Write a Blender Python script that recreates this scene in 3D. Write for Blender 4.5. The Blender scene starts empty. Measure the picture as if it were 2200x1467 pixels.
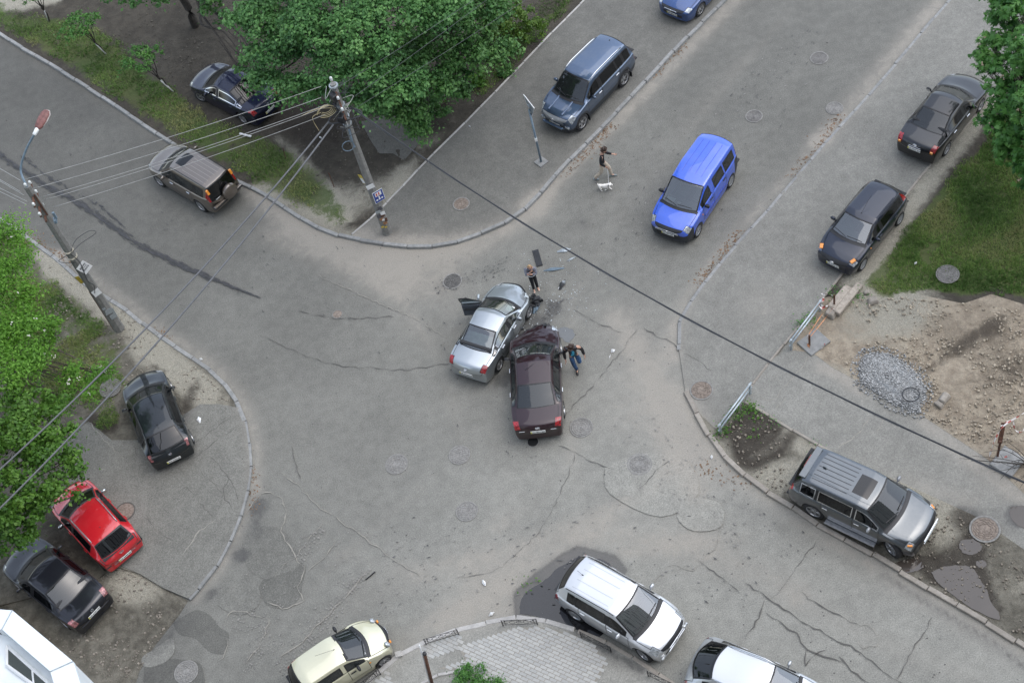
import bpy, bmesh, math, random
import numpy as np
from mathutils import Vector, Matrix, geometry
from math import radians as R_, sin, cos, pi

random.seed(7)
RNG = np.random.default_rng(11)
SC = bpy.context.scene
COL = SC.collection

# ------------------------------------------------------------------ camera
CF, CT, CR, CH = 3175.74, 0.6384273, -0.2791423, 43.732      # focal (px of a 2200 px frame), tilt from straight down, roll, height
_f = Vector((0, sin(CT), -cos(CT)))
_r = Vector((1, 0, 0))
_u = _r.cross(_f)
CAMR = cos(CR) * _r + sin(CR) * _u
CAMU = -sin(CR) * _r + cos(CR) * _u
CAMF = _f
cd = bpy.data.cameras.new('camera')
cam = bpy.data.objects.new('camera', cd)
COL.objects.link(cam)
cd.sensor_width = 36.0
cd.lens = 36.0 * CF / 2200.0
cd.clip_start = 0.1
cd.clip_end = 900.0
m = Matrix((CAMR, CAMU, -CAMF)).transposed().to_4x4()
m.translation = (0, 0, CH)
cam.matrix_world = m
SC.camera = cam

# ------------------------------------------------------------------ light (overcast late-spring day)
SUN_EL, SUN_AZ = R_(66), R_(92)
w = bpy.data.worlds.new('World')
SC.world = w
w.use_nodes = True
nt = w.node_tree
nt.nodes.clear()
wo = nt.nodes.new('ShaderNodeOutputWorld')
wb_ = nt.nodes.new('ShaderNodeBackground')
sky = nt.nodes.new('ShaderNodeTexSky')
sky.sky_type = 'NISHITA'
sky.sun_disc = False
sky.sun_elevation = SUN_EL
sky.sun_rotation = SUN_AZ
sky.air_density = 1.0
sky.dust_density = 1.5
sky.ozone_density = 1.0
hs = nt.nodes.new('ShaderNodeHueSaturation')
hs.inputs['Saturation'].default_value = 0.58
nt.links.new(sky.outputs[0], hs.inputs['Color'])
nt.links.new(hs.outputs[0], wb_.inputs['Color'])
wb_.inputs['Strength'].default_value = 0.15
nt.links.new(wb_.outputs[0], wo.inputs['Surface'])
sd = bpy.data.lights.new('sun', 'SUN')
sun = bpy.data.objects.new('sun', sd)
COL.objects.link(sun)
sd.energy = 0.6
sd.angle = R_(85)
sd.color = (1.0, 0.985, 0.965)
_sv = Vector((sin(SUN_AZ) * cos(SUN_EL), cos(SUN_AZ) * cos(SUN_EL), sin(SUN_EL)))
sun.rotation_euler = _sv.to_track_quat('Z', 'Y').to_euler()
SC.view_settings.view_transform = 'Standard'
SC.view_settings.look = 'None'
SC.view_settings.gamma = 1.0
SC.view_settings.exposure = 1.24
SC.view_settings.use_curve_mapping = False

# ------------------------------------------------------------------ helpers
def g(px, py, z=0.0):
    """where the sight line through photograph point (px, py) meets the level z"""
    d = CAMF * CF + CAMR * (px - 1100.0) - CAMU * (py - 733.5)
    k = (z - CH) / d.z
    return Vector((d.x * k, d.y * k, z))

def proj(P):
    v = Vector(P) - Vector((0, 0, CH))
    w_ = v.dot(CAMF)
    return (1100.0 + CF * v.dot(CAMR) / w_, 733.5 - CF * v.dot(CAMU) / w_)

def zat(base, py):
    """height on the vertical through base that shows at photograph row py"""
    lo, hi = 0.0, 30.0
    for _ in range(40):
        mid = (lo + hi) / 2
        if proj((base.x, base.y, mid))[1] > py: lo = mid
        else: hi = mid
    return lo

def link(o, parent=None):
    COL.objects.link(o)
    if parent is not None: o.parent = parent
    return o

def tag(o, label=None, cat=None, group=None, kind=None):
    if label: o['label'] = label
    if cat: o['category'] = cat
    if group: o['group'] = group
    if kind: o['kind'] = kind
    return o

def empty(name, loc=(0, 0, 0), rz=0.0, parent=None):
    o = bpy.data.objects.new(name, None)
    o.empty_display_size = 0.2
    o.location = loc
    o.rotation_euler = (0, 0, rz)
    return link(o, parent)

def mesh_np(name, verts, faces, mat=None, parent=None, smooth=False, mats=None, fmat=None):
    me = bpy.data.meshes.new(name)
    me.from_pydata([tuple(v) for v in verts], [], [tuple(f) for f in faces])
    if mats:
        for mm in mats: me.materials.append(mm)
        if fmat is not None: me.polygons.foreach_set('material_index', np.asarray(fmat, dtype=np.int32))
    elif mat: me.materials.append(mat)
    if smooth: me.polygons.foreach_set('use_smooth', np.ones(len(me.polygons), dtype=bool))
    me.update()
    return link(bpy.data.objects.new(name, me), parent)

class MB:
    """collects shapes for ONE mesh object"""
    def __init__(s): s.v = []; s.f = []
    def quad(s, a, b, c, d):
        n = len(s.v); s.v += [a, b, c, d]; s.f.append((n, n+1, n+2, n+3)); return s
    def box(s, c, size, rz=0.0, M=None, taper=1.0):
        x, y, z = size[0]/2, size[1]/2, size[2]/2
        pts = [(-x,-y,-z),(x,-y,-z),(x,y,-z),(-x,y,-z),(-x*taper,-y*taper,z),(x*taper,-y*taper,z),(x*taper,y*taper,z),(-x*taper,y*taper,z)]
        M = M or Matrix.Rotation(rz, 3, 'Z')
        n = len(s.v)
        s.v += [tuple(M @ Vector(p) + Vector(c)) for p in pts]
        s.f += [tuple(n+i for i in q) for q in ((3,2,1,0),(4,5,6,7),(0,1,5,4),(1,2,6,5),(2,3,7,6),(3,0,4,7))]
        return s
    def bbox(s, c, size, b=0.01, rz=0.0, M=None):
        """box whose top edges are bevelled"""
        x, y, z = size[0]/2, size[1]/2, size[2]/2
        pts = [(-x,-y,-z),(x,-y,-z),(x,y,-z),(-x,y,-z),(-x,-y,z-b),(x,-y,z-b),(x,y,z-b),(-x,y,z-b),(-x+b,-y+b,z),(x-b,-y+b,z),(x-b,y-b,z),(-x+b,y-b,z)]
        M = M or Matrix.Rotation(rz, 3, 'Z')
        n = len(s.v)
        s.v += [tuple(M @ Vector(p) + Vector(c)) for p in pts]
        q = [(3,2,1,0),(8,9,10,11)]
        for i in range(4):
            j = (i+1) % 4
            q += [(i,j,4+j,4+i),(4+i,4+j,8+j,8+i)]
        s.f += [tuple(n+i for i in t) for t in q]
        return s
    def tube(s, pts, r, seg=8, cap=True, r2=None):
        pts = [Vector(p) for p in pts]
        N = len(pts); n0 = len(s.v)
        up = Vector((0, 0, 1))
        for i, p in enumerate(pts):
            d = (pts[min(i+1, N-1)] - pts[max(i-1, 0)])
            if d.length < 1e-9: d = Vector((0, 0, 1))
            d.normalize()
            a = d.cross(up)
            if a.length < 1e-3: a = d.cross(Vector((1, 0, 0)))
            a.normalize(); b = a.cross(d)
            rr = r if r2 is None else r + (r2 - r) * i / max(1, N-1)
            if isinstance(r, (list, tuple)): rr = r[i]
            for k in range(seg):
                t = 2*pi*k/seg
                s.v.append(tuple(p + a*(rr*cos(t)) + b*(rr*sin(t))))
        for i in range(N-1):
            for k in range(seg):
                k2 = (k+1) % seg
                s.f.append((n0+i*seg+k, n0+i*seg+k2, n0+(i+1)*seg+k2, n0+(i+1)*seg+k))
        if cap:
            s.f.append(tuple(n0+k for k in reversed(range(seg))))
            s.f.append(tuple(n0+(N-1)*seg+k for k in range(seg)))
        return s
    def lathe(s, prof, c, axis='Z', seg=16, M=None, cap=True):
        """prof: list of (r, h)"""
        n0 = len(s.v)
        for (r, h) in prof:
            for k in range(seg):
                t = 2*pi*k/seg
                p = Vector((r*cos(t), r*sin(t), h))
                if axis == 'Y': p = Vector((p.x, p.z, -p.y))
                if axis == 'X': p = Vector((p.z, p.x, p.y))
                if M: p = M @ p
                s.v.append(tuple(p + Vector(c)))
        for i in range(len(prof)-1):
            for k in range(seg):
                k2 = (k+1) % seg
                s.f.append((n0+i*seg+k, n0+i*seg+k2, n0+(i+1)*seg+k2, n0+(i+1)*seg+k))
        if cap and prof[0][0] > 1e-6: s.f.append(tuple(n0+k for k in reversed(range(seg))))
        if cap and prof[-1][0] > 1e-6: s.f.append(tuple(n0+(len(prof)-1)*seg+k for k in range(seg)))
        return s
    def prism(s, poly, z0, z1):
        n = len(s.v); N = len(poly)
        s.v += [(p[0], p[1], z0) for p in poly] + [(p[0], p[1], z1) for p in poly]
        s.f.append(tuple(n+N+i for i in range(N)))
        s.f.append(tuple(n+i for i in reversed(range(N))))
        for i in range(N):
            j = (i+1) % N
            s.f.append((n+i, n+j, n+N+j, n+N+i))
        return s
    def rock(s, c, r, rng=random, squash=0.6):
        base = [(-1,-1,-1),(1,-1,-1),(1,1,-1),(-1,1,-1),(-1,-1,1),(1,-1,1),(1,1,1),(-1,1,1)]
        n = len(s.v); a = rng.random()*6.28; ca, sa = cos(a), sin(a)
        for p in base:
            q = [p[i]*(0.55+0.45*rng.random()) for i in range(3)]
            k = 1.0 if p[2] < 0 else 0.72
            x, y = q[0]*k*r[0], q[1]*k*r[1]
            s.v.append((c[0]+x*ca-y*sa, c[1]+x*sa+y*ca, c[2]+q[2]*r[2]))
        s.f += [tuple(n+i for i in q) for q in ((3,2,1,0),(4,5,6,7),(0,1,5,4),(1,2,6,5),(2,3,7,6),(3,0,4,7))]
        return s
    def build(s, name, mat, parent=None, smooth=False):
        return mesh_np(name, s.v, s.f, mat, parent, smooth)

def catmull(pts, n=6):
    pts = [Vector(p) for p in pts]
    out = []
    for i in range(len(pts)-1):
        p0 = pts[max(i-1, 0)]; p1 = pts[i]; p2 = pts[i+1]; p3 = pts[min(i+2, len(pts)-1)]
        for k in range(n):
            t = k/n
            out.append(0.5*((2*p1)+(p2-p0)*t+(2*p0-5*p1+4*p2-p3)*t*t+(3*p1-p0-3*p2+p3)*t**3))
    out.append(pts[-1])
    return out

def resample(pts, step):
    """points at equal arc length"""
    out = [pts[0].copy()]; acc = 0.0
    for a, b in zip(pts, pts[1:]):
        L = (b-a).length; pos = 0.0
        while acc + (L-pos) >= step and L > 1e-9:
            pos += step-acc; acc = 0.0
            out.append(a.lerp(b, pos/L))
        acc += L-pos
    if (out[-1]-pts[-1]).length > step*0.2: out.append(pts[-1].copy())
    return out

# value noise
_NT = np.random.default_rng(3).random((256, 256))
def vnoise(x, y):
    xi = np.floor(x).astype(int); yi = np.floor(y).astype(int)
    fx = x-xi; fy = y-yi
    fx = fx*fx*(3-2*fx); fy = fy*fy*(3-2*fy)
    a = _NT[xi & 255, yi & 255]; b = _NT[(xi+1) & 255, yi & 255]
    c = _NT[xi & 255, (yi+1) & 255]; d = _NT[(xi+1) & 255, (yi+1) & 255]
    return (a*(1-fx)+b*fx)*(1-fy)+(c*(1-fx)+d*fx)*fy
def fbm(x, y, s=1.0, o=4):
    t = 0; amp = 0.5; tot = 0
    for i in range(o):
        t = t+amp*vnoise(x*s+17.3*i, y*s-9.1*i); tot += amp; amp *= 0.5; s *= 2.03
    return t/tot
def smooth01(a, b, x):
    t = np.clip((x-a)/(b-a), 0, 1); return t*t*(3-2*t)

# ------------------------------------------------------------------ material helpers
class NT:
    def __init__(s, name):
        s.m = bpy.data.materials.new(name); s.m.use_nodes = True
        s.t = s.m.node_tree; s.t.nodes.clear()
        s.out = s.n('ShaderNodeOutputMaterial')
        s.b = s.n('ShaderNodeBsdfPrincipled')
        s.l(s.b.outputs[0], s.out.inputs['Surface'])
    def n(s, typ, **kw):
        nd = s.t.nodes.new(typ)
        for k, v in kw.items(): setattr(nd, k, v)
        return nd
    def l(s, a, b): s.t.links.new(a, b)
    def val(s, sock, v):
        if hasattr(v, 'is_output') or hasattr(v, 'links'): s.l(v, sock)
        else: sock.default_value = v
    def coord(s, kind='Object'):
        return s.n('ShaderNodeTexCoord').outputs[kind]
    def noise(s, scale, detail=3, rough=0.55, vec=None, dist=0.0):
        nd = s.n('ShaderNodeTexNoise')
        nd.inputs['Scale'].default_value = scale; nd.inputs['Detail'].default_value = detail
        nd.inputs['Roughness'].default_value = rough; nd.inputs['Distortion'].default_value = dist
        if vec is not None: s.l(vec, nd.inputs['Vector'])
        return nd.outputs[0]
    def vor(s, scale, vec=None, feature='F1', rnd=1.0):
        nd = s.n('ShaderNodeTexVoronoi', feature=feature)
        nd.inputs['Scale'].default_value = scale; nd.inputs['Randomness'].default_value = rnd
        if vec is not None: s.l(vec, nd.inputs['Vector'])
        return nd.outputs[0]
    def math(s, op, a, b=None, clamp=False):
        nd = s.n('ShaderNodeMath', operation=op); nd.use_clamp = clamp
        s.val(nd.inputs[0], a)
        if b is not None: s.val(nd.inputs[1], b)
        return nd.outputs[0]
    def ramp(s, x, a, b, lo=0.0, hi=1.0):
        nd = s.n('ShaderNodeMapRange', interpolation_type='SMOOTHSTEP')
        s.val(nd.inputs['Value'], x)
        nd.inputs['From Min'].default_value = a; nd.inputs['From Max'].default_value = b
        nd.inputs['To Min'].default_value = lo; nd.inputs['To Max'].default_value = hi
        return nd.outputs[0]
    def mix(s, f, a, b, blend='MIX'):
        nd = s.n('ShaderNodeMix', data_type='RGBA', blend_type=blend)
        s.val(nd.inputs[0], f); s.val(nd.inputs[6], a); s.val(nd.inputs[7], b)
        return nd.outputs[2]
    def attr(s, name):
        nd = s.n('ShaderNodeAttribute'); nd.attribute_name = name
        return nd
    def sep(s, col):
        nd = s.n('ShaderNodeSeparateColor'); s.l(col, nd.inputs[0]); return nd.outputs
    def bump(s, h, strength=0.3, dist=0.02):
        nd = s.n('ShaderNodeBump'); nd.inputs['Strength'].default_value = strength
        nd.inputs['Distance'].default_value = dist
        s.l(h, nd.inputs['Height']); s.l(nd.outputs[0], s.b.inputs['Normal'])
    def set(s, **kw):
        for k, v in kw.items():
            s.val(s.b.inputs[k.replace('_', ' ')], v)
        return s

def C4(r, gg, b): return (r, gg, b, 1.0)

def plain(name, col, rough=0.6, metal=0.0, var=0.12, scale=6.0, bump=0.0, coat=0.0, spec=0.5):
    """a surface colour broken up by a little procedural wear"""
    t = NT(name)
    c = t.coord('Object')
    nz = t.noise(scale, 4, 0.6, c)
    f = t.ramp(nz, 0.3, 0.7)
    a = C4(*[x*(1-var) for x in col]); b = C4(*[min(1, x*(1+var)) for x in col])
    t.set(Base_Color=t.mix(f, a, b), Roughness=rough, Metallic=metal)
    t.b.inputs['Coat Weight'].default_value = coat
    t.b.inputs['Coat Roughness'].default_value = 0.04
    t.b.inputs['Specular IOR Level'].default_value = spec
    if bump: t.bump(t.noise(scale*4, 3, 0.6, c), bump, 0.01)
    return t.m
# ------------------------------------------------------------------ ground: features in plan (metres on the ground)
def W2(pts, z=0.0): return [g(a, b, z).xy for a, b in pts]

def seg_dist(P, poly, closed=False):
    """distance from points P (N,2) to a polyline"""
    d = np.full(len(P), 1e9)
    A = np.array([tuple(p) for p in poly]); n = len(A)
    for i in range(n if closed else n-1):
        a = A[i]; b = A[(i+1) % n]; ab = b-a; L2 = (ab*ab).sum()+1e-12
        t = np.clip(((P-a)@ab)/L2, 0, 1)
        q = P-(a+t[:, None]*ab)
        d = np.minimum(d, np.hypot(q[:, 0], q[:, 1]))
    return d

def inside(P, poly):
    A = np.array([tuple(p) for p in poly]); n = len(A)
    r = np.zeros(len(P), dtype=bool)
    for i in range(n):
        a = A[i]; b = A[(i+1) % n]
        c = ((a[1] > P[:, 1]) != (b[1] > P[:, 1]))
        with np.errstate(divide='ignore', invalid='ignore'):
            xx = (b[0]-a[0])*(P[:, 1]-a[1])/(b[1]-a[1]+1e-12)+a[0]
        r ^= c & (P[:, 0] < xx)
    return r

DUST, DARK, GRASS, SAND = 0, 1, 2, 3
FEAT = []
def fline(ch, pts, width, k): FEAT.append(('l', ch, W2(pts), width, k))
def fpoly(ch, pts, soft, k): FEAT.append(('p', ch, W2(pts), soft, k))
def fblob(ch, c, r, k): FEAT.append(('b', ch, g(*c).xy, r, k))

# kerb lines, photograph points
K1 = [(-260,-140),(-130,-30),(0,72),(100,132),(190,188),(300,262),(400,326),(500,384),(560,412),(620,450),(690,491),(740,507),(800,518),(870,527),(930,527),(990,516),(1053,491),(1102,467),(1150,425),(1204,361),(1276,290),(1341,221),(1402,157),(1466,88),(1555,0),(1690,-140),(1800,-260)]
BORD = [(755,503),(800,465),(850,415),(915,345),(1000,262),(1090,170),(1170,85),(1255,0),(1400,-150),(1500,-255)]
K2 = [(-260,325),(-130,398),(0,470),(51,504),(130,562),(191,617),(266,661),(303,692),(354,729),(416,770),(470,811),(508,862),(525,903),(533,957),(536,1012),(529,1053),(518,1095),(498,1147),(470,1202),(446,1240),(404,1285)]
K3 = [(2300,-290),(2180,-155),(2040,0),(1960,95),(1860,212),(1770,310),(1680,415),(1643,460),(1600,505),(1540,574),(1490,640),(1465,680),(1459,700),(1459,752)]
BORD2 = [(2330,-20),(2200,130),(2110,230),(1995,357),(1945,420),(1805,592),(1768,640),(1713,703),(1658,769),(1617,823),(1536,920)]
K4 = [(1472,839),(1510,911),(1547,970),(1577,1000),(1629,1044),(1661,1062),(1693,1080),(1762,1127),(1866,1183),(1916,1213),(1959,1242),(2002,1265),(2060,1299),(2128,1339),(2200,1386),(2340,1474)]
K5 = [(760,1500),(811,1444),(856,1406),(901,1382),(984,1350),(1046,1337),(1080,1328),(1115,1326),(1181,1335),(1241,1354),(1298,1376),(1355,1408),(1391,1433),(1436,1463),(1560,1545)]

# drifted sand and dust beside kerbs
fline(DUST, [(560,420),(620,462),(690,503),(740,519),(800,531),(870,540),(930,540),(990,530),(1053,506),(1102,482),(1150,445)], 1.5, .62)
fline(DUST, [(640,490),(720,530),(860,575),(960,590)], 2.2, .38)
fline(DUST, [(1150,440),(1215,372),(1290,297),(1355,230),(1480,105),(1570,10),(1700,-130)], .95, .62)
fline(DUST, [(0,84),(190,200),(400,338),(560,424)], .45, .30)
fline(DUST, [(2030,-10),(1950,85),(1850,205),(1765,300)], 1.1, .62)
fline(DUST, [(1765,300),(1670,405),(1590,495),(1530,564),(1478,640),(1450,700),(1446,760)], .75, .52)
fline(DUST, [(1800,60),(1700,170),(1580,300),(1450,430)], .5, .20)
fline(DUST, [(130,548),(266,648),(354,715),(480,805),(530,880),(548,960),(548,1050)], .85, .55)
fline(DUST, [(20,480),(130,555)], .5, .45)
fline(DUST, [(1460,860),(1500,925),(1560,1000),(1680,1085),(1860,1195),(2000,1285),(2200,1400)], 1.2, .55)
fline(DUST, [(860,1395),(980,1340),(1080,1312),(1130,1300)], .9, .45)
fline(DUST, [(1350,700),(1400,800),(1430,900),(1480,1000)], 2.6, .40)
fline(DUST, [(540,1080),(510,1160),(470,1230),(420,1290)], .55, .52)
fblob(DUST, (1640,655), 1.6, .45); fblob(DUST, (1080,1260), 2.2, .36); fblob(DUST, (1490,1170), 2.0, .28)
fblob(DUST, (860,560), 2.6, .34); fblob(DUST, (1240,1150), 2.4, .25); fblob(DUST, (1330,880), 2.4, .3)
fline(DUST, [(1765,790),(1800,800),(1850,840)], .8, .65)
fline(DUST, [(1760,1000),(1850,1040),(1950,1040),(2080,1080)], .9, .5)
fline(DUST, [(1990,905),(2080,985),(2200,1075)], 1.0, .62)
fline(DUST, [(790,470),(900,375)], .35, .3)
fline(DUST, [(760,1270),(980,1180),(1150,1080),(1240,960)], .7, .22)
fline(DUST, [(1000,860),(1090,1000),(1080,1120)], 1.2, .22)
fline(DUST, [(960,1310),(1120,1215),(1300,1150),(1500,1175),(1700,1260)], 1.3, .42)
fline(DUST, [(1320,680),(1400,800),(1440,930),(1500,1060)], .9, .42)
fline(DUST, [(700,1330),(900,1250),(1050,1200)], .9, .32)
fline(DUST, [(880,700),(1000,720),(960,650),(850,590)], 1.4, .30)
fline(DUST, [(1240,1150),(1400,1050),(1480,960)], .7, .34)
fline(DUST, [(1700,1290),(1900,1380),(2100,1460)], 1.0, .34)
fline(DUST, [(1250,500),(1400,330),(1600,120)], .8, .24)
fline(DUST, [(560,500),(700,560),(850,640)], 1.0, .30)
# wet run, oil, tyre marks and other dark patches
fline(DARK, [(-60,290),(0,330),(80,385),(180,440),(290,520),(400,575),(520,628)], .30, .45)
fline(DARK, [(60,345),(130,392),(200,430),(260,480)], .22, .42)
fline(DARK, [(1195,665),(1165,690),(1140,710),(1100,760)], .55, .42)
fline(DARK, [(1165,640),(1190,655)], .5, .5)
fblob(DARK, (1135,700), .9, .6); fblob(DARK, (1085,815), .7, .55)
fline(DARK, [(940,620),(1010,597),(1090,565)], .45, .36)
fline(DARK, [(1125,1318),(1120,1280),(1165,1238),(1240,1188),(1310,1205),(1330,1230)], .55, .95)
fline(DARK, [(1240,1362),(1300,1395),(1380,1440)], .5, .6)
fline(DARK, [(1600,1090),(1700,1140),(1850,1220)], .45, .34)
fline(DARK, [(1900,1235),(2000,1300),(2120,1370),(2200,1430)], .45, .5)
fblob(DARK, (500,1190), .5, .3); fblob(DARK, (555,1085), .7, .62); fblob(DARK, (545,1140), .8, .5)
fblob(DARK, (520,1195), .42, .7); fblob(DARK, (455,1275), .4, .6); fblob(DARK, (1255,480), .45, .4)
fblob(DARK, (1095,325), .5, .42); fblob(DARK, (845,500), .7, .5); fblob(DARK, (300,420), .2, .5)
fblob(DARK, (1146,948), .45, .5)  # darker patch below the maroon car's rear
fline(DARK, [(1390,1010),(1370,1060)], .12, .4)
for pl_ in ([(60,150),(300,300),(560,480),(760,620),(860,760),(900,950),(860,1150)], [(-20,260),(200,400),(480,600),(640,760),(700,950),(640,1150)], [(1760,20),(1560,260),(1380,480),(1200,690),(1000,900),(800,1100),(600,1330)], [(1640,20),(1450,230),(1300,420),(1150,560)], [(1320,560),(1380,760),(1480,950),(1650,1150),(1850,1280)]): fline(DARK, pl_, .75, .17)
for pl_ in ([(120,120),(380,300),(640,470),(840,610),(960,800),(1000,1000)], [(1700,20),(1500,260),(1330,470),(1230,640),(1210,850),(1240,1050)], [(700,1180),(900,1230),(1120,1170),(1330,1080)], [(1600,1150),(1400,1180),(1200,1230),(1000,1300),(840,1370)], [(560,1380),(720,1210),(900,1050)]): fline(DUST, pl_, .5, .26)
fblob(SAND, (770,430), 1.6, .6); fblob(SAND, (860,390), 1.2, .6); fblob(SAND, (700,440), 1.0, .6); fblob(SAND, (640,360), .8, .4); fline(SAND, [(600,300),(700,400),(740,470)], .7, .5); fblob(SAND, (900,300), .8, .4)
# left corner: soil, tracks, sand
fpoly(GRASS, [(40,520),(120,590),(170,640),(225,700),(280,745),(270,800),(200,850),(120,850),(-200,700),(-200,470)], 1.2, .54)
fblob(SAND, (110,590), .8, .5); fblob(SAND, (190,700), .7, .35); fblob(SAND, (150,770), 1.1, .55); fblob(SAND, (120,690), .6, .4)
fblob(GRASS, (240,905), .7, .5); fblob(GRASS, (225,850), .8, .45)
fline(SAND, [(95,545),(160,615),(210,650),(300,720),(380,790),(440,850)], 1.0, .75)
fline(SAND, [(300,760),(420,830),(470,870)], 1.3, .55)
fline(DARK, [(330,790),(350,805)], .5, .6); fline(DARK, [(420,830),(400,880),(385,905)], .7, .62)
fline(DARK, [(200,900),(240,925)], .45, .9); fblob(DARK, (290,900), 1.2, .5)
fblob(SAND, (280,1245), 1.3, .85); fblob(SAND, (330,1260), 1.0, .5); fblob(DARK, (210,1180), 1.6, .6)
fblob(DARK, (250,1330), 1.1, .4); fblob(SAND, (120,1345), 1.6, .4); fblob(DARK, (370,1330), 1.4, .45); fblob(DARK, (90,1200), 2.2, .5)
fblob(DARK, (300,1420), 1.8, .38)
# upper verge: turf beside the kerb, earth track behind it
fpoly(GRASS, [(-300,-170),(0,60),(100,120),(300,250),(500,372),(600,430),(740,498),(750,455),(700,380),(640,330),(560,290),(470,265),(420,225),(330,160),(230,70),(150,40),(40,35),(-100,-60)], 1.1, .66)
fpoly(SAND, [(-200,-140),(-40,40),(60,30),(140,10),(150,-40),(60,-120)], 1.0, .7)
fline(SAND, [(560,400),(640,445),(720,480)], .8, .55); fblob(SAND, (600,400), 1.1, .45)
fline(DARK, [(430,150),(560,200),(700,290)], 2.2, .5); fblob(DARK, (650,250), 1.6, .7); fblob(DARK, (700,290), 1.4, .4)  # dark patches on the track: tree canopy shade painted into the soil
fline(SAND, [(830,440),(880,360),(950,290),(1060,180)], .8, .35)
fline(GRASS, [(1040,200),(1110,110),(1200,30),(1260,-40)], .9, .52)
fblob(GRASS, (760,230), 1.0, .45)
# right lawn and building plot
fpoly(GRASS, [(2260,100),(2100,330),(2010,420),(1900,560),(1850,610),(1900,640),(2010,625),(2060,640),(2130,620),(2220,650),(2400,640),(2400,150)], .8, .88)
fline(SAND, [(2130,220),(2010,370),(1960,440),(1900,530),(1850,590)], 1.0, .75)
fblob(SAND, (1905,625), 1.6, .5); fblob(SAND, (1950,660), 2.0, .6); fblob(SAND, (1850,690), 2.4, .45); fblob(SAND, (2060,1000), 1.6, .5)
fblob(DARK, (2140,720), 1.4, .4); fblob(DARK, (2050,740), 1.6, .28); fline(DARK, [(1990,800),(2070,740),(2150,690)], .45, .5); fblob(DARK, (2180,800), 1.2, .5); fblob(DARK, (2100,830), 1.0, .35)
fblob(SAND, (2080,850), 1.8, .3); fblob(DARK, (2170,930), 1.0, .3)
# soil corner behind the rail, mud under the parked car
fpoly(DARK, [(1540,925),(1605,870),(1680,905),(1720,940),(1690,985),(1640,1000),(1590,985)], .5, .62)
fblob(DARK, (1610,985), .8, .85)
fline(SAND, [(1690,925),(1665,960),(1615,985)], .22, .95); fline(SAND, [(1720,955),(1790,985),(1700,1020),(1640,1030)], .8, .6)
fblob(SAND, (1960,1040), 2.0, .75); fblob(SAND, (2020,1140), 1.2, .6); fblob(SAND, (2190,1260), 1.2, .5); fblob(SAND, (1680,1030), 1.4, .5)
fpoly(DARK, [(1930,1195),(2020,1185),(2080,1150),(2120,1180),(2140,1260),(2170,1330),(2080,1300),(1990,1255)], .6, .72)
fblob(DARK, (2075,1120), .9, .7); fblob(DARK, (2185,1110), .6, .95); fline(DARK, [(1700,1080),(1800,1140),(1900,1200)], .55, .55)
fblob(GRASS, (1600,885), .4, .5); fblob(GRASS, (1570,930), .35, .5)

def features(x, y):
    P = np.stack([x, y], 1)
    out = np.zeros((len(x), 4))
    for typ, ch, geo, r, k in FEAT:
        if typ == 'l': v = k*np.exp(-(seg_dist(P, geo)/(r*0.62))**2)
        elif typ == 'b': v = k*np.exp(-(((P[:, 0]-geo[0])**2+(P[:, 1]-geo[1])**2)/(r*r*0.7)))
        else:
            ins = inside(P, geo); d = seg_dist(P, geo, True)
            v = k*smooth01(-r*0.5, r*0.5, np.where(ins, d, -d))
        out[:, ch] = 1-(1-out[:, ch])*(1-np.clip(v, 0, 1))
    return out

TONE_PTS = [((60,230),.24),((400,500),.36),((250,420),.30),((700,620),.46),((640,760),.45),((900,700),.56),((1000,850),.62),((1100,1150),.76),((1650,150),.40),((1850,60),.42),((1400,450),.47),((1250,600),.54),((1500,1250),.82),((1800,1350),.78),((2100,1420),.80),((620,1050),.58),((600,1250),.50),((750,1380),.56),((430,1400),.46),((950,1300),.78),((1350,900),.78),((800,950),.50)]  # dusty junction lighter; upper left darker, its shading painted into the tone
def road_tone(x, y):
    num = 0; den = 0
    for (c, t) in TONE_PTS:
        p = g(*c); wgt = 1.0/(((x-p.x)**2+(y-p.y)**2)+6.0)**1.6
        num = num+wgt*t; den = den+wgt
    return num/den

def paint(me, tone):
    """stores the wear maps and tone of a ground sheet, painted shading included, as point attributes"""
    n = len(me.vertices); co = np.empty(n*3); me.vertices.foreach_get('co', co); co = co.reshape(-1, 3)
    x, y = co[:, 0], co[:, 1]
    F = features(x, y)
    at = me.attributes.new('wear', 'FLOAT_COLOR', 'POINT')  # the dark channel also holds canopy shade painted on the verge
    at.data.foreach_set('color', F.astype(np.float32).ravel())
    tn = road_tone(x, y) if tone is None else np.full(n, tone)
    at = me.attributes.new('tone', 'FLOAT', 'POINT')
    at.data.foreach_set('value', tn.astype(np.float32))

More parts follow.
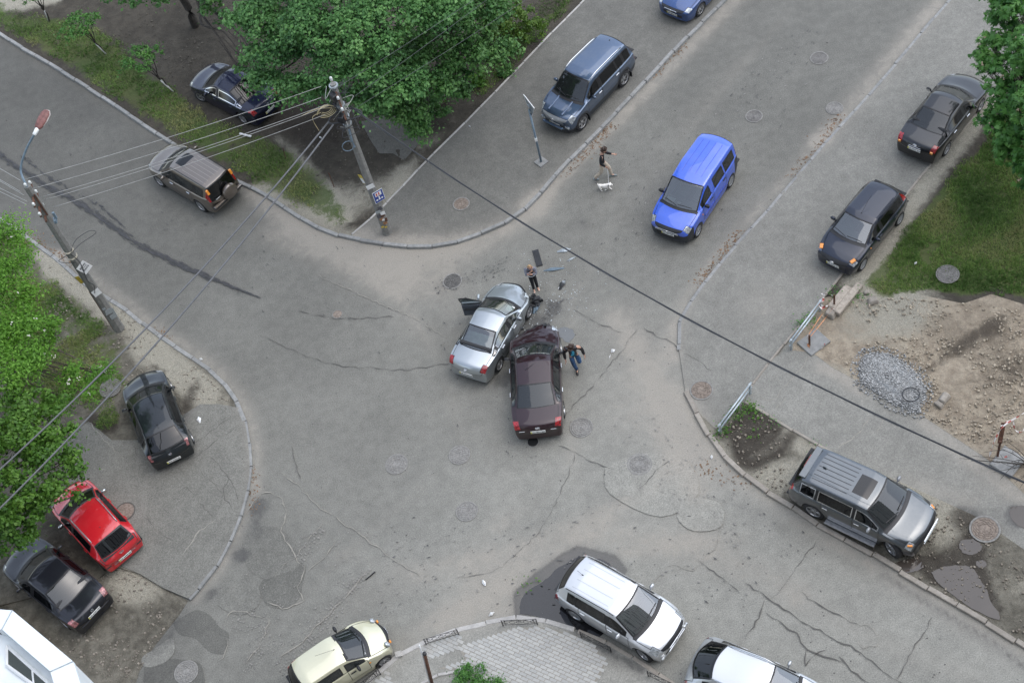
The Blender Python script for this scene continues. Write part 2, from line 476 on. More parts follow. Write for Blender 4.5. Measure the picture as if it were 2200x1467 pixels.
def zone(name, px, z, mat, tone=0.5, step=0.22, skirt=0.12, parent=None, kind='structure', rough=0.0):
    """a sheet of ground with its own outline, split finely enough to carry the wear and painted shade maps"""
    poly = W2(px, z)
    A = np.array([tuple(p) for p in poly])
    mn, mx = A.min(0), A.max(0)
    gx = np.arange(mn[0], mx[0], step); gy = np.arange(mn[1], mx[1], step)
    X, Y = np.meshgrid(gx, gy)
    X = (X+RNG.uniform(-.06, .06, X.shape)*step*4).ravel(); Y = (Y+RNG.uniform(-.06, .06, Y.shape)*step*4).ravel()
    P = np.stack([X, Y], 1)
    ok = inside(P, poly) & (seg_dist(P, poly, True) > step*0.45)
    P = P[ok]
    edge = []
    n = len(poly)
    for i in range(n):
        a, b = poly[i], poly[(i+1) % n]
        k = max(1, int((b-a).length/step))
        for j in range(k): edge.append(a.lerp(b, j/k))
    ne = len(edge)
    vin = [Vector(e) for e in edge]+[Vector((p[0], p[1])) for p in P]
    v, e, f, _, _, _ = geometry.delaunay_2d_cdt(vin, [], [list(range(ne))], 1, 1e-5)
    vs = np.array([(q.x, q.y, z) for q in v])
    if rough:
        d = seg_dist(vs[:, :2], poly, True)
        vs[:, 2] += rough*(fbm(vs[:, 0], vs[:, 1], 0.9, 4)-0.45)*np.clip(d/0.7, 0, 1)*2
    fs = [tuple(t) for t in f]
    nb = len(vs)
    if skirt:
        cnt = {}
        for t in fs:
            for i in range(len(t)):
                a, b = t[i], t[(i+1) % len(t)]
                if (b, a) in cnt: cnt.pop((b, a))
                else: cnt[(a, b)] = 1
        low = {}; ex = []
        for (a, b) in cnt:
            for q in (a, b):
                if q not in low:
                    low[q] = nb+len(ex); ex.append((vs[q][0], vs[q][1], vs[q][2]-skirt))
            fs.append((b, a, low[a], low[b]))
        if ex: vs = np.vstack([vs, np.array(ex)])
    o = mesh_np(name, vs, fs, mat, parent)
    # make the sheet face up
    if o.data.polygons[0].normal.z < 0: o.data.flip_normals()
    paint(o.data, tone)
    if kind: o['kind'] = kind
    return o

# ------------------------------------------------------------------ ground materials
def ground_mat(name, base, kind, grain=1.0):
    t = NT(name)
    P = t.coord('Object')
    wr = t.sep(t.attr('wear').outputs['Color'])  # wear, plus canopy shade painted into the dark channel
    al = t.attr('wear').outputs['Alpha']
    tone = t.attr('tone').outputs['Fac']
    big = t.noise(0.35, 5, 0.62, P); mid = t.noise(2.6, 5, 0.65, P); fine = t.noise(24, 4, 0.7, P); sp = t.noise(60, 2, 0.5, P)
    edge = t.noise(1.5, 9, 0.80, P, 0.6)
    def mask(ch, amt, lo=.36, hi=.62):
        return t.ramp(t.math('ADD', ch, t.math('MULTIPLY', t.math('SUBTRACT', edge, 0.5), amt)), lo, hi)
    if kind == 'asphalt':
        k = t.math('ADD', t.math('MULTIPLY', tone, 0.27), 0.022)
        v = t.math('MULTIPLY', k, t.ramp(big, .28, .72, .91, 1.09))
        v = t.math('MULTIPLY', v, t.ramp(mid, .28, .72, .895, 1.105))
        v = t.math('MULTIPLY', v, t.ramp(fine, .25, .75, 1-.32*grain, 1+.32*grain))
        v = t.math('MULTIPLY', v, t.ramp(sp, .3, .7, 1-.24*grain, 1+.24*grain))
        cc = t.n('ShaderNodeCombineColor')
        t.l(t.math('MULTIPLY', v, base[0]), cc.inputs[0]); t.l(t.math('MULTIPLY', v, base[1]), cc.inputs[1]); t.l(t.math('MULTIPLY', v, base[2]), cc.inputs[2])
        c = cc.outputs[0]
        # small bitumen spots and pale chips
        vs = t.vor(1.1, P); c = t.mix(t.ramp(t.math('ADD', vs, t.math('MULTIPLY', fine, .08)), .075, .05), c, C4(.05, .05, .052))
        vs2 = t.vor(.8, t.n('ShaderNodeVectorMath', operation='ADD').outputs[0] if False else P); c = t.mix(t.math('MULTIPLY', t.ramp(t.noise(7, 4, .8, P), .70, .78), .35), c, C4(.36, .34, .31))
        soft = t.ramp(wr[0], 0.05, 0.9)
        c = t.mix(t.math('MULTIPLY', soft, .42), c, C4(.29, .265, .225))
        dust = t.mix(t.ramp(fine, .3, .7), C4(.25, .228, .19), C4(.36, .333, .285))
        c = t.mix(t.math('MULTIPLY', mask(wr[0], 1.15, .38, .80), .68), c, dust)
        c = t.mix(t.math('MULTIPLY', t.ramp(wr[1], .02, .6), .24), c, C4(.05, .05, .05))
        c = t.mix(t.math('MULTIPLY', mask(wr[1], .8, .36, .62), .58), c, C4(.035, .034, .034))
        c = t.mix(mask(wr[2], 1.0, .55, .72), c, C4(.07, .09, .03))
        t.set(Base_Color=c, Roughness=t.ramp(wr[1], .3, .9, .86, .55))
        t.bump(t.math('ADD', fine, t.math('MULTIPLY', mid, .6)), .35, .012)
    else:
        soilA, soilB = base
        c = t.mix(t.ramp(mid, .3, .7), C4(*soilA), C4(*soilB))
        cl = t.vor(5.5, P)
        c = t.mix(t.ramp(big, .35, .7), c, t.mix(.5, c, C4(*[x*.62 for x in soilA])))
        c = t.mix(t.math('MULTIPLY', t.ramp(fine, .5, .75), .55), c, C4(*[x*.5 for x in soilA]))
        c = t.mix(t.math('MULTIPLY', t.ramp(t.noise(9, 4, .75, P), .62, .72), .6), c, C4(*[min(1, x*1.5) for x in soilB]))
        sand = t.mix(t.ramp(fine, .3, .7), C4(.22, .205, .165), C4(.37, .35, .285))
        c = t.mix(mask(al, .85, .3, .72), c, sand)
        c = t.mix(t.math('MULTIPLY', mask(wr[0], .8, .4, .7), .7), c, sand)
        c = t.mix(t.math('MULTIPLY', mask(wr[1], .9, .32, .68), .75), c, C4(.032, .026, .021))
        gr = t.mix(t.ramp(fine, .35, .65), C4(.042, .070, .017), C4(.080, .120, .032))
        gr = t.mix(t.ramp(big, .4, .65), gr, C4(.095, .110, .040))
        c = t.mix(t.math('MULTIPLY', mask(wr[2], 1.7, .36, .66), .85), c, gr)
        t.set(Base_Color=c, Roughness=.93)
        t.b.inputs['Specular IOR Level'].default_value = .25
        t.bump(t.math('ADD', t.math('ADD', fine, t.math('MULTIPLY', mid, 1.5)), t.math('MULTIPLY', cl, .5)), .8, .05)
    return t.m

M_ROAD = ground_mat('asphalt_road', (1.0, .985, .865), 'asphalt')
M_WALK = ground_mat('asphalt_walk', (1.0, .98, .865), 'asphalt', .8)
M_EARTH = ground_mat('earth_brown', ((.055, .049, .039), (.090, .080, .063)), 'soil')  # soil colour darkened to take in the tree shade on the verge
M_PLOT = ground_mat('earth_plot', ((.245, .203, .152), (.40, .345, .262)), 'soil')
M_MUD = ground_mat('earth_mud', ((.10, .092, .073), (.20, .186, .150)), 'soil')
M_BASE = plain('earth_far', (.12, .11, .085), .95, scale=.3)

# ------------------------------------------------------------------ ground sheets
o = mesh_np('ground', [(-260,-160,-.09),(260,-160,-.09),(260,360,-.09),(-260,360,-.09)], [(0,1,2,3)], M_BASE); o['kind'] = 'structure'
# the road: one finely divided sheet, the other grounds lie on it
x0, x1, y0, y1, st = -34, 38, 6, 78, .2
nx = int((x1-x0)/st)+1; ny = int((y1-y0)/st)+1
X, Y = np.meshgrid(np.linspace(x0, x1, nx), np.linspace(y0, y1, ny))
vv = np.stack([X.ravel(), Y.ravel(), np.zeros(nx*ny)], 1)
ii = np.arange(nx*ny).reshape(ny, nx)
ff = np.stack([ii[:-1,:-1].ravel(), ii[:-1,1:].ravel(), ii[1:,1:].ravel(), ii[1:,:-1].ravel()], 1)
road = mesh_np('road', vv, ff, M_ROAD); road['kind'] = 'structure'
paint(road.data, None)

Z_V, Z_A, Z_D, Z_L, Z_M, Z_F = .075, .105, .055, .055, .075, .105
SMOOTH = lambda pts, n=3: [tuple(p.xy) for p in catmull([(a, b, 0) for a, b in pts], n)]
K1s = SMOOTH(K1); K2s = SMOOTH(K2); K3s = SMOOTH(K3); K5s = SMOOTH(K5)
iB = min(range(len(K1s)), key=lambda i: abs(K1s[i][0]-752)+abs(K1s[i][1]-509))
zone('verge', K1s[:iB+1]+BORD+[(1400,-420),(-420,-420)], Z_V, M_EARTH, step=.26, rough=.05)
zone('pavement', K1s[iB:]+BORD[::-1], Z_A, M_WALK, tone=.40)
zone('footpath', [(775,262),(830,246),(880,252),(905,282),(903,305),(868,345),(845,330),(815,330),(795,300)], Z_V+.03, M_WALK, tone=.33, skirt=.05)
zone('verge', K2s+[(395,1262),(300,1232),(245,1215),(200,1250),(0,1300),(-420,1300),(-420,250)], Z_V, M_MUD, step=.24, rough=.03)
zone('parking_apron', [(470,868)]+[p for p in K2s if p[1] > 872]+[(350,1262),(300,1232),(262,1216),(205,1130),(150,1040),(120,960),(190,905),(240,945),(300,945),(370,925),(395,890),(430,868)], Z_A+.004, M_ROAD, tone=.53, skirt=.03)
zone('dirt_yard', [(404,1290),(350,1262),(262,1212),(200,1250),(-100,1200),(-420,1300),(-420,1640),(250,1600),(300,1440),(330,1390),(385,1320)], .012, M_MUD, step=.2, skirt=0, rough=.02)
zone('pavement', K3s+[(1472,839),(1505,905),(1536,925)]+BORD2[::-1]+[(2420,-160)], Z_D, M_WALK, tone=.62)
zone('lawn', BORD2[:7]+[(1850,622),(1950,628),(2010,640),(2070,652),(2130,632),(2220,660),(2420,660),(2420,40)], Z_L, M_EARTH, step=.26, rough=.04)
zone('building_plot', [(1768,640),(1850,622),(1950,628),(2010,640),(2070,652),(2130,632),(2220,660),(2420,660),(2420,1210),(2200,1060),(2120,985),(1985,895),(1900,850),(1790,790),(1745,757),(1700,752),(1713,703)], Z_L+.01, M_PLOT, step=.2, rough=.11)
zone('footpath', [(1700,752),(1745,757),(1790,790),(1900,850),(1985,895),(2120,985),(2200,1060),(2420,1210),(2420,1390),(2200,1180),(2100,1110),(1990,1060),(1900,1020),(1790,975),(1722,935),(1650,890),(1600,862),(1617,823),(1658,769)], Z_L+.004, M_WALK, tone=.70)
zone('verge', [(1536,920),(1600,862),(1650,890),(1722,935),(1790,975),(1900,1020),(1990,1060),(2100,1110),(2200,1180),(2420,1390),(2340,1474)]+K4[::-1][1:-1]+[(1500,885)], Z_M, M_MUD, step=.2, rough=.035)
zone('footway', K5s+[(1500,1700),(800,1700)], Z_F, M_WALK, tone=.85)

# broken and patched asphalt near the bottom corner: thin sheets on the road
pz = 0.0
for px, tn in (([(372,1338),(420,1310),(452,1322),(470,1345),(492,1362),(484,1395),(478,1405),(450,1400),(420,1372),(385,1362)], .32),
               ([(590,1238),(620,1205),(655,1215),(652,1245),(640,1290),(606,1306),(576,1300),(556,1270),(565,1245)], .37),
               ([(520,1160),(556,1130),(610,1140),(650,1205),(590,1238),(560,1240),(528,1212)], .46),
               ([(310,1430),(350,1415),(420,1420),(436,1440),(430,1480),(320,1490)], .30),
               ([(486,1262),(540,1240),(560,1290),(520,1320),(470,1300)], .50),
               ([(330,1395),(368,1370),(374,1400),(350,1424),(312,1432),(305,1412)], .70),
               ([(1300,1005),(1370,975),(1470,985),(1500,1060),(1420,1110),(1310,1060)], .84),
               ([(1470,1065),(1545,1080),(1550,1130),(1490,1140),(1455,1110)], .90)):
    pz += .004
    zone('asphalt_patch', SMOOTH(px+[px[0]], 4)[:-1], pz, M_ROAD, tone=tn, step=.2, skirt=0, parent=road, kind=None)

# ------------------------------------------------------------------ cracks: thin open joints in the asphalt
M_CRACK = plain('crack_dark', (.105, .10, .09), .95, scale=8)
M_SEAM = plain('crack_dusty', (.27, .255, .22), .95, scale=8)
def crack(px, wd, mat, z=.034, jit=.05, n=5):
    pts = [g(a, b, z) for a, b in px]
    pts = catmull(pts, 1) if len(pts) < 3 else catmull(pts, 2)
    P = []
    for a, b in zip(pts, pts[1:]):
        k = max(1, int((b-a).length/.16))
        for j in range(k): P.append(a.lerp(b, j/k))
    P.append(pts[-1])
    V = []; F = []
    for i, p in enumerate(P):
        d = P[min(i+1, len(P)-1)]-P[max(i-1, 0)]; d.normalize()
        s = Vector((-d.y, d.x, 0))
        p = p+s*random.uniform(-jit, jit)
        ww = wd*.46*random.uniform(.1, 1.5)*(0.3 if i in (0, len(P)-1) else 1)
        V += [tuple(p-s*ww/2), tuple(p+s*ww/2)]
        if i: F.append((2*i-2, 2*i, 2*i+1, 2*i-1))
    o = mesh_np('crack', V, F, mat, road)
    if o.data.polygons[0].normal.z < 0: o.data.flip_normals()
    return o
for px, wd, mt in (
    ([(620,945),(632,975),(640,1010),(645,1030)], .07, M_CRACK), ([(600,1015),(640,1040),(680,1085),(720,1110),(790,1160),(840,1195),(905,1238)], .06, M_SEAM),
    ([(590,1240),(610,1210),(640,1190),(700,1110)], .05, M_SEAM), ([(520,1110),(560,1060),(600,1065),(615,1100),(605,1140),(625,1180),(640,1205),(655,1215)], .07, M_SEAM),
    ([(655,1215),(640,1260),(650,1290),(606,1306),(575,1290)], .07, M_SEAM), ([(600,1300),(580,1325),(560,1380),(520,1430)], .06, M_SEAM),
    ([(790,1225),(740,1285),(690,1335),(640,1385),(600,1410)], .09, M_SEAM), ([(720,1160),(690,1205),(660,1225)], .06, M_SEAM),
    ([(480,1345),(500,1310),(540,1320),(590,1330)], .05, M_SEAM), ([(490,1370),(486,1400),(470,1420)], .05, M_SEAM),
    ([(1645,1290),(1620,1345),(1600,1370)], .09, M_CRACK), ([(1755,1165),(1710,1220),(1690,1255),(1650,1290)], .04, M_CRACK),
    ([(1600,1250),(1650,1285),(1720,1330),(1800,1375),(1850,1400),(1900,1440),(1960,1480)], .075, M_CRACK),
    ([(1645,1317),(1680,1340),(1710,1360),(1735,1395),(1770,1410),(1810,1420)], .08, M_CRACK), ([(1735,1395),(1730,1430),(1745,1410),(1775,1395)], .07, M_CRACK),
    ([(1720,1270),(1760,1300),(1800,1320),(1850,1345)], .07, M_CRACK), ([(1845,1345),(1865,1342),(1885,1365),(1880,1385),(1855,1390),(1840,1375)], .05, M_SEAM),
    ([(2005,1325),(1975,1370),(1960,1400),(1930,1460)], .06, M_CRACK), ([(1800,1410),(1840,1450),(1880,1470)], .12, M_CRACK),
    ([(1500,1200),(1540,1235),(1600,1280)], .05, M_CRACK), ([(1550,1095),(1545,1160),(1520,1190),(1490,1225),(1450,1212),(1420,1230),(1400,1255)], .05, M_SEAM),
    ([(1480,1080),(1550,1085)], .04, M_SEAM), ([(1235,975),(1220,1020),(1190,1090),(1150,1150),(1080,1215)], .035, M_CRACK), ([(1080,1215),(1030,1235),(980,1240)], .035, M_CRACK),
    ([(1440,990),(1400,1020),(1375,1050)], .05, M_CRACK), ([(1370,705),(1330,760),(1280,820),(1225,880)], .05, M_CRACK), ([(1225,880),(1190,920)], .05, M_CRACK), ([(1230,665),(1290,695),(1340,715)], .04, M_CRACK),
    ([(1200,955),(1260,985),(1320,1010)], .05, M_CRACK), ([(1380,705),(1430,730),(1480,760),(1520,785)], .06, M_CRACK),
    ([(680,590),(780,635),(880,680),(960,725)], .05, M_SEAM), ([(560,720),(700,780),(800,790),(880,793),(980,778)], .05, M_CRACK), ([(640,668),(725,683),(845,680)], .06, M_CRACK)):
    crack(px, wd, mt)
for px, wd, mt in (
    ([(500,895),(455,925),(410,960)], .06, M_CRACK), ([(510,915),(460,950),(415,985)], .07, M_CRACK), ([(435,965),(470,1000),(500,1040),(515,1075)], .05, M_CRACK),
    ([(515,1000),(490,1030),(480,1065),(500,1090)], .06, M_CRACK), ([(310,1110),(340,1140),(380,1165)], .05, M_CRACK), ([(370,1065),(400,1045),(430,1080),(460,1110)], .05, M_CRACK), ([(460,1120),(430,1140),(400,1180),(385,1195)], .10, M_SEAM),
    ([(190,905),(225,945),(265,985)], .05, M_SEAM), ([(275,935),(300,985)], .04, M_CRACK), ([(430,1010),(480,1060)], .04, M_CRACK)):
    crack(px, wd, mt, Z_A+.008)
# the wet run down the left road and the tyre marks: many short ragged strokes
def strokes(px, wd, n, ln, mat, name, z=.045, gap=0.0):
    P = resample(catmull([g(a, b, z) for a, b in px], 4), .1); V = []; F = []
    for _ in range(n):
        t = random.random(); i = int(t*(len(P)-2)); p = P[i]; d = (P[i+1]-p).normalized(); s = Vector((-d.y, d.x, 0))
        w_ = wd*(1 if t < .8 else max(.15, (1-t)/.2)); q = p+s*max(-w_, min(w_, random.gauss(0, w_*.42))); l_ = ln*random.uniform(.3, 1.2); h_ = random.uniform(.008, .028)
        a = d*l_/2+s*random.uniform(-.02, .02); k = len(V)
        V += [tuple(q-a), tuple(q-s*h_), tuple(q+a), tuple(q+s*h_)]; F.append((k, k+1, k+2, k+3))
    V = [(x, y, z+random.uniform(0, .003)) for x, y, _ in V]
    o = mesh_np(name, V, F, mat, road); o['kind'] = 'stuff'
    for p in o.data.polygons:
        if p.normal.z < 0: p.flip()
    return o
M_SCUFF = plain('asphalt_scuff', (.085, .083, .080), .85, scale=9, var=.3)
M_WETA = plain('asphalt_wet', (.040, .040, .040), .55, scale=9, var=.3)
strokes([(-60,290),(0,332),(80,387),(180,443),(290,520),(400,575),(470,604),(560,640)], .17, 900, .45, M_WETA, 'wet_run')
strokes([(40,330),(120,390),(200,432),(270,490)], .10, 90, .3, M_WETA, 'wet_run')
for k in range(5):
    strokes([(930+k*3,606+k*6),(1010+k*3,585+k*6),(1095+k*2,550+k*7)], .05, 24, .09, M_SCUFF, 'tyre_mark')
strokes([(1160,700),(1190,660),(1215,640)], .20, 26, .2, M_SCUFF, 'oil_streak'); strokes([(1130,650),(1165,640)], .2, 24, .2, M_WETA, 'oil_streak')
for px, wd, n in (([(760,430),(1000,700),(1180,1010)], 3.2, 60), ([(1700,1250),(1500,1120),(1000,1180),(760,1330)], 3.0, 90), ([(1300,560),(1500,330),(1750,60)], 2.4, 120), ([(60,250),(400,480),(760,700)], 2.2, 70)):
    strokes(px, wd, n, .16, M_SCUFF, 'scuff_marks')
M_PALE = plain('asphalt_pale', (.225, .215, .195), .9, scale=9, var=.2)
for px, wd, n in (([(1700,1250),(1500,1120),(1000,1180),(760,1330)], 3.0, 120), ([(1330,880),(1450,1000),(1600,1180)], 2.0, 130), ([(560,1400),(700,1250),(900,1150)], 2.4, 120), ([(1300,560),(1500,330),(1750,60)], 2.4, 60)):
    strokes(px, wd, n, .12, M_PALE, 'pale_chips')
strokes([(605,1440),(700,1330),(800,1215)], .5, 420, .09, M_PALE, 'pale_chips'); strokes([(640,1200),(700,1130)], .5, 120, .09, M_PALE, 'pale_chips'); strokes([(500,1330),(580,1360),(520,1450)], .6, 160, .09, M_PALE, 'pale_chips')
for px, wd in (([(1690,850),(1655,895)], .05), ([(1740,765),(1660,860),(1630,845)], .05), ([(1870,895),(1840,935),(1800,960)], .07), ([(1905,895),(1880,930)], .06)):
    crack(px, wd, M_SEAM, Z_L+.012)
for px, wd in (([(1470,758),(1520,790),(1540,800)], .05),):
    crack(px, wd, M_CRACK, Z_D+.006)

# ------------------------------------------------------------------ kerbs: stones about a metre long set end to end
def concrete(name, a, b):
    t = NT(name)
    P = t.coord('Object'); rnd = t.n('ShaderNodeObjectInfo').outputs['Random']
    va = t.n('ShaderNodeVectorMath', operation='ADD'); cx = t.n('ShaderNodeCombineXYZ')
    t.l(t.math('MULTIPLY', rnd, 90.0), cx.inputs[0]); t.l(t.math('MULTIPLY', rnd, 37.0), cx.inputs[1])
    t.l(P, va.inputs[0]); t.l(cx.outputs[0], va.inputs[1]); Q = va.outputs[0]
    c = t.mix(t.ramp(t.noise(5, 6, .7, Q), .25, .75), C4(*a), C4(*b))
    c = t.mix(t.ramp(rnd, 0, 1, 0, .30), c, C4(*[x*.55 for x in a]))
    c = t.mix(t.math('MULTIPLY', t.ramp(t.noise(18, 4, .7, Q), .58, .72), .6), c, C4(*[x*.6 for x in a]))
    t.set(Base_Color=c, Roughness=.88)
    t.bump(t.noise(30, 4, .7, Q), .5, .012)
    return t.m
M_KERB = concrete('kerb_concrete', (.20, .205, .20), (.33, .33, .315))
M_KERBW = concrete('border_concrete', (.33, .32, .30), (.50, .485, .455))
M_KERBD = concrete('kerb_dusty', (.25, .225, .19), (.36, .33, .285))
_kb = MB().bbox((0, 0, 0), (1, 1, 1), .0)
def stone_mesh(name, L, Wd, Ht, mat, ch=.018):
    me = bpy.data.meshes.new(name)
    b = MB().bbox((0, 0, 0), (L, Wd, Ht), ch)
    me.from_pydata(b.v, [], b.f); me.materials.append(mat); me.update()
    return me
def kerb(name, px, Wd, top, mat, L=1.0, gap=.022, smooth=3, off=0.0, drop=0.0, wob=.020):
    pts = [g(a, b, top) for a, b in (SMOOTH(px, smooth) if smooth > 1 else px)]
    st = resample(pts, L)
    root = empty(name, st[0]); root['kind'] = 'structure'
    base = stone_mesh('kerb_stone', L-gap, Wd, .26, mat)
    k = 0
    for i, (a, b) in enumerate(zip(st, st[1:])):
        p, q = proj(a), proj(b)
        if max(p[0], q[0]) < -130 or min(p[0], q[0]) > 2330 or max(p[1], q[1]) < -110 or min(p[1], q[1]) > 1580: continue
        d = b-a; Ls = d.length
        me = base
        if abs(Ls-L) > .06: me = stone_mesh('kerb_stone', max(.1, Ls-gap), Wd, .26, mat)
        o = bpy.data.objects.new('kerb_stone', me)
        mid = (a+b)/2; nrm = Vector((-d.y, d.x, 0)).normalized()
        mid = mid+nrm*(off+random.uniform(-wob, wob))
        o.location = (mid.x-st[0].x, mid.y-st[0].y, top-.13+random.uniform(-.012, .010)-st[0].z-drop*(i/len(st)))
        o.rotation_euler = (random.uniform(-.03, .03), random.uniform(-.008, .008), math.atan2(d.y, d.x)+random.uniform(-.012, .012))
        link(o, root); k += 1
    return root
kerb('kerb', K1, .15, .135, M_KERB)
kerb('border_kerb', BORD, .085, .135, M_KERBW, smooth=1, wob=.006)
kerb('kerb', K2, .16, .125, M_KERB, drop=.02)
kerb('kerb', K3, .13, .068, M_KERB, drop=0)
kerb('border_kerb', BORD2, .085, .088, M_KERBD, smooth=1, wob=.006)
kerb('kerb', K4, .17, .12, M_KERBD, smooth=1, wob=.03)
kerb('kerb', K5[:10], .17, .125, M_KERBW)
kerb('kerb', K5[9:], .15, .118, M_KERBD)
kerb('border_kerb', [(1600,862),(1650,890),(1722,935),(1790,975)], .10, .115, M_KERBD, smooth=1, wob=.03)
kerb('border_kerb', [(880,1500),(895,1474),(920,1458),(955,1443),(1015,1444),(1062,1467),(1100,1490)], .10, .16, M_KERBW, L=.6, smooth=2)

# ------------------------------------------------------------------ paving bricks of the footway
def brick_mat():
    t = NT('paver_concrete')
    P = t.coord('Object'); rnd = t.n('ShaderNodeObjectInfo').outputs['Random']
    va = t.attr('shade').outputs['Fac']
    tone = t.math('ADD', rnd, va)
    c = t.mix(t.ramp(tone, 0, 1), C4(.355, .358, .34), C4(.425, .425, .398))
    c = t.mix(t.math('MULTIPLY', t.ramp(t.noise(3, 5, .7, P), .4, .75), .5), c, C4(.30, .27, .225))
    c = t.mix(t.math('MULTIPLY', t.ramp(t.noise(40, 3, .7, P), .5, .75), .4), c, C4(.18, .18, .175))
    t.set(Base_Color=c, Roughness=.88); t.bump(t.noise(60, 3, .7, P), .3, .006)
    return t.m
M_BRICK = brick_mat()
M_JOINT = plain('paver_joint', (.25, .235, .20), .95, scale=20)
PAV = W2([(985,1392),(1075,1356),(1120,1347),(1180,1348),(1235,1364),(1275,1385),(1302,1420),(1290,1450),(1262,1490),(1060,1500),(1030,1450),(1010,1440),(940,1436),(1000,1415)], Z_F)
PAV2 = W2([(905,1392),(985,1362),(1000,1376),(975,1398),(915,1412)], Z_F)
PAV3 = W2([(768,1506),(812,1456),(835,1440),(842,1462),(815,1500)], Z_F)
P3 = np.array([tuple(p) for p in PAV])
ax = (g(1290,1416,Z_F)-g(1150,1352,Z_F)).xy.normalized(); ay = Vector((-ax.y, ax.x))
BL, BW = .24, .12
cand = []
for poly in (PAV, PAV2, PAV3):
    A = np.array([tuple(p) for p in poly]); o0 = Vector(A.mean(0))
    R = 6.5
    for r in range(int(-R/BW), int(R/BW)):
        for c_ in range(int(-R/BL), int(R/BL)):
            q = o0+ax*((c_+.5*(r % 2))*BL+random.uniform(-.004, .004))+ay*(r*BW)
            cand.append((q, poly))
keep = []
for poly in (PAV, PAV2, PAV3):
    qs = [q for q, p in cand if p is poly]
    A = np.array([tuple(q) for q in qs]); ok = inside(A, poly)
    keep += [qs[i] for i in np.nonzero(ok)[0]]
vis = [q for q in keep if -20 < proj((q.x, q.y, Z_F))[0] < 2220 and proj((q.x, q.y, Z_F))[1] < 1500]
vis.sort(key=lambda q: (Vector((q.x, q.y, Z_F))-Vector((0, 0, CH))).length)
pav = zone('paved_area', [(985,1392),(1075,1356),(1120,1347),(1180,1348),(1235,1364),(1275,1385),(1302,1420),(1290,1450),(1262,1490),(1060,1500),(1030,1450),(1010,1440),(940,1436),(1000,1415)], Z_F+.004, M_JOINT, step=.5, skirt=0)
bm_me = bpy.data.meshes.new('paving_brick'); bb = MB().bbox((0, 0, 0), (BL-.016, BW-.014, .03), .004)
bm_me.from_pydata(bb.v, [], bb.f); bm_me.materials.append(M_BRICK); bm_me.update()
ang = math.atan2(ax.y, ax.x)
rest = MB()
for i, q in enumerate(vis):
    zz = Z_F-.006+random.uniform(-.003, .004)
    if i < 300:
        o = bpy.data.objects.new('paving_brick', bm_me); o.location = (q.x, q.y, zz)
        o.rotation_euler = (random.uniform(-.01, .01), random.uniform(-.01, .01), ang+random.uniform(-.015, .015)); link(o, pav)
    else: rest.bbox((q.x, q.y, zz), (BL-.016, BW-.014, .03), .004, rz=ang+random.uniform(-.015, .015))
if rest.v:
    o = rest.build('paving_brick', M_BRICK, pav); o['kind'] = 'stuff'
    at = o.data.attributes.new('shade', 'FLOAT', 'FACE')
    sh = np.repeat(np.random.default_rng(5).uniform(-.5, .5, len(o.data.polygons)//10+1), 10)[:len(o.data.polygons)]
    at.data.foreach_set('value', sh.astype(np.float32))

# ------------------------------------------------------------------ puddles
def puddle_mat(name, col, sp=.6):
    t = NT(name); P = t.coord('Object')
    t.set(Base_Color=t.mix(t.noise(1.2, 4, .6, P), C4(*col), C4(*[x*1.7 for x in col])), Roughness=.03)
    t.b.inputs['Specular IOR Level'].default_value = sp
    return t.m
M_WATER = puddle_mat('puddle_water', (.012, .012, .013)); M_MUDW = puddle_mat('puddle_muddy', (.040, .033, .027), .62); M_FLUID = puddle_mat('spilt_coolant', (.05, .055, .055), 1.0)
def puddle(px, z, mat):
    px = SMOOTH(px+[px[0]], 4)[:-1]
    rag = []
    for a, b in px: rag.append((a+random.uniform(-2.2, 2.2), b+random.uniform(-1.6, 1.6)))
    poly = W2(rag, z)
    o = mesh_np('puddle', [(p.x, p.y, z) for p in poly], [tuple(range(len(poly)))], mat)
    if o.data.polygons[0].normal.z < 0: o.data.flip_normals()
    o['kind'] = 'structure'
    return o
puddle([(1119,1318),(1116,1298),(1134,1268),(1166,1250),(1192,1226),(1240,1196),(1290,1201),(1318,1222),(1300,1240),(1330,1300),(1290,1366),(1238,1350),(1180,1330)], .009, M_WATER)
puddle([(2000,1228),(2040,1215),(2085,1218),(2110,1250),(2130,1290),(2150,1330),(2100,1312),(2060,1288),(2020,1255)], Z_M+.026, M_MUDW)
puddle([(2062,1162),(2090,1158),(2110,1172),(2100,1188),(2075,1190),(2062,1178)], Z_M+.026, M_MUDW)
puddle([(2095,1208),(2112,1202),(2118,1214),(2104,1220)], Z_M+.028, M_MUDW)
puddle([(1925,1208),(1965,1198),(1985,1215),(1950,1230)], Z_M+.024, M_MUDW)
puddle([(1198,706),(1215,703),(1233,710),(1230,728),(1222,736),(1208,728),(1198,722)], .009, M_FLUID)
puddle([(2170,1090),(2190,1086),(2215,1095),(2215,1135),(2185,1128),(2172,1112)], Z_L+.014, M_MUDW)

# ------------------------------------------------------------------ turf: real blades
def leaf_mat(name, cols, trans=.25, rough=.55):
    t = NT(name)
    a = t.attr('tint').outputs['Fac']
    r = t.n('ShaderNodeValToRGB'); t.l(a, r.inputs[0])
    el = r.color_ramp.elements
    el[0].position = 0; el[0].color = C4(*cols[0]); el[1].position = 1; el[1].color = C4(*cols[-1])
    for i, c in enumerate(cols[1:-1]): e = el.new((i+1)/(len(cols)-1)); e.color = C4(*c)
    t.set(Base_Color=r.outputs[0], Roughness=rough)
    t.b.inputs['Specular IOR Level'].default_value = .35
    tr = t.n('ShaderNodeBsdfTranslucent'); t.l(r.outputs[0], tr.inputs['Color'])
    mx = t.n('ShaderNodeMixShader'); mx.inputs[0].default_value = trans
    t.l(t.b.outputs[0], mx.inputs[1]); t.l(tr.outputs[0], mx.inputs[2]); t.l(mx.outputs[0], t.out.inputs['Surface'])
    return t.m
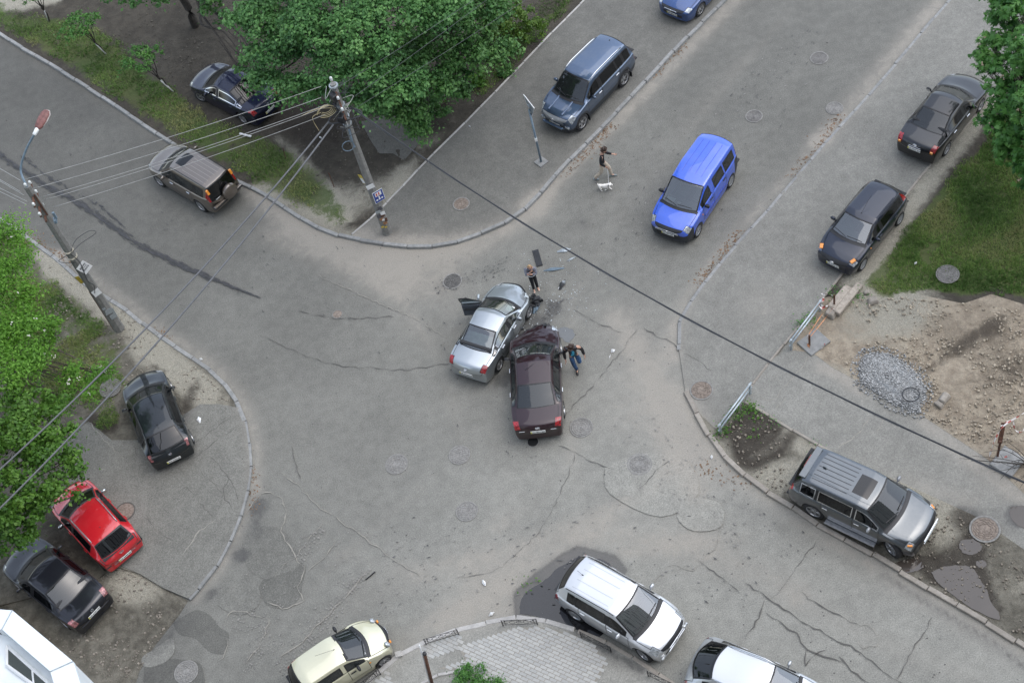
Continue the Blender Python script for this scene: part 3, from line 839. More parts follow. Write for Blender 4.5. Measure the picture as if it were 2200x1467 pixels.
M_GRASS = leaf_mat('grass_blades', [(.056,.112,.022),(.102,.19,.040),(.165,.265,.06),(.27,.28,.115)], .2, .7)
def tufts(name, px, z, n, thr=.30, hmax=.10):
    poly = W2(px, z); A = np.array([tuple(p) for p in poly]); mn, mx = A.min(0), A.max(0)
    P = RNG.uniform(mn, mx, (n, 2)); P = P[inside(P, poly)]
    F = features(P[:, 0], P[:, 1])
    den = F[:, GRASS]+(fbm(P[:, 0], P[:, 1], .9, 5)-.5)*2.0-F[:, SAND]*.5-F[:, DARK]*.15
    P = P[den > thr+RNG.random(len(P))*.25]
    N = len(P); nb = 4
    a = RNG.random((N, nb))*2*np.pi; h = RNG.uniform(.35, 1, (N, nb))*hmax; r = RNG.uniform(.03, .09, (N, nb)); wd = RNG.uniform(.008, .02, (N, nb))
    ox = P[:, 0, None]+RNG.normal(0, .035, (N, nb)); oy = P[:, 1, None]+RNG.normal(0, .035, (N, nb))
    V = np.empty((N, nb, 3, 3))
    V[..., 0, 0] = ox-np.sin(a)*wd; V[..., 0, 1] = oy+np.cos(a)*wd; V[..., 0, 2] = z-.01
    V[..., 1, 0] = ox+np.sin(a)*wd; V[..., 1, 1] = oy-np.cos(a)*wd; V[..., 1, 2] = z-.01
    V[..., 2, 0] = ox+np.cos(a)*r; V[..., 2, 1] = oy+np.sin(a)*r; V[..., 2, 2] = z+h
    V = V.reshape(-1, 3); T = len(V)//3
    me = bpy.data.meshes.new(name); me.vertices.add(len(V)); me.vertices.foreach_set('co', V.ravel())
    me.loops.add(len(V)); me.loops.foreach_set('vertex_index', np.arange(len(V), dtype=np.int32))
    me.polygons.add(T); me.polygons.foreach_set('loop_start', np.arange(0, len(V), 3, dtype=np.int32)); me.polygons.foreach_set('loop_total', np.full(T, 3, dtype=np.int32))
    me.update(); me.materials.append(M_GRASS)
    at = me.attributes.new('tint', 'FLOAT', 'FACE')
    tt = np.clip(np.repeat(fbm(P[:, 0], P[:, 1], .55, 4)*2.2-.6, nb)+RNG.normal(0, .2, T), 0, 1)
    at.data.foreach_set('value', tt.astype(np.float32))
    o = link(bpy.data.objects.new(name, me)); o['kind'] = 'stuff'
    return o
tufts('grass', [(-100,-60),(0,60),(300,250),(500,372),(740,500),(760,440),(640,320),(480,260),(330,150),(230,60),(120,10)], Z_V+.01, 52000)
tufts('grass', [(1010,230),(1090,160),(1250,-10),(1150,-60),(1000,150)], Z_V+.01, 9000)
tufts('grass', [(-60,420),(60,515),(190,625),(290,700),(290,760),(270,850),(260,940),(180,930),(100,880),(-80,840)], Z_V+.01, 34000)
tufts('grass', [(2290,60),(2110,250),(1995,370),(1805,600),(1850,625),(1950,640),(2070,660),(2130,640),(2300,670)], Z_L+.01, 52000)
for k_, (px_, z_) in enumerate((([(0,60),(300,250),(500,372),(740,500),(760,440),(640,320),(480,260),(330,150),(230,60)], Z_V), ([(-60,420),(60,515),(190,625),(290,700),(270,850),(180,930),(-80,840)], Z_V), ([(2290,60),(2110,250),(1995,370),(1805,600),(1850,625),(1950,640),(2070,660),(2300,670)], Z_L))):
    tufts('tall_grass', px_, z_+.01, 5200, .52, .24)

# clods and rubble on the building plot and the mud
def clods(name, px, z, n, col, smax=.06):
    poly = W2(px, z); A = np.array([tuple(p) for p in poly]); mn, mx = A.min(0), A.max(0)
    P = RNG.uniform(mn, mx, (n, 2)); P = P[inside(P, poly)]; P = P[fbm(P[:, 0], P[:, 1], .7, 4) > .42+RNG.random(len(P))*.14]
    mb = MB()
    for x, y in P: s_ = smax*random.random()**2.2+.012; mb.rock((x, y, z+.012), (s_, s_*.8, s_*.55))
    t = NT(name); a_ = t.attr('tint').outputs['Fac']; t.set(Base_Color=t.mix(a_, C4(*[c*.65 for c in col]), C4(*[c*1.35 for c in col])), Roughness=.95)
    o = mb.build(name, t.m); o['kind'] = 'stuff'
    at = o.data.attributes.new('tint', 'FLOAT', 'FACE'); tv = np.repeat(RNG.random(len(o.data.polygons)//6+1), 6)[:len(o.data.polygons)]; at.data.foreach_set('value', tv.astype(np.float32))
clods('soil_clods', [(1770,650),(1850,632),(2010,645),(2220,670),(2220,1040),(2110,970),(1985,890),(1900,840),(1750,745)], Z_L+.05, 6500, (.32, .275, .21), .05)
clods('soil_clods', [(1545,930),(1600,870),(1720,940),(1990,1065),(2210,1200),(2210,1380),(2000,1260),(1690,1075),(1580,995)], Z_M+.03, 3500, (.20, .175, .14), .05)
clods('soil_clods', [(60,520),(260,665),(420,790),(500,860),(430,870),(330,800),(200,900),(130,820)], Z_V+.02, 2600, (.24, .215, .175), .04)
clods('soil_clods', [(0,1200),(200,1250),(262,1214),(350,1262),(400,1290),(330,1390),(300,1440),(250,1470),(0,1330)], .02, 2600, (.22, .195, .16), .05)
clods('soil_clods', [(150,0),(500,0),(520,130),(700,260),(900,300),(800,450),(700,460),(560,290),(330,150)], Z_V+.02, 3000, (.10, .09, .072), .04)
# ------------------------------------------------------------------ car materials
def paint_mat(name, col, metal=.35, rough=.42, coat=1.0, dusty=.10, ior=1.75):
    t = NT(name); P = t.coord('Object')
    f = t.ramp(t.noise(2.2, 5, .7, P), .42, .75)
    c = t.mix(t.math('MULTIPLY', f, dusty), C4(*col), C4(.30, .29, .27))
    t.set(Base_Color=c, Metallic=metal, Roughness=rough)
    t.b.inputs['Coat Weight'].default_value = coat
    t.l(t.ramp(t.noise(3, 5, .7, P), .4, .8, .02, .09), t.b.inputs['Coat Roughness'])
    t.b.inputs['Coat IOR'].default_value = ior
    t.b.inputs['Specular IOR Level'].default_value = .25
    return t.m
def glass_mat(name, tint, alpha=.55, rough=.015, ior=1.55):
    t = NT(name)
    gl = t.n('ShaderNodeBsdfGlossy'); gl.inputs['Roughness'].default_value = rough; gl.inputs['Color'].default_value = (1, 1, 1, 1)
    tr = t.n('ShaderNodeBsdfTransparent'); tr.inputs['Color'].default_value = C4(*tint)
    df = t.n('ShaderNodeBsdfDiffuse'); df.inputs['Color'].default_value = C4(*[x*.22 for x in tint])
    m1 = t.n('ShaderNodeMixShader'); m1.inputs[0].default_value = alpha
    t.l(df.outputs[0], m1.inputs[1]); t.l(tr.outputs[0], m1.inputs[2])
    fr = t.n('ShaderNodeFresnel'); fr.inputs['IOR'].default_value = ior
    mx = t.n('ShaderNodeMixShader'); t.l(fr.outputs[0], mx.inputs[0]); t.l(m1.outputs[0], mx.inputs[1]); t.l(gl.outputs[0], mx.inputs[2])
    t.l(mx.outputs[0], t.out.inputs['Surface'])
    return t.m
G_CLEAR = glass_mat('glass_clear', (.62, .72, .68), .85, ior=2.45)
G_TINT = glass_mat('glass_tinted', (.16, .19, .19), .6, ior=1.7)
G_DARK = glass_mat('glass_privacy', (.03, .035, .04), .5)
M_BLACK = plain('black_plastic', (.016, .017, .019), .5, scale=12)
M_TRIM = plain('dark_trim', (.028, .031, .036), .6, scale=12, var=.2)
M_SEAL = plain('window_rubber', (.008, .008, .009), .45)
M_CHROME = plain('chrome', (.62, .63, .64), .14, 1.0, var=.05)
M_ALLOY = plain('alloy_wheel', (.40, .405, .41), .32, .85, var=.15, scale=9)
M_STEEL = plain('steel_wheel_cover', (.30, .31, .32), .45, .4, var=.15, scale=9)
M_TYRE = plain('tyre_rubber', (.018, .018, .019), .85, var=.3, scale=14)
M_LAMP = plain('headlamp_glass', (.44, .47, .49), .10, .45, var=.45, scale=16, coat=1)
M_RED = plain('tail_lamp_red', (.26, .008, .012), .12, var=.6, scale=16, coat=1)
M_REDC = plain('tail_lamp_clear', (.30, .12, .12), .12, .3, var=.6, scale=14, coat=1)
M_AMBER = plain('amber_lens', (.75, .26, .02), .12, var=.12, coat=1)
M_PLATE = plain('plate_white', (.72, .73, .70), .4, var=.06)
M_PLATEY = plain('plate_stripe', (.55, .52, .10), .4, var=.1)
M_INK = plain('plate_ink', (.01, .01, .012), .5)
M_SEATD = plain('seat_fabric_dark', (.035, .036, .038), .9, scale=30)
M_SEATG = plain('seat_fabric_grey', (.16, .16, .16), .9, scale=30)
M_DASH = plain('dashboard_plastic', (.045, .047, .05), .7, scale=20)
M_PAPER = plain('paper_sheet', (.75, .77, .75), .7)
M_WELL = plain('wheel_well', (.010, .010, .010), .9)

def lerp_keys(keys, x):
    """keys: [(x, v)] sorted by falling x"""
    xs = [k[0] for k in keys][::-1]; vs = [k[1] for k in keys][::-1]
    return float(np.interp(x, xs, vs))

_wheel_cache = {}
def wheel_meshes(r, style):
    k = (round(r, 3), style)
    if k in _wheel_cache: return _wheel_cache[k]
    wd = .205
    ty = MB().lathe([(r*.66, -wd/2+.01), (r*.92, -wd/2), (r*.985, -wd/2+.03), (r, -wd*.22), (r, wd*.22), (r*.985, wd/2-.03), (r*.92, wd/2), (r*.66, wd/2-.01)], (0, 0, 0), 'Y', 28, cap=False)
    me = bpy.data.meshes.new('tyre'); me.from_pydata(ty.v, [], ty.f); me.materials.append(M_TYRE); me.polygons.foreach_set('use_smooth', [True]*len(me.polygons)); me.update()
    # rim, outer face at -Y of the lathe axis is h>0 -> y = h
    rb = MB()
    rr = r*.68
    rb.lathe([(rr, wd/2-.004), (rr*.93, wd/2-.002), (rr*.90, wd/2-.03), (rr*.86, wd/2-.10)], (0, 0, 0), 'Y', 24, cap=False)
    n = {'five': 5, 'six': 6, 'cover': 9, 'seven': 7}[style]
    for i in range(n):
        a = 2*pi*i/n
        M = Matrix.Rotation(a, 3, 'Y')
        w0, w1 = (rr*.13, rr*.10) if style != 'cover' else (rr*.11, rr*.13)
        q = [Vector((-w0, wd/2-.030, rr*.10)), Vector((w0, wd/2-.030, rr*.10)), Vector((w1, wd/2-.012, rr*.92)), Vector((-w1, wd/2-.012, rr*.92)),
             Vector((-w0*1.3, wd/2-.06, rr*.10)), Vector((w0*1.3, wd/2-.06, rr*.10)), Vector((w1*1.3, wd/2-.05, rr*.92)), Vector((-w1*1.3, wd/2-.05, rr*.92))]
        n0 = len(rb.v); rb.v += [tuple(M @ p) for p in q]
        rb.f += [tuple(n0+j for j in f) for f in ((0,1,2,3),(1,5,6,2),(3,2,6,7),(0,3,7,4),(0,4,5,1))]
    rb.lathe([(0, wd/2-.012), (rr*.17, wd/2-.016), (rr*.2, wd/2-.05)], (0, 0, 0), 'Y', 14)
    mr = bpy.data.meshes.new('rim'); mr.from_pydata(rb.v, [], rb.f); mr.materials.append(M_STEEL if style == 'cover' else M_ALLOY); mr.update()
    db = MB().lathe([(0, wd/2-.085), (rr*.9, wd/2-.09)], (0, 0, 0), 'Y', 20)
    mdk = bpy.data.meshes.new('brake_disc'); mdk.from_pydata(db.v, [], db.f); mdk.materials.append(M_WELL); mdk.update()
    _wheel_cache[k] = (me, mr, mdk)
    return _wheel_cache[k]

def text_mesh(name, s, size, mat, parent=None, extrude=.001):
    cu = bpy.data.curves.new(name, 'FONT'); cu.body = s; cu.size = size; cu.align_x = 'CENTER'; cu.align_y = 'CENTER'; cu.extrude = extrude; cu.resolution_u = 2
    to = bpy.data.objects.new(name+'_src', cu); COL.objects.link(to)
    bpy.context.view_layer.update()
    me = bpy.data.meshes.new_from_object(to.evaluated_get(bpy.context.evaluated_depsgraph_get()))
    bpy.data.objects.remove(to); bpy.data.curves.remove(cu)
    me.materials.clear(); me.materials.append(mat)
    o = bpy.data.objects.new(name, me); o.data.name = name
    return link(o, parent)

NCOL = 9
def build_car(S):
    """S: a dict of sizes.  The car points along +X, stands on z = 0 and has its axles at +-wb/2."""
    W = S['W']; hw = W/2; wb = S['wb']; L = S['L']; H = S['H']
    xf = wb/2+S['fo']; xr = xf-L
    gc = S.get('gc', .19); wr = S.get('wr', .31); ra = wr+.055
    xw = (wb/2, -wb/2)
    top = S['top'](xf, xr, wb, H)                  # keys (x, ztop, half width of the top edge)
    ztk = [(a, b) for a, b, c in top]; wtk = [(a, c*hw) for a, b, c in top]
    blt = S['belt'](xf, xr, wb, H)
    wk = [(xf, S.get('wn', .80)*hw), (xf-.12, (S.get('wn', .80)+.09)*hw), (xf-.4, .965*hw), (wb/2, hw), (-wb/2, hw), (xr+.45, .97*hw), (xr+.12, .92*hw), (xr, S.get('wtl', .87)*hw)]
    xc, xh, xt, xb = S['xc'](wb), S['xh'](wb), S['xt'](xr), S['xb'](xr)
    wins = S['wins'](wb, xr)                       # side windows (x0 > x1)
    nb, tb = S.get('nb', .20), S.get('tb', .14)
    endb = [(xf, nb), (xf-.15, nb*.9), (xf-.55, .06), (xf-.8, 0), (xr+.8, 0), (xr+.5, -.03), (xr+.15, -tb*.9), (xr, -tb)]
    topb = [(xc+.35, 0), (xc+.10, .16), (xc, .17), (xh, .09), (xh-.5, 0), (xt+.3, 0), (xt, S.get('rtb', -.05)), (xb, S.get('rbb', -.10)), (xb-.12, 0)] if xt > xb+.02 else [(xc+.35, 0), (xc+.1, .16), (xc, .17), (xh, .09), (xh-.5, 0)]
    xs = {xf, xf-.12, xf-.42, xc+.10, xc, xh, xt, xb, xr, xr+.05, xr+.16}
    if S.get('tail3', True): xs.add(xr+.32)
    for a, b in wins: xs |= {a, b}
    for k in S.get('extra', lambda *a: [])(xf, xr, wb): xs.add(k)
    for d in S.get('doors', lambda *a: [])(wb, xr): xs |= {d[0], d[1]}
    keys = sorted(xs, reverse=True)
    for c in xw:
        for q in (ra+.02, ra*.96, ra*.62, 0, -ra*.62, -ra*.96, -ra-.02):
            x = c+q
            if min(abs(x-k) for k in keys) > .045 or abs(q) >= ra*.95: keys.append(x)
    keys = sorted(set(keys), reverse=True)
    out = [keys[0]]
    for k in keys[1:]:
        if out[-1]-k > .018: out.append(k)
    # fill long gaps
    xs = [out[0]]
    for k in out[1:]:
        gap = xs[-1]-k
        if gap > .5:
            n = int(gap/.4)
            for j in range(1, n+1): xs.append(out[out.index(k)-1]-gap*j/(n+1))
        xs.append(k)
    nr = len(xs)
    crown_r, crown_h = S.get('crown', .055), .045
    def zb(x):
        z = gc
        if x > xf-.3: z = gc+.05*(x-(xf-.3))/.3
        if x < xr+.3: z = gc+.10*((xr+.3)-x)/.3
        for c in xw:
            d = abs(x-c)
            if d < ra: z = max(z, wr+math.sqrt(max(0, ra*ra-d*d)))
        return z
    V = np.zeros((nr, NCOL, 3))
    for i, x in enumerate(xs):
        w_ = lerp_keys(wk, x); zt = lerp_keys(ztk, x); wt = min(lerp_keys(wtk, x), w_-.03)
        zs = min(lerp_keys(blt, x), zt-.05)
        green = xb <= x <= xc
        gh = max(0.0, zt-zs)
        z0 = min(zb(x), zs-.03)
        cr = crown_r if gh > .25 else crown_h
        ze = zt-min(cr, gh*.6)
        P4 = (w_-.045, zs+.02)
        f = .86 if gh > .2 else .5
        P6 = (wt, ze)
        bul = .012 if gh > .2 else .004
        P5 = (P4[0]+(P6[0]-P4[0])*f+bul, P4[1]+(P6[1]-P4[1])*f)
        prof = [(w_-.055 if z0 < wr+.1 else w_-.012, z0), (w_-.012, z0+(zs-z0)*.30), (w_+.004, z0+(zs-z0)*.66), (w_-.018, zs), P4, P5, P6, (wt*.56, zt-cr*.28), (0, zt)]
        eb = lerp_keys(endb, x); tbw = lerp_keys(topb, x)
        for j, (y, z) in enumerate(prof):
            xx = x-eb*(y/hw)**2
            if j >= 6: xx += tbw*(1-(y/max(wt, .1))**2) if x > (xh+xt)/2 else tbw*(1-(y/max(wt, .1))**2)
            V[i, j] = (xx, y, z)
    dent = S.get('dent')
    idx = {}; verts = []
    for i in range(nr):
        for s in (1, -1):
            for j in range(NCOL):
                if j == NCOL-1 and s == -1: idx[(i, j, s)] = idx[(i, j, 1)]; continue
                idx[(i, j, s)] = len(verts); v = V[i, j]; verts.append((v[0], v[1]*s, v[2]))
    names = ['body']; nid = {'body': 0}
    def pid(n):
        if n not in nid: nid[n] = len(names); names.append(n)
        return nid[n]
    faces = []; fid = []
    doors = S.get('doors', lambda *a: [])(wb, xr)
    def region(i, j, s):
        xm = (xs[i]+xs[i+1])/2
        sd_ = 'L' if s == 1 else 'R'
        if j in (6, 7) and xh < xm < xc: return 'windscreen'
        if j in (6, 7) and xb < xm < xt: return 'rear_window'
        if j in (5, 6, 7) and xc < xm < xc+.10: return 'cowl_panel'
        if j == 4:
            for k, (a, b) in enumerate(wins):
                if b < xm < a: return 'side_window|%d%s' % (k, sd_)
            if wins and wins[-1][1] < xm < wins[0][0]: return 'pillar'
        hl = S.get('head', (.42, (3, 4, 5)))
        if xf-hl[0] < xm < xf-.10 and j in hl[1]: return 'headlight|'+sd_
        tl = S.get('tail')
        if tl:
            for (a, b, js) in tl(xr, xt, xb):
                if b < xm < a and j in js: return 'taillight|'+sd_
        if xm > xf-.12 and j in S.get('grille', (6, 7)): return 'grille'
        if xc+.10 < xm < xf-.12 and j in (5, 6, 7): return 'bonnet'
        if S.get('boot', True) and xm < xb and j in (5, 6, 7): return 'boot_lid' if S.get('boot', True) is True else 'tailgate'
        if S.get('dark_bumper') and j in (0, 1, 2) and (xm > wb/2+ra+.02 or xm < -wb/2-ra-.02): return 'bumper|'+('F' if xm > 0 else 'B')
        if S.get('sill_trim') and j == 0: return 'sill_trim'
        for k, d in enumerate(doors):
            if d[1] < xm < d[0] and j in (1, 2, 3): return 'door|%d%s' % (k, sd_)
        sr = S.get('sunroof')
        if sr and j in (7,) and sr(wb)[1] < xm < sr(wb)[0]: return 'sunroof'
        return 'body'
    for i in range(nr-1):
        for s in (1, -1):
            for j in range(NCOL-1):
                a, b, c, d = idx[(i, j, s)], idx[(i, j+1, s)], idx[(i+1, j+1, s)], idx[(i+1, j, s)]
                faces.append((d, c, b, a) if s == 1 else (a, b, c, d)); fid.append(pid(region(i, j, s)))
    for i, fl in ((0, False), (nr-1, True)):
        for j in range(NCOL-1):
            a, b = idx[(i, j, 1)], idx[(i, j+1, 1)]; c, d = idx[(i, j+1, -1)], idx[(i, j, -1)]
            f = (a, d, c, b) if c != b else (a, d, b)
            faces.append(f[::-1] if not fl else f)
            nm = 'body'
            if S.get('dark_bumper'): nm = 'bumper|'+('F' if i == 0 else 'B')
            if i == 0 and j >= 4: nm = 'grille'
            if i == 0 and j in (1,) : nm = 'lower_grille'
            fid.append(pid(nm))
    me = bpy.data.meshes.new('cage')
    me.from_pydata(verts, [], faces)
    me.polygons.foreach_set('material_index', np.array(fid, dtype=np.int32))
    for _ in names: me.materials.append(M_BLACK)
    me.update()
    # creases
    crv = {}
    def cz(i, j, i2, j2, v):
        for s in (1, -1): crv[tuple(sorted((idx[(i, j, s)], idx[(i2, j2, s)])))] = v
    for i in range(nr):
        for j in range(NCOL-1):
            for row, v in ((xc, .75), (xh, .45), (xt, .55), (xb, .7)):
                if abs(xs[i]-row) < .005 and j >= 5: cz(i, j, i, j+1, v)
        if i < nr-1:
            xm = (xs[i]+xs[i+1])/2
            for j, v in ((0, .8), (3, S.get('beltcrease', .55)), (4, .35), (6, .45 if xb < xm < xc else .3)): cz(i, j, i+1, j, v)
    at = me.attributes.new('crease_edge', 'FLOAT', 'EDGE')
    ev = np.array([crv.get(tuple(sorted(e.vertices)), 0.0) for e in me.edges], dtype=np.float32)
    at.data.foreach_set('value', ev)
    co = bpy.data.objects.new('cage', me); COL.objects.link(co)
    md = co.modifiers.new('s', 'SUBSURF'); md.levels = 2; md.render_levels = 2; md.boundary_smooth = 'PRESERVE_CORNERS'
    bpy.context.view_layer.update()
    sm = bpy.data.meshes.new_from_object(co.evaluated_get(bpy.context.evaluated_depsgraph_get()))
    bpy.data.objects.remove(co); bpy.data.meshes.remove(me)
    n = len(sm.vertices); P = np.empty(n*3); sm.vertices.foreach_get('co', P); P = P.reshape(-1, 3)
    if dent is not None:
        P = dent(P, xf, xr, hw); sm.vertices.foreach_set('co', P.ravel()); sm.update()
    N = np.empty(n*3); sm.vertex_normals.foreach_get('vector', N); N = N.reshape(-1, 3)
    fv = [tuple(p.vertices) for p in sm.polygons]; fm = [p.material_index for p in sm.polygons]
    root = empty(S['name'])
    paint = S['paint']
    MATS = {'body': paint, 'bonnet': paint, 'boot_lid': paint, 'tailgate': paint, 'door': paint, 'windscreen': S.get('g_ws', G_CLEAR), 'rear_window': S.get('g_rw', G_TINT),
            'side_window': S.get('g_sw', G_TINT), 'headlight': M_LAMP, 'taillight': S.get('m_tail', M_RED), 'grille': S.get('m_grille', M_BLACK), 'lower_grille': M_BLACK, 'cowl_panel': M_BLACK,
            'pillar': S.get('m_pillar', M_SEAL), 'bumper': S.get('m_bumper', M_TRIM), 'sill_trim': M_TRIM, 'sunroof': G_DARK}
    parts = {}
    def loop_edges(fs):
        cnt = {}
        for f in fs:
            for q in range(len(f)):
                a, b = f[q], f[(q+1) % len(f)]
                if (b, a) in cnt: del cnt[(b, a)]
                else: cnt[(a, b)] = 1
        return list(cnt)
    def islands(fs):
        par = {}
        def find(v):
            while par[v] != v: par[v] = par[par[v]]; v = par[v]
            return v
        for f in fs:
            for v in f: par.setdefault(v, v)
            for v in f[1:]: par[find(v)] = find(f[0])
        gr = {}
        for f in fs: gr.setdefault(find(f[0]), []).append(f)
        return sorted(gr.values(), key=len, reverse=True)
    def edge_strips(edges, wid, name, mat, parent, lift=.003, low=0.0):
        par = {}
        def find(v):
            while par[v] != v: par[v] = par[par[v]]; v = par[v]
            return v
        es = []
        for a, b in edges:
            if P[a][2] < low and P[b][2] < low: continue
            es.append((a, b)); par.setdefault(a, a); par.setdefault(b, b); par[find(a)] = find(b)
        gr = {}
        for a, b in es: gr.setdefault(find(a), []).append((a, b))
        for el in gr.values():
            if len(el) < 3: continue
            V_ = []; F_ = []; side = {}
            for a, b in el:
                d = Vector(P[b]-P[a])
                if d.length < 1e-7: continue
                d.normalize(); sdv = d.cross(Vector(N[a])+Vector(N[b])); sdv.normalize()
                for v in (a, b): side[v] = side.get(v, Vector((0, 0, 0)))+sdv
            ix = {}
            for v, sv in side.items():
                sv.normalize(); ix[v] = len(V_); p = Vector(P[v])+Vector(N[v])*lift
                V_ += [tuple(p-sv*wid/2), tuple(p+sv*wid/2)]
            for a, b in el:
                if a in ix and b in ix: F_.append((ix[a], ix[b], ix[b]+1, ix[a]+1))
            if F_: mesh_np(name, V_, F_, mat, parent)
    for k, nm in enumerate(names):
        fs_all = [fv[q] for q in range(len(fv)) if fm[q] == k]
        if not fs_all: continue
        if S.get('skip') and nm in S['skip']: continue
        base = nm.split('|')[0]
        for q_, fs in enumerate(islands(fs_all)):
            used = sorted({v for f in fs for v in f}); mp = {v: q for q, v in enumerate(used)}
            o = mesh_np(base if (q_ == 0 or base != 'body') else 'body_panel', P[used], [tuple(mp[v] for v in f) for f in fs], MATS[base], root, smooth=True)
            o.data.normals_split_custom_set_from_vertices([tuple(v) for v in N[used]])
            parts.setdefault(nm, o)
            if base in ('windscreen', 'rear_window'): edge_strips(loop_edges(fs), .05, 'window_seal', M_SEAL, o)
            elif base == 'side_window': edge_strips(loop_edges(fs), .035, 'window_seal', S.get('m_seal', M_SEAL), o)
            elif base in ('door', 'bonnet', 'boot_lid', 'tailgate', 'bumper'): edge_strips(loop_edges(fs), .018, 'panel_gap', M_SEAL, o, .0022, gc+.06)
    # floor, wheel wells and cabin
    mb = MB(); mb.box(((xf+xr)/2, 0, gc+.10), (L-.5, W-.56, .16)); mb.box(((xf+xr)/2, 0, gc+.26), (wb-2*ra-.05, W-.16, .12))
    mb.build('underbody', M_WELL, root)
    zbm = lerp_keys(blt, 0)
    mb = MB(); mb.box(((xc+.15+xb)/2-.1, 0, gc+.38), (xc-xb+.2, W-.24, .06)); mb.build('cabin_floor', M_SEATD, root)
    seatm = S.get('m_seat', M_SEATD)
    for s in (1, -1):
        mb = MB(); xs_ = xh-.15
        mb.bbox((xs_, s*.36, gc+.53), (.5, .48, .16), .04); st_ = mb.build('seat', seatm, root); mb = MB()
        Mt = Matrix.Rotation(-.25, 3, 'Y'); mb.bbox((xs_-.33, s*.36, gc+.80), (.13, .46, .56), .04, M=Mt); mb.build('backrest', seatm, st_); MB().bbox((xs_-.42, s*.36, gc+1.12), (.10, .26, .15), .03, M=Mt).build('headrest', seatm, st_)
    mb = MB(); xs_ = xh-1.05
    mb.bbox((xs_, 0, gc+.53), (.5, W-.40, .16), .04); st_ = mb.build('rear_bench', seatm, root); MB().bbox((xs_-.32, 0, gc+.76), (.14, W-.42, .50), .04, M=Matrix.Rotation(-.3, 3, 'Y')).build('backrest', seatm, st_)
    mb = MB(); mb.bbox((xc-.16, 0, lerp_keys(blt, xc)-.06), (.55, W-.26, .10), .03); mb.build('dashboard', S.get('m_dash', M_DASH), root)
    if S.get('shelf', True) and xt-xb > .25:
        mb = MB(); mb.box(((xt+xb)/2-.05, 0, lerp_keys(blt, xb)-.03), (xt-xb+.1, W-.42, .03)); mb.build('parcel_shelf', S.get('m_shelf', M_SEATD), root)
    sw = MB(); pts = [Vector((xc-.52+.06*sin(t), .36+.18*cos(t), lerp_keys(blt, xc)-.02+.17*sin(t))) for t in np.linspace(0, 2*pi, 17)]
    sw.tube(pts, .016, 6, False); sw.build('steering_wheel', M_BLACK, root)
    # wheels
    tm, rm, dm = wheel_meshes(wr, S.get('rim', 'five'))
    st = S.get('steer', 0.0)
    for c in xw:
        for s in (1, -1):
            o = bpy.data.objects.new('wheel', tm); o.location = (c, s*(hw-.125), wr-.004)
            o.rotation_euler = (0, random.uniform(0, 6.28), (0 if s == 1 else pi)+(st if c > 0 else 0)); link(o, root)
            link(bpy.data.objects.new('rim', rm), o); link(bpy.data.objects.new('brake_disc', dm), o)
    # mirrors
    mm = S.get('m_mirror', paint); zz = lerp_keys(blt, xc)+.09; xm_ = xc-S.get('mback', .42)
    for s in (1, -1):
        if S.get('no_mirror') == s: continue
        mb = MB()
        prof = [(.0, -.10), (.055, -.085), (.085, -.03), (.088, .05), (.06, .10), (0, .112)]
        mb.lathe(prof, (0, 0, 0), 'Y', 12)
        v = np.array(mb.v)*np.array([.62, 1.0, .95])
        mb.v = [tuple(q) for q in v+np.array([xm_, s*(hw+.075), zz])]
        mb.tube([(xm_, s*(hw-.06), zz-.07), (xm_, s*(hw+.03), zz-.03)], .022, 6)
        mo = mb.build('mirror', mm, root, True)
        gm = MB(); gm.quad((xm_-.058, s*(hw+.075)-.075, zz-.05), (xm_-.058, s*(hw+.075)+.075, zz-.05), (xm_-.058, s*(hw+.075)+.075, zz+.05), (xm_-.058, s*(hw+.075)-.075, zz+.05)); gm.build('mirror_glass', M_CHROME, mo)
    # door handles
    for k, d in enumerate(doors):
        for s in (1, -1):
            xx = d[1]+.16; hh = lerp_keys(blt, xx)-.10
            mb = MB(); mb.bbox((xx, s*(lerp_keys(wk, xx)+.012), hh), (.19, .03, .032), .008); mb.build('door_handle', S.get('m_handle', paint), root)
    # wipers on the windscreen
    zc = lerp_keys(ztk, xc); zh = lerp_keys(ztk, xh)
    for y0, y1 in ((.55, -.02), (-.05, -.60)):
        mb = MB(); sl = (zh-zc)/(xc-xh)
        a = Vector((xc+.17*(1-(y0/.7)**2)-.05, y0, zc+.05*sl+.012-.045*abs(y0)**2)); b = Vector((xc+.17*(1-(y1/.7)**2)-.09, y1, zc+.09*sl+.015-.045*abs(y1)**2))
        mb.tube([a, (a+b)/2+Vector((0, 0, .012)), b], .013, 5); mb.build('wiper', M_BLACK, root)
    # surface probe
    def surf(x, y, zlim=-1):
        m_ = np.hypot(P[:, 0]-x, P[:, 1]-y); m_[P[:, 2] < zlim] = 9
        return float(P[np.argmin(m_), 2])
    S['_surf'] = surf
    def face_x(y, z, front):
        m_ = (P[:, 0] if front else -P[:, 0])
        ok = (np.abs(P[:, 1]-y) < .16) & (np.abs(P[:, 2]-z) < .10)
        return float((m_[ok].max() if ok.any() else m_.max()))*(1 if front else -1)
    # number plates
    pl = S.get('plates', {})
    for side, (zp, txt, tilt) in pl.items():
        fr = side == 'front'; sg = 1 if fr else -1
        X = face_x(0, zp, fr)+sg*.018
        Mr = Matrix.Rotation(sg*pi/2, 4, 'Z') @ Matrix.Rotation(pi/2-tilt, 4, 'X')
        po = MB().bbox((0, 0, 0), (.52, .112, .012), .003).build('number_plate', M_PLATE, root)
        po.matrix_basis = Matrix.Translation((X, 0, zp)) @ Mr
        fl = MB().box((-.235, 0, .0075), (.045, .104, .002)).build('plate_stripe', M_PLATEY, po)
        tx = text_mesh('plate_lettering', txt, .094, M_INK, po); tx.location = (.018, -.002, .0085)
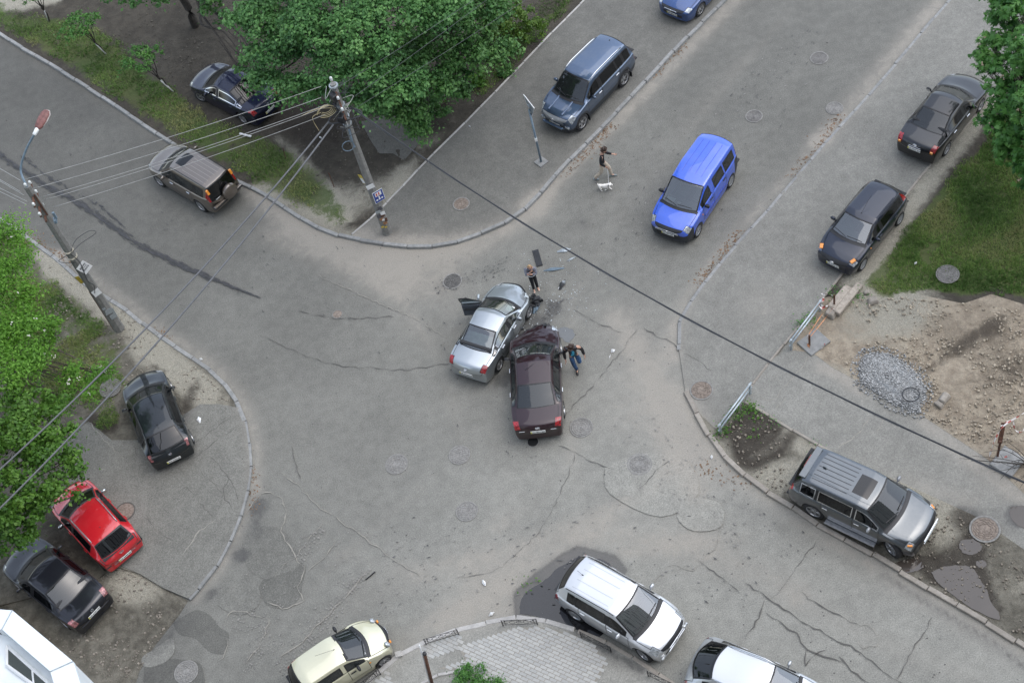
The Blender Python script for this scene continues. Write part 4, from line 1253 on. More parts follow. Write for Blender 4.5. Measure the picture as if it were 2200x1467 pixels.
    # badges
    for side, (zp, kind) in S.get('badges', {}).items():
        fr = side == 'front'; sg = 1 if fr else -1
        X = face_x(0, zp, fr)+sg*.016
        mb = MB()
        rad = .058
        el = 1.45 if kind in ('oval', 'ellipse') else 1.0
        mb.tube([Vector((0, rad*el*cos(t), rad*sin(t))) for t in np.linspace(0, 2*pi, 17)], .009, 5, False)
        if kind == 'star': 
            for a in (90, 210, 330): mb.tube([(0, 0, 0), (0, rad*cos(R_(a)), rad*sin(R_(a)))], .007, 4)
        elif kind == 'vw': mb.tube([(0, -rad*.7, rad*.6), (0, -rad*.2, -.0), (0, 0, rad*.4), (0, rad*.2, 0), (0, rad*.7, rad*.6)], .007, 4); mb.tube([(0, -rad*.7, .0), (0, -rad*.3, -rad*.8), (0, 0, -rad*.1), (0, rad*.3, -rad*.8), (0, rad*.7, 0)], .007, 4)
        elif kind == 'h': mb.tube([(0, -.03, -.04), (0, -.035, .04)], .008, 4); mb.tube([(0, .03, -.04), (0, .035, .04)], .008, 4); mb.tube([(0, -.03, 0), (0, .03, 0)], .007, 4)
        elif kind == 'wing': mb.tube([(0, -.05, .02), (0, 0, -.02), (0, .05, .02)], .008, 4)
        elif kind == 'bar': mb.box((0, 0, 0), (.012, .16, .02))
        elif kind == 'a': mb.tube([(0, -.03, -.05), (0, 0, .05), (0, .03, -.05)], .008, 4)
        else: mb.box((0, 0, 0), (.008, rad*el*1.5, .02))
        bo = mb.build('badge', M_CHROME, root); bo.location = (X, 0, zp)
    # things on the roof
    def zroof(x, y=0): return lerp_keys(ztk, x)-(crown_r*(abs(y)/max(.2, lerp_keys(wtk, x)))**2)
    S['_z'] = zroof
    if S.get('rails'):
        a, b, mt = S['rails'](wb, xr)
        for s in (1, -1):
            pts = []
            for q in np.linspace(0, 1, 9):
                x = a+(b-a)*q; y = s*(lerp_keys(wtk, x)-.015)
                pts.append((x, y, lerp_keys(ztk, x)-crown_r+.005+.055*min(1, 6*q, 6*(1-q))))
            MB().tube(pts, .020, 6).build('roof_rail', mt, root, True)
    if S.get('antenna'):
        x, ln = S['antenna'](wb, xr)
        mb = MB(); mb.tube([(x, 0, zroof(x)-.02), (x-.05, 0, zroof(x)+.03)], .022, 6, True, .012)
        if ln: mb.tube([(x-.03, 0, zroof(x)+.02), (x-.03-ln*.85, 0, zroof(x)+ln*.5)], .0055, 4)
        mb.build('antenna', M_BLACK, root)
    if S.get('ribs'):
        a, b, ys = S['ribs'](wb, xr)
        for y in ys:
            mb = MB()
            pts = [(x, y, zroof(x, y)+.002) for x in np.linspace(a, b, 6)]
            for p, q in zip(pts, pts[1:]): mb.quad((p[0], y-.009, p[2]), (q[0], y-.009, q[2]), (q[0], y+.009, q[2]), (p[0], y+.009, p[2]))
            mb.build('roof_groove', M_SEAL if S.get('ribs_dark') else S['paint2'], root)
    S['_dims'] = dict(xf=xf, xr=xr, hw=hw, xc=xc, xh=xh, xt=xt, xb=xb, zt=lambda x: lerp_keys(ztk, x), belt=lambda x: lerp_keys(blt, x), w=lambda x: lerp_keys(wk, x), face_x=face_x, wr=wr, gc=gc)
    return root, parts

# body styles: keys run from nose to tail (x, height of the centre line, half width of the top edge / half width of the car)
def sedan(hood=.80, cowl=.99, deck=1.03, tailz=.90):
    return lambda xf, xr, wb, H: [(xf, .60, .62), (xf-.12, hood-.09, .68), (xf-.42, hood, .72), (wb/2-.30, cowl-.03, .80), (wb/2-.40, cowl, .82), (wb/2-1.08, H-.055, .66), (0.0, H, .67), (xr+1.62, H-.045, .645), (xr+.92, deck+.02, .73), (xr+.32, deck, .72), (xr+.16, deck-.02, .70), (xr+.05, tailz, .66), (xr, .66, .62)]
def hatch(hood=.86, cowl=1.03, glassb=1.04, drop=.0, long=0):
    return lambda xf, xr, wb, H: [(xf, .64, .62), (xf-.12, hood-.10, .68), (xf-.42, hood, .72), (wb/2-.22, cowl-.03, .80), (wb/2-.32, cowl, .82), (wb/2-.98, H-.06, .68), (0.05, H, .69), (xr+.62, H-.05-drop, .66), (xr+.46, H-.10-drop, .64), (xr+.16, glassb, .73), (xr+.05, .84, .74), (xr, .64, .66)]
def suv(hood=1.0, cowl=1.13, glassb=1.12, rx=.30):
    return lambda xf, xr, wb, H: [(xf, .74, .66), (xf-.12, hood-.09, .72), (xf-.42, hood-.02, .75), (wb/2-.26, cowl-.03, .81), (wb/2-.36, cowl, .83), (wb/2-1.02, H-.06, .70), (0.0, H, .71), (xr+rx+.3, H-.03, .69), (xr+rx, H-.07, .67), (xr+.12, glassb, .75), (xr+.05, .92, .76), (xr, .70, .70)]
def belt(zf, zr): return lambda xf, xr, wb, H: [(xf, .56), (xf-.42, zf-.20), (wb/2-.3, zf-.03), (wb/2-.5, zf), (-wb/2, zr), (xr+.1, zr-.01), (xr, .62)]

BASE = dict(xc=lambda wb: wb/2-.40, xh=lambda wb: wb/2-1.08, xt=lambda xr: xr+1.62, xb=lambda xr: xr+.92, boot=True)
SED = dict(BASE, top=sedan(), belt=belt(.93, .97), gc=.17, wr=.315, wins=lambda wb, xr: [(wb/2-.55, .02), (-.06, -wb/2+.22), (-wb/2+.16, -wb/2-.12)], doors=lambda wb, xr: [(wb/2-.52, -.02), (-.02, -wb/2+.30)],
           tail=lambda xr, xt, xb: [(xr+.32, xr+.05, (3, 4, 5))], badges={'rear': (.92, 'oval')})
HAT = dict(BASE, top=hatch(), belt=belt(.95, 1.0), gc=.18, wr=.305, xc=lambda wb: wb/2-.32, xh=lambda wb: wb/2-.98, xt=lambda xr: xr+.46, xb=lambda xr: xr+.16, tail3=False, boot='tailgate', rtb=-.04, rbb=-.06,
           wins=lambda wb, xr: [(wb/2-.46, .05), (-.03, -wb/2+.12), (-wb/2+.04, xr+.55)], doors=lambda wb, xr: [(wb/2-.45, .01), (.01, -wb/2+.24)], tail=lambda xr, xt, xb: [(xr+.46, xr+.05, (4, 5))])
SUV = dict(BASE, top=suv(), belt=belt(1.06, 1.10), gc=.24, wr=.355, xc=lambda wb: wb/2-.36, xh=lambda wb: wb/2-1.02, xt=lambda xr: xr+.30, xb=lambda xr: xr+.12, tail3=False, boot='tailgate', rtb=-.04, rbb=-.05, crown=.05,
           wins=lambda wb, xr: [(wb/2-.50, .03), (-.05, -wb/2+.10), (-wb/2+.0, xr+.42)], doors=lambda wb, xr: [(wb/2-.48, -.01), (-.01, -wb/2+.26)], tail=lambda xr, xt, xb: [(xr+.30, xr+.05, (4, 5))])

def place(root, S, px_a, px_b, side, z=0.0):
    """px_a, px_b: where the front and rear tyre of one side meet the ground in the photograph; side +1 left, -1 right"""
    a, b = g(*px_a, z), g(*px_b, z)
    d = (a-b); d.z = 0; d.normalize()
    left = Vector((-d.y, d.x, 0))
    mid = (a+b)/2-left*side*(S['W']/2-.02)
    root.location = (mid.x, mid.y, z)
    root.rotation_euler = (0, 0, math.atan2(d.y, d.x))
def place_axis(root, S, nose, tail, zn, zt, z=0.0):
    """nose, tail: photograph points of the body's front and rear at the heights zn, zt above the ground"""
    a, b = g(*nose, zn+z), g(*tail, zt+z)
    d = a-b; d.z = 0; d.normalize()
    D = S['_dims']; mid = (a+b)/2; mid.z = 0
    c = mid-d*((D['xf']+D['xr'])/2)
    root.location = (c.x, c.y, z); root.rotation_euler = (0, 0, math.atan2(d.y, d.x))
def bbox_px(root):
    bpy.context.view_layer.update()
    xs = []; ys = []
    for o in root.children_recursive:
        if o.type == 'MESH':
            for c in o.bound_box:
                p = proj(o.matrix_world @ Vector(c))
            co = np.empty(len(o.data.vertices)*3); o.data.vertices.foreach_get('co', co)
            for v in co.reshape(-1, 3)[::3]:
                p = proj(o.matrix_world @ Vector(v)); xs.append(p[0]); ys.append(p[1])
    return [round(v) for v in (min(xs), min(ys), max(xs), max(ys))]
# ------------------------------------------------------------------ the cars
CARS = []
def car(S, label, cat='car', group=None):
    root, parts = build_car(S)
    tag(root, label, cat, group)
    CARS.append(root)
    return root, parts, S['_dims']
def add_box(root, name, c, size, mat, b=.006, M=None):
    return MB().bbox(c, size, b, M=M).build(name, mat, root)

# --- blue-grey off-roader parked on the pavement
S = dict(SUV, name='parked_suv', L=4.638, W=1.84, H=1.80, wb=2.82, fo=.80, wr=.37, gc=.27, rim='five', paint=paint_mat('paint_steel_blue', (.065, .105, .175), .75, .32), wn=.80, top=suv(1.05, 1.15, 1.16, .42),
         xt=lambda xr: xr+.42, belt=belt(1.10, 1.12), g_ws=G_TINT, g_sw=G_DARK, g_rw=G_DARK, rails=lambda wb, xr: (.45, xr+.7, M_CHROME), m_handle=M_CHROME, antenna=lambda wb, xr: (xr+.65, 0), plates={'front': (.48, 'AA 8800 BA', .0), 'rear': (.80, 'AA 8800 BA', .1)},
         badges={'front': (.80, 'star')}, m_grille=M_STEEL, dark_bumper=False, sill_trim=True, tail=lambda xr, xt, xb: [(xr+.12, xr+.0, (2, 3))], m_tail=M_REDC, wins=lambda wb, xr: [(wb/2-.52, .03), (-.05, -wb/2+.36), (-wb/2+.30, -wb/2-.05), (-wb/2-.20, xr+.42)])
r, p, D = car(S, 'steel blue off-roader with chrome roof rails parked on the pavement')
for s in (1, -1):
    add_box(r, 'fog_lamp', (D['xf']-.16, s*.62, .50), (.06, .20, .09), M_LAMP)
    add_box(r, 'bonnet_ridge', (D['xf']-.62, s*.34, D['zt'](D['xf']-.62)+.006), (.75, .07, .03), S['paint'], .012, Matrix.Rotation(.12, 3, 'Y'))
    add_box(r, 'mud_flap', (S['wb']/2-.43, s*(S['W']/2-.10), .26), (.03, .22, .26), M_BLACK)
    add_box(r, 'mud_flap', (-S['wb']/2-.43, s*(S['W']/2-.10), .26), (.03, .22, .26), M_BLACK)
add_box(r, 'bull_lip', (D['xf']+.0, 0, .52), (.10, 1.0, .07), S['paint'], .02)
place(r, S, (1254.6, 277.6), (1344.6, 183.5), 1, Z_A)

# --- bright blue delivery van, driving
def van_top(xf, xr, wb, H):
    return [(xf, .78, .62), (xf-.12, .90, .68), (xf-.42, 1.00, .73), (wb/2-.12, 1.13, .80), (wb/2-.22, 1.16, .83), (wb/2-.98, H-.09, .74), (wb/2-1.6, H-.01, .755), (-.4, H, .76), (xr+.25, H-.05, .74), (xr+.14, H-.12, .72), (xr+.07, 1.22, .82), (xr+.04, .92, .82), (xr, .70, .76)]
S = dict(SUV, name='delivery_van', L=4.405, W=1.80, H=1.83, wb=2.682, fo=.87, wr=.315, gc=.20, rim='cover', paint=paint_mat('paint_bright_blue', (.040, .115, .60), .1, .40, dusty=.10), top=van_top, belt=belt(1.09, 1.13), xc=lambda wb: wb/2-.22, xh=lambda wb: wb/2-.98,
         xt=lambda xr: xr+.14, xb=lambda xr: xr+.07, wins=lambda wb, xr: [(wb/2-.42, .12), (-.12, -wb/2+.42), (-wb/2+.34, xr+.42)], doors=lambda wb, xr: [(wb/2-.42, .10), (.02, -wb/2+.40)], dark_bumper=True, m_mirror=M_BLACK, m_handle=M_BLACK, mback=.36,
         m_pillar=None, g_ws=G_CLEAR, m_seat=M_SEATG, m_dash=M_SEATG, plates={'front': (.56, 'AI 1971 BK', .0)}, badges={'front': (.76, 'vw')}, ribs=lambda wb, xr: (wb/2-1.3, xr+.5, (-.40, -.13, .13, .40)), head=(.40, (3, 4, 5)), tail=lambda xr, xt, xb: [(xr+.14, xr+.04, (3, 4))])
S['m_pillar'] = S['paint']; S['paint2'] = paint_mat('paint_bright_blue_groove', (.022, .06, .42), .1, .5)
r, p, D = car(S, 'bright blue van with dark grey bumper driving down the road', 'van')
for s in (1, -1): add_box(r, 'side_rubbing_strip', (-.05, s*(S['W']/2+.006), .62), (1.7, .02, .06), S['paint2'])
for z_ in (.86, .80): add_box(r, 'grille_slat', (D['face_x'](0, z_, True)+.004, 0, z_-.05), (.02, .95, .018), M_STEEL)
add_box(r, 'dash_paper', (D['xc']-.12, -.42, 1.155), (.18, .36, .01), M_PAPER); add_box(r, 'dash_paper', (D['xc']-.08, -.05, 1.155), (.10, .15, .01), M_PAPER)
for s in (1, -1): add_box(r, 'indicator', (S['wb']/2-.36, s*(S['W']/2+.005), .86), (.06, .02, .04), M_AMBER)
place(r, S, (1502.3, 506.6), (1572.3, 400.3), 1, 0)

# --- glossy black saloon under the chestnut
S = dict(SED, name='parked_car', L=4.545, W=1.76, H=1.47, wb=2.60, fo=.93, paint=paint_mat('paint_gloss_black', (.006, .007, .009), .0, .35, dusty=.008, ior=1.52), top=sedan(.82, 1.0, 1.06, .92), g_ws=G_CLEAR, g_sw=G_DARK, g_rw=G_TINT, m_handle=M_CHROME,
         plates={'rear': (.80, 'AA 9596 BH', .15)}, badges={'rear': (.96, 'ellipse')}, rim='five')
r, p, D = car(S, 'glossy black saloon parked half under the chestnut branches')
for s in (1, -1): add_box(r, 'tail_indicator', (D['xr']+.10, s*.66, .84), (.05, .10, .08), M_AMBER)
add_box(r, 'boot_chrome_strip', (D['face_x'](0, .88, False)-.004, 0, .90), (.015, .5, .02), M_CHROME)
place_axis(r, S, (2085, 173), (1970, 319), .62, .62, Z_D)

# --- small dark blue-grey hatchback
S = dict(HAT, name='parked_car', L=4.02, W=1.72, H=1.50, wb=2.485, fo=.80, wr=.30, paint=paint_mat('paint_dark_slate', (.010, .015, .030), .2, .4, dusty=.008, ior=1.52), top=hatch(.90, 1.05, 1.08), rim='cover', g_ws=G_CLEAR, g_sw=G_DARK, g_rw=G_DARK, m_seat=M_SEATG, m_dash=M_SEATG,
         plates={'front': (.50, 'AA 8416 KE', .0)}, badges={'front': (.70, 'oval')}, antenna=lambda wb, xr: (wb/2-1.10, .75), head=(.42, (3, 4, 5)), ribs=lambda wb, xr: (xr+.66, xr+.68, (0,)))
S['paint2'] = M_SEAL
r, p, D = car(S, 'dark slate hatchback with amber indicators parked beside the lawn')
for s in (1, -1): add_box(r, 'indicator', (D['xf']-.36, s*.655, D['zt'](D['xf']-.36)-.035), (.20, .13, .035), M_AMBER, .012, Matrix.Rotation(.30, 3, 'Y') @ Matrix.Rotation(s*-.4, 3, 'Z'))
for s in (1, -1): add_box(r, 'side_indicator', (S['wb']/2-.42, s*(S['W']/2+.004), .80), (.06, .02, .04), M_AMBER)
place(r, S, (1855, 579), (1934, 482), 1, Z_D+.01)

# --- graphite SUV bottom right
S = dict(SUV, name='parked_suv', L=4.70, W=1.97, H=1.71, wb=2.75, fo=.86, wr=.38, gc=.24, rim='five', paint=paint_mat('paint_graphite', (.075, .088, .097), .8, .32, dusty=.08), top=suv(1.06, 1.14, 1.15, .52), xt=lambda xr: xr+.52, xb=lambda xr: xr+.20, belt=belt(1.05, 1.12),
         g_ws=G_TINT, g_sw=G_DARK, g_rw=G_DARK, m_handle=M_CHROME, m_mirror=M_STEEL, sunroof=lambda wb: (wb/2-1.22, wb/2-1.72), extra=lambda xf, xr, wb: [wb/2-1.22, wb/2-1.72, xr+.75], steer=-.42,
         ribs=lambda wb, xr: (-.45, xr+.80, (-.50, -.34, -.17, 0, .17, .34, .50)), ribs_dark=True, badges={'front': (.86, 'a')}, tail=lambda xr, xt, xb: [(xr+.20, xr+.05, (3, 4, 5))], m_seal=M_CHROME,
         wins=lambda wb, xr: [(wb/2-.50, .03), (-.05, -wb/2+.10), (-wb/2+.02, xr+.55)])
r, p, D = car(S, 'graphite grey SUV with sunroof parked on the muddy verge')
for s in (1, -1):
    add_box(r, 'running_board', (-.03, s*(S['W']/2+.05), .30), (1.75, .17, .04), M_ALLOY)
    add_box(r, 'indicator', (D['xf']-.34, s*.80, .87), (.16, .06, .06), M_AMBER, .01, Matrix.Rotation(-s*.5, 3, 'Z'))
add_box(r, 'grille_bar', (D['face_x'](0, .86, True)+.01, 0, .90), (.05, .95, .06), M_CHROME, .015); add_box(r, 'grille_bar', (D['face_x'](0, .7, True)+.004, 0, .72), (.03, .9, .03), M_CHROME)
add_box(r, 'rear_spoiler', (D['xr']+.50, 0, S['H']-.06), (.22, 1.24, .035), S['paint'], .012); add_box(r, 'brake_lamp', (D['xr']+.385, 0, S['H']-.075), (.03, .5, .03), M_RED)
mb = MB(); zz = S['H']; mb.quad((D['xr']+.77, -.66, zz-.035), (D['xr']+.79, -.66, zz-.033), (D['xr']+.79, .66, zz-.033), (D['xr']+.77, .66, zz-.035))
add_box(r, 'antenna', (D['xr']+1.0, 0, zz+.02), (.12, .04, .05), S['paint'], .015)
place(r, S, (1915, 1193), (1746, 1111), -1, Z_M)

# --- silver crossover in the puddle
S = dict(SUV, name='parked_suv', L=4.27, W=1.82, H=1.66, wb=2.60, fo=.76, wr=.35, gc=.21, rim='five', paint=paint_mat('paint_pale_silver', (.58, .60, .615), .45, .36, dusty=.04), top=suv(1.00, 1.10, 1.16, .50), xt=lambda xr: xr+.50, xb=lambda xr: xr+.22, belt=belt(1.00, 1.10),
         g_ws=G_CLEAR, g_sw=G_DARK, g_rw=G_DARK, m_seat=M_SEATG, antenna=lambda wb, xr: (xr+.85, .22), m_handle=M_CHROME, plates={'front': (.46, 'AA 1200 HX', .0)}, badges={'front': (.80, 'h')}, steer=-.15, ribs=lambda wb, xr: (wb/2-1.4, xr+.75, (-.48, -.2, .2, .48)),
         tail=lambda xr, xt, xb: [(xr+.22, xr+.05, (2, 3))], wins=lambda wb, xr: [(wb/2-.52, .03), (-.05, -wb/2+.10), (-wb/2+.06, -wb/2-.22)])
S['paint2'] = paint_mat('paint_pale_silver_groove', (.42, .44, .46), .3, .5)
r, p, D = car(S, 'pale silver crossover standing in the black puddle')
for s in (1, -1): MB().tube([(x, s*(.705*.91), S['_z'](x)-.03) for x in np.linspace(S['wb']/2-1.1, D['xr']+.6, 8)], .014, 5).build('roof_strip', M_SEAL, r)
add_box(r, 'grille_bar', (D['face_x'](0, .8, True)+.008, 0, .84), (.04, .8, .045), M_CHROME, .012); add_box(r, 'grille_bar', (D['face_x'](0, .66, True)+.006, 0, .68), (.03, .9, .03), M_CHROME)
for s in (1, -1): add_box(r, 'fog_lamp', (D['xf']-.13, s*.64, .45), (.06, .18, .07), M_LAMP)
place(r, S, (1381, 1416), (1239, 1333), -1, .0)

# --- silver estate cut by the bottom edge
S = dict(SUV, name='parked_suv', L=4.55, W=1.83, H=1.66, wb=2.66, fo=.90, wr=.34, gc=.20, paint=paint_mat('paint_silver_grey', (.50, .52, .53), .6, .34, dusty=.05), top=lambda xf, xr, wb, H: [(xf, .72, .64), (xf-.12, .92, .70), (xf-.42, 1.0, .74), (wb/2-.3, 1.09, .82), (wb/2-.4, 1.12, .83), (wb/2-1.1, H-.06, .69), (-.1, H, .70), (xr+1.02, H-.06, .66), (xr+.40, 1.20, .72), (xr+.28, 1.13, .76), (xr+.05, .93, .76), (xr, .68, .7)],
         xc=lambda wb: wb/2-.40, xh=lambda wb: wb/2-1.1, xt=lambda xr: xr+1.02, xb=lambda xr: xr+.40, belt=belt(1.02, 1.08), g_ws=G_CLEAR, g_sw=G_DARK, g_rw=G_DARK, shelf=False, rbb=-.22, rtb=-.14, wins=lambda wb, xr: [(wb/2-.52, .03), (-.05, -wb/2+.10), (-wb/2+.02, xr+.72)],
         rails=lambda wb, xr: (.35, xr+1.0, M_CHROME), tail=lambda xr, xt, xb: [(xr+.28, xr+.05, (3, 4))], m_tail=M_REDC, m_handle=M_CHROME)
r, p, D = car(S, 'silver grey crossover behind the pale silver one, cut off at the picture edge')
place_axis(r, S, (1775, 1542), (1493, 1418), .8, .8, 0)

# --- pale gold city car
S = dict(HAT, name='city_car', L=3.495, W=1.50, H=1.48, wb=2.34, fo=.60, wr=.275, gc=.17, paint=paint_mat('paint_pale_gold', (.62, .60, .43), .4, .36, dusty=.04), rim='six', top=lambda xf, xr, wb, H: [(xf, .62, .60), (xf-.12, .76, .66), (xf-.42, .87, .70), (wb/2-.28, 1.00, .80), (wb/2-.38, 1.03, .82), (wb/2-1.0, H-.06, .70), (-.1, H, .71), (xr+.50, H-.05, .69), (xr+.34, H-.10, .67), (xr+.12, 1.02, .76), (xr+.05, .84, .76), (xr, .62, .68)],
         xc=lambda wb: wb/2-.38, xh=lambda wb: wb/2-1.0, xt=lambda xr: xr+.34, xb=lambda xr: xr+.12, belt=belt(.97, 1.0), g_ws=G_TINT, g_sw=G_TINT, g_rw=G_DARK, m_mirror=M_BLACK, m_handle=M_BLACK, antenna=lambda wb, xr: (wb/2-1.12, .7), wins=lambda wb, xr: [(wb/2-.48, .0), (-.10, -wb/2+.14)], head=(.0, ()), nb=.26, m_pillar=None)
S['m_pillar'] = S['paint']
r, p, D = car(S, 'pale gold city car with round headlamps at the footway kerb')
for s in (1, -1):
    MB().lathe([(0, .05), (.06, .045), (.10, .02), (.115, -.02)], (0, 0, 0), 'Z', 14, M=Matrix.Rotation(.95, 3, 'Y')).build('headlight', M_LAMP, r, True).location = (D['xf']-.23, s*.50, D['zt'](D['xf']-.23)-.055)
    add_box(r, 'indicator', (D['xf']-.115, s*.43, .66), (.06, .10, .05), M_AMBER, .012); add_box(r, 'side_indicator', (S['wb']/2-.40, s*(S['W']/2+.003), .80), (.06, .02, .035), M_AMBER)
add_box(r, 'grille_slot', (D['face_x'](0, .64, True)+.004, 0, .66), (.02, .30, .02), M_CHROME); add_box(r, 'dash_paper', (D['xc']-.05, -.45, 1.045), (.12, .14, .01), M_PAPER)
add_box(r, 'windscreen_band', (S['wb']/2-.955, 0, S['H']-.085), (.09, .98, .006), M_BLACK, .002, Matrix.Rotation(.42, 3, 'Y'))
place_axis(r, S, (818, 1362), (646, 1475), .60, .60, 0)

# --- dark maroon saloon with its front crushed
def crush(P, xf, xr, hw):
    P = P.copy(); x, y, z = P[:, 0], P[:, 1], P[:, 2]
    k = smooth01(xf-1.05, xf-.15, x)
    kl = k*smooth01(-.5, .75, y)                     # left corner pushed in most
    P[:, 0] -= .26*kl+.06*k
    nz = fbm(x+9, y+4, 3.2, 3)-.5; nz2 = fbm(x*1.0, y*2.5+7, 5.0, 2)-.5
    P[:, 2] += k*(nz*.10+nz2*.03)*smooth01(.45, .7, z)
    P[:, 0] += k*(fbm(y+3, z+5, 6, 2)-.5)*.16
    P[:, 1] += k*(fbm(x+5, z+8, 5, 2)-.5)*.06
    return P
S = dict(SED, name='crashed_car', L=4.80, W=1.832, H=1.475, wb=2.73, fo=.93, wr=.33, paint=paint_mat('paint_dark_maroon', (.020, .005, .008), .2, .36, dusty=.008, ior=1.52), top=sedan(.84, 1.0, 1.05, .92), g_ws=G_CLEAR, g_sw=G_TINT, g_rw=G_TINT, dent=crush,
         plates={'rear': (.80, 'AI 7827 BH', .12)}, badges={'rear': (.955, 'oval')}, m_mirror=M_BLACK, extra=lambda xf, xr, wb: [xf-.25, xf-.55, xf-.7, xf-.85], m_handle=M_CHROME)
r, p, D = car(S, 'dark maroon saloon with crumpled bonnet, run into the silver car', 'car', None)
MB().tube([(.20, -.38, S['_z'](.2)+.012), (-.25, .18, S['_z'](-.2)+.010), (-.30, .30, S['_z'](-.2)+.004)], .006, 4).build('antenna_wire', M_BLACK, r)
mb = MB()
for i in range(14): mb.rock((D['xf']-.12-random.random()*.3, random.uniform(-.6, .7), random.uniform(.45, .82)), (.05+.08*random.random(), .05+.08*random.random(), .03+.04*random.random()))
mb.build('broken_grille', M_BLACK, r)['kind'] = 'stuff'
for s in (1, -1):
    add_box(r, 'boot_chrome_strip', (D['xr']+.0, s*.55, .90), (.02, .2, .018), M_CHROME)
    MB().tube([(x, s*(lerp_keys([(S['wb']/2-1.08, .60), (0, .62), (D['xr']+1.6, .60)], x)), S['_z'](x, .6)-.005) for x in np.linspace(S['wb']/2-1.1, D['xr']+1.7, 8)], .010, 5).build('roof_strip', M_SEAL, r)
place_axis(r, S, (1149, 710), (1157, 916), .62, .62, 0)

# --- silver saloon with an open door
def bash(P, xf, xr, hw):
    P = P.copy(); x, y, z = P[:, 0], P[:, 1], P[:, 2]
    k = smooth01(xf-.95, xf-.1, x)*smooth01(.0, -.75, y)
    P[:, 1] += k*.12; P[:, 0] -= k*.16
    P[:, 2] += k*(fbm(x*1.0, y*1.0, 4, 3)-.5)*.10
    return P
S = dict(SED, name='crashed_car', L=4.342, W=1.692, H=1.475, wb=2.502, fo=.86, wr=.30, rim='six', paint=paint_mat('paint_silver', (.40, .435, .45), .75, .32, dusty=.05), top=sedan(.82, 1.0, 1.06, .92), g_ws=G_CLEAR, g_sw=G_CLEAR, g_rw=G_CLEAR, m_shelf=M_PAPER, dent=bash, no_mirror=1,
         plates={'rear': (.66, 'AA 0164 HP', .08)}, badges={'rear': (.88, 'oval')}, m_handle=M_CHROME, skip={'door|0L', 'side_window|0L'})
r, p, D = car(S, 'silver saloon with its front left door standing open')
# the open front left door: hinged at its leading edge
dm_ = MB(); hx = S['wb']/2-.52; y0 = S['W']/2
dl = hx+.02
th = R_(66)
ux = Vector((-cos(th), sin(th), 0)); un = Vector((sin(th), cos(th), 0))     # along the door, outward
hp = Vector((hx, y0-.01, 0))
def dpt(a, o_, z_): return tuple(hp+ux*a+un*o_+Vector((0, 0, z_)))
sec = [(.0, .24), (.035, .45), (.04, .70), (.01, .93)]
for (o1, z1), (o2, z2) in zip(sec, sec[1:]):
    for a1, a2 in ((0, dl*.5), (dl*.5, dl)): dm_.quad(dpt(a1, o1, z1), dpt(a2, o1, z1), dpt(a2, o2, z2), dpt(a1, o2, z2))
for a in (0, dl): dm_.quad(dpt(a, 0, .24), dpt(a, .01, .93), dpt(a, -.09, .93), dpt(a, -.09, .24))
dm_.quad(dpt(0, .01, .93), dpt(dl, .01, .93), dpt(dl, -.09, .93), dpt(0, -.09, .93)); dm_.quad(dpt(0, 0, .24), dpt(dl, 0, .24), dpt(dl, -.09, .24), dpt(0, -.09, .24))
od = dm_.build('open_door', S['paint'], r)
M_DTRIM = plain('door_lining', (.075, .085, .10), .8, scale=18)
MB().bbox(hp+ux*dl*.5+un*-.115+Vector((0, 0, .58)), (dl*.96, .05, .62), .02, M=Matrix((-ux, un, Vector((0, 0, 1)))).transposed()).build('door_lining', M_DTRIM, od)
MB().bbox(hp+ux*dl*.55+un*-.155+Vector((0, 0, .68)), (.5, .07, .06), .02, M=Matrix((-ux, un, Vector((0, 0, 1)))).transposed()).build('arm_rest', M_BLACK, od)
fr = [dpt(.0, -.04, .94), dpt(.34, -.14, 1.24), dpt(dl*.62, -.20, 1.40), dpt(dl, -.21, 1.40), dpt(dl, -.04, .94)]
MB().tube(fr, .022, 6).build('window_frame', M_SEAL, od)
gm = MB(); n0 = len(gm.v); gm.v += fr; gm.f.append(tuple(range(5))); gm.build('door_window', G_TINT, od)
mo = MB().bbox(dpt(.10, .13, 1.0), (.09, .20, .13), .03, M=Matrix((-ux, un, Vector((0, 0, 1)))).transposed()).build('mirror', S['paint'], od)
add_box(r, 'dash_paper', (D['xc']-.16, -.42, 1.05), (.25, .30, .012), M_PAPER)
mb = MB()
for i in range(16): mb.rock((D['xf']-.15-random.random()*.35, -.62-random.random()*.28, random.uniform(.12, .5)), (.05+.10*random.random(), .05+.10*random.random(), .02+.05*random.random()))
mb.build('broken_bumper', M_BLACK, r)['kind'] = 'stuff'
place(r, S, (1140, 682), (1078, 792), -1, 0)

# --- bronze off-roader with a spare wheel on its tailgate
S = dict(SUV, name='driving_suv', L=4.42, W=1.78, H=1.68, wb=2.62, fo=.86, wr=.345, gc=.24, rim='five', paint=paint_mat('paint_bronze', (.17, .142, .115), .75, .34, dusty=.06), top=suv(1.02, 1.12, 1.10, .22), xt=lambda xr: xr+.22, xb=lambda xr: xr+.06, belt=belt(1.04, 1.08), g_ws=G_TINT, g_sw=G_TINT, g_rw=G_DARK,
         sunroof=lambda wb: (wb/2-1.22, wb/2-1.62), extra=lambda xf, xr, wb: [wb/2-1.22, wb/2-1.62], m_handle=M_CHROME, ribs=lambda wb, xr: (-.40, xr+.45, (-.45, -.27, -.09, .09, .27, .45)), plates={'rear': (.56, 'AA 6210 CE', .05)}, tail=lambda xr, xt, xb: [(xr+.22, xr+.045, (4, 5))],
         wins=lambda wb, xr: [(wb/2-.50, .03), (-.03, -wb/2+.16), (-wb/2+.02, xr+.46)])
S['paint2'] = paint_mat('paint_bronze_light', (.30, .255, .205), .5, .4)
r, p, D = car(S, 'bronze off-roader with spare wheel cover driving away')
M_SP = paint_mat('paint_bronze_cover', (.13, .105, .085), .5, .4)
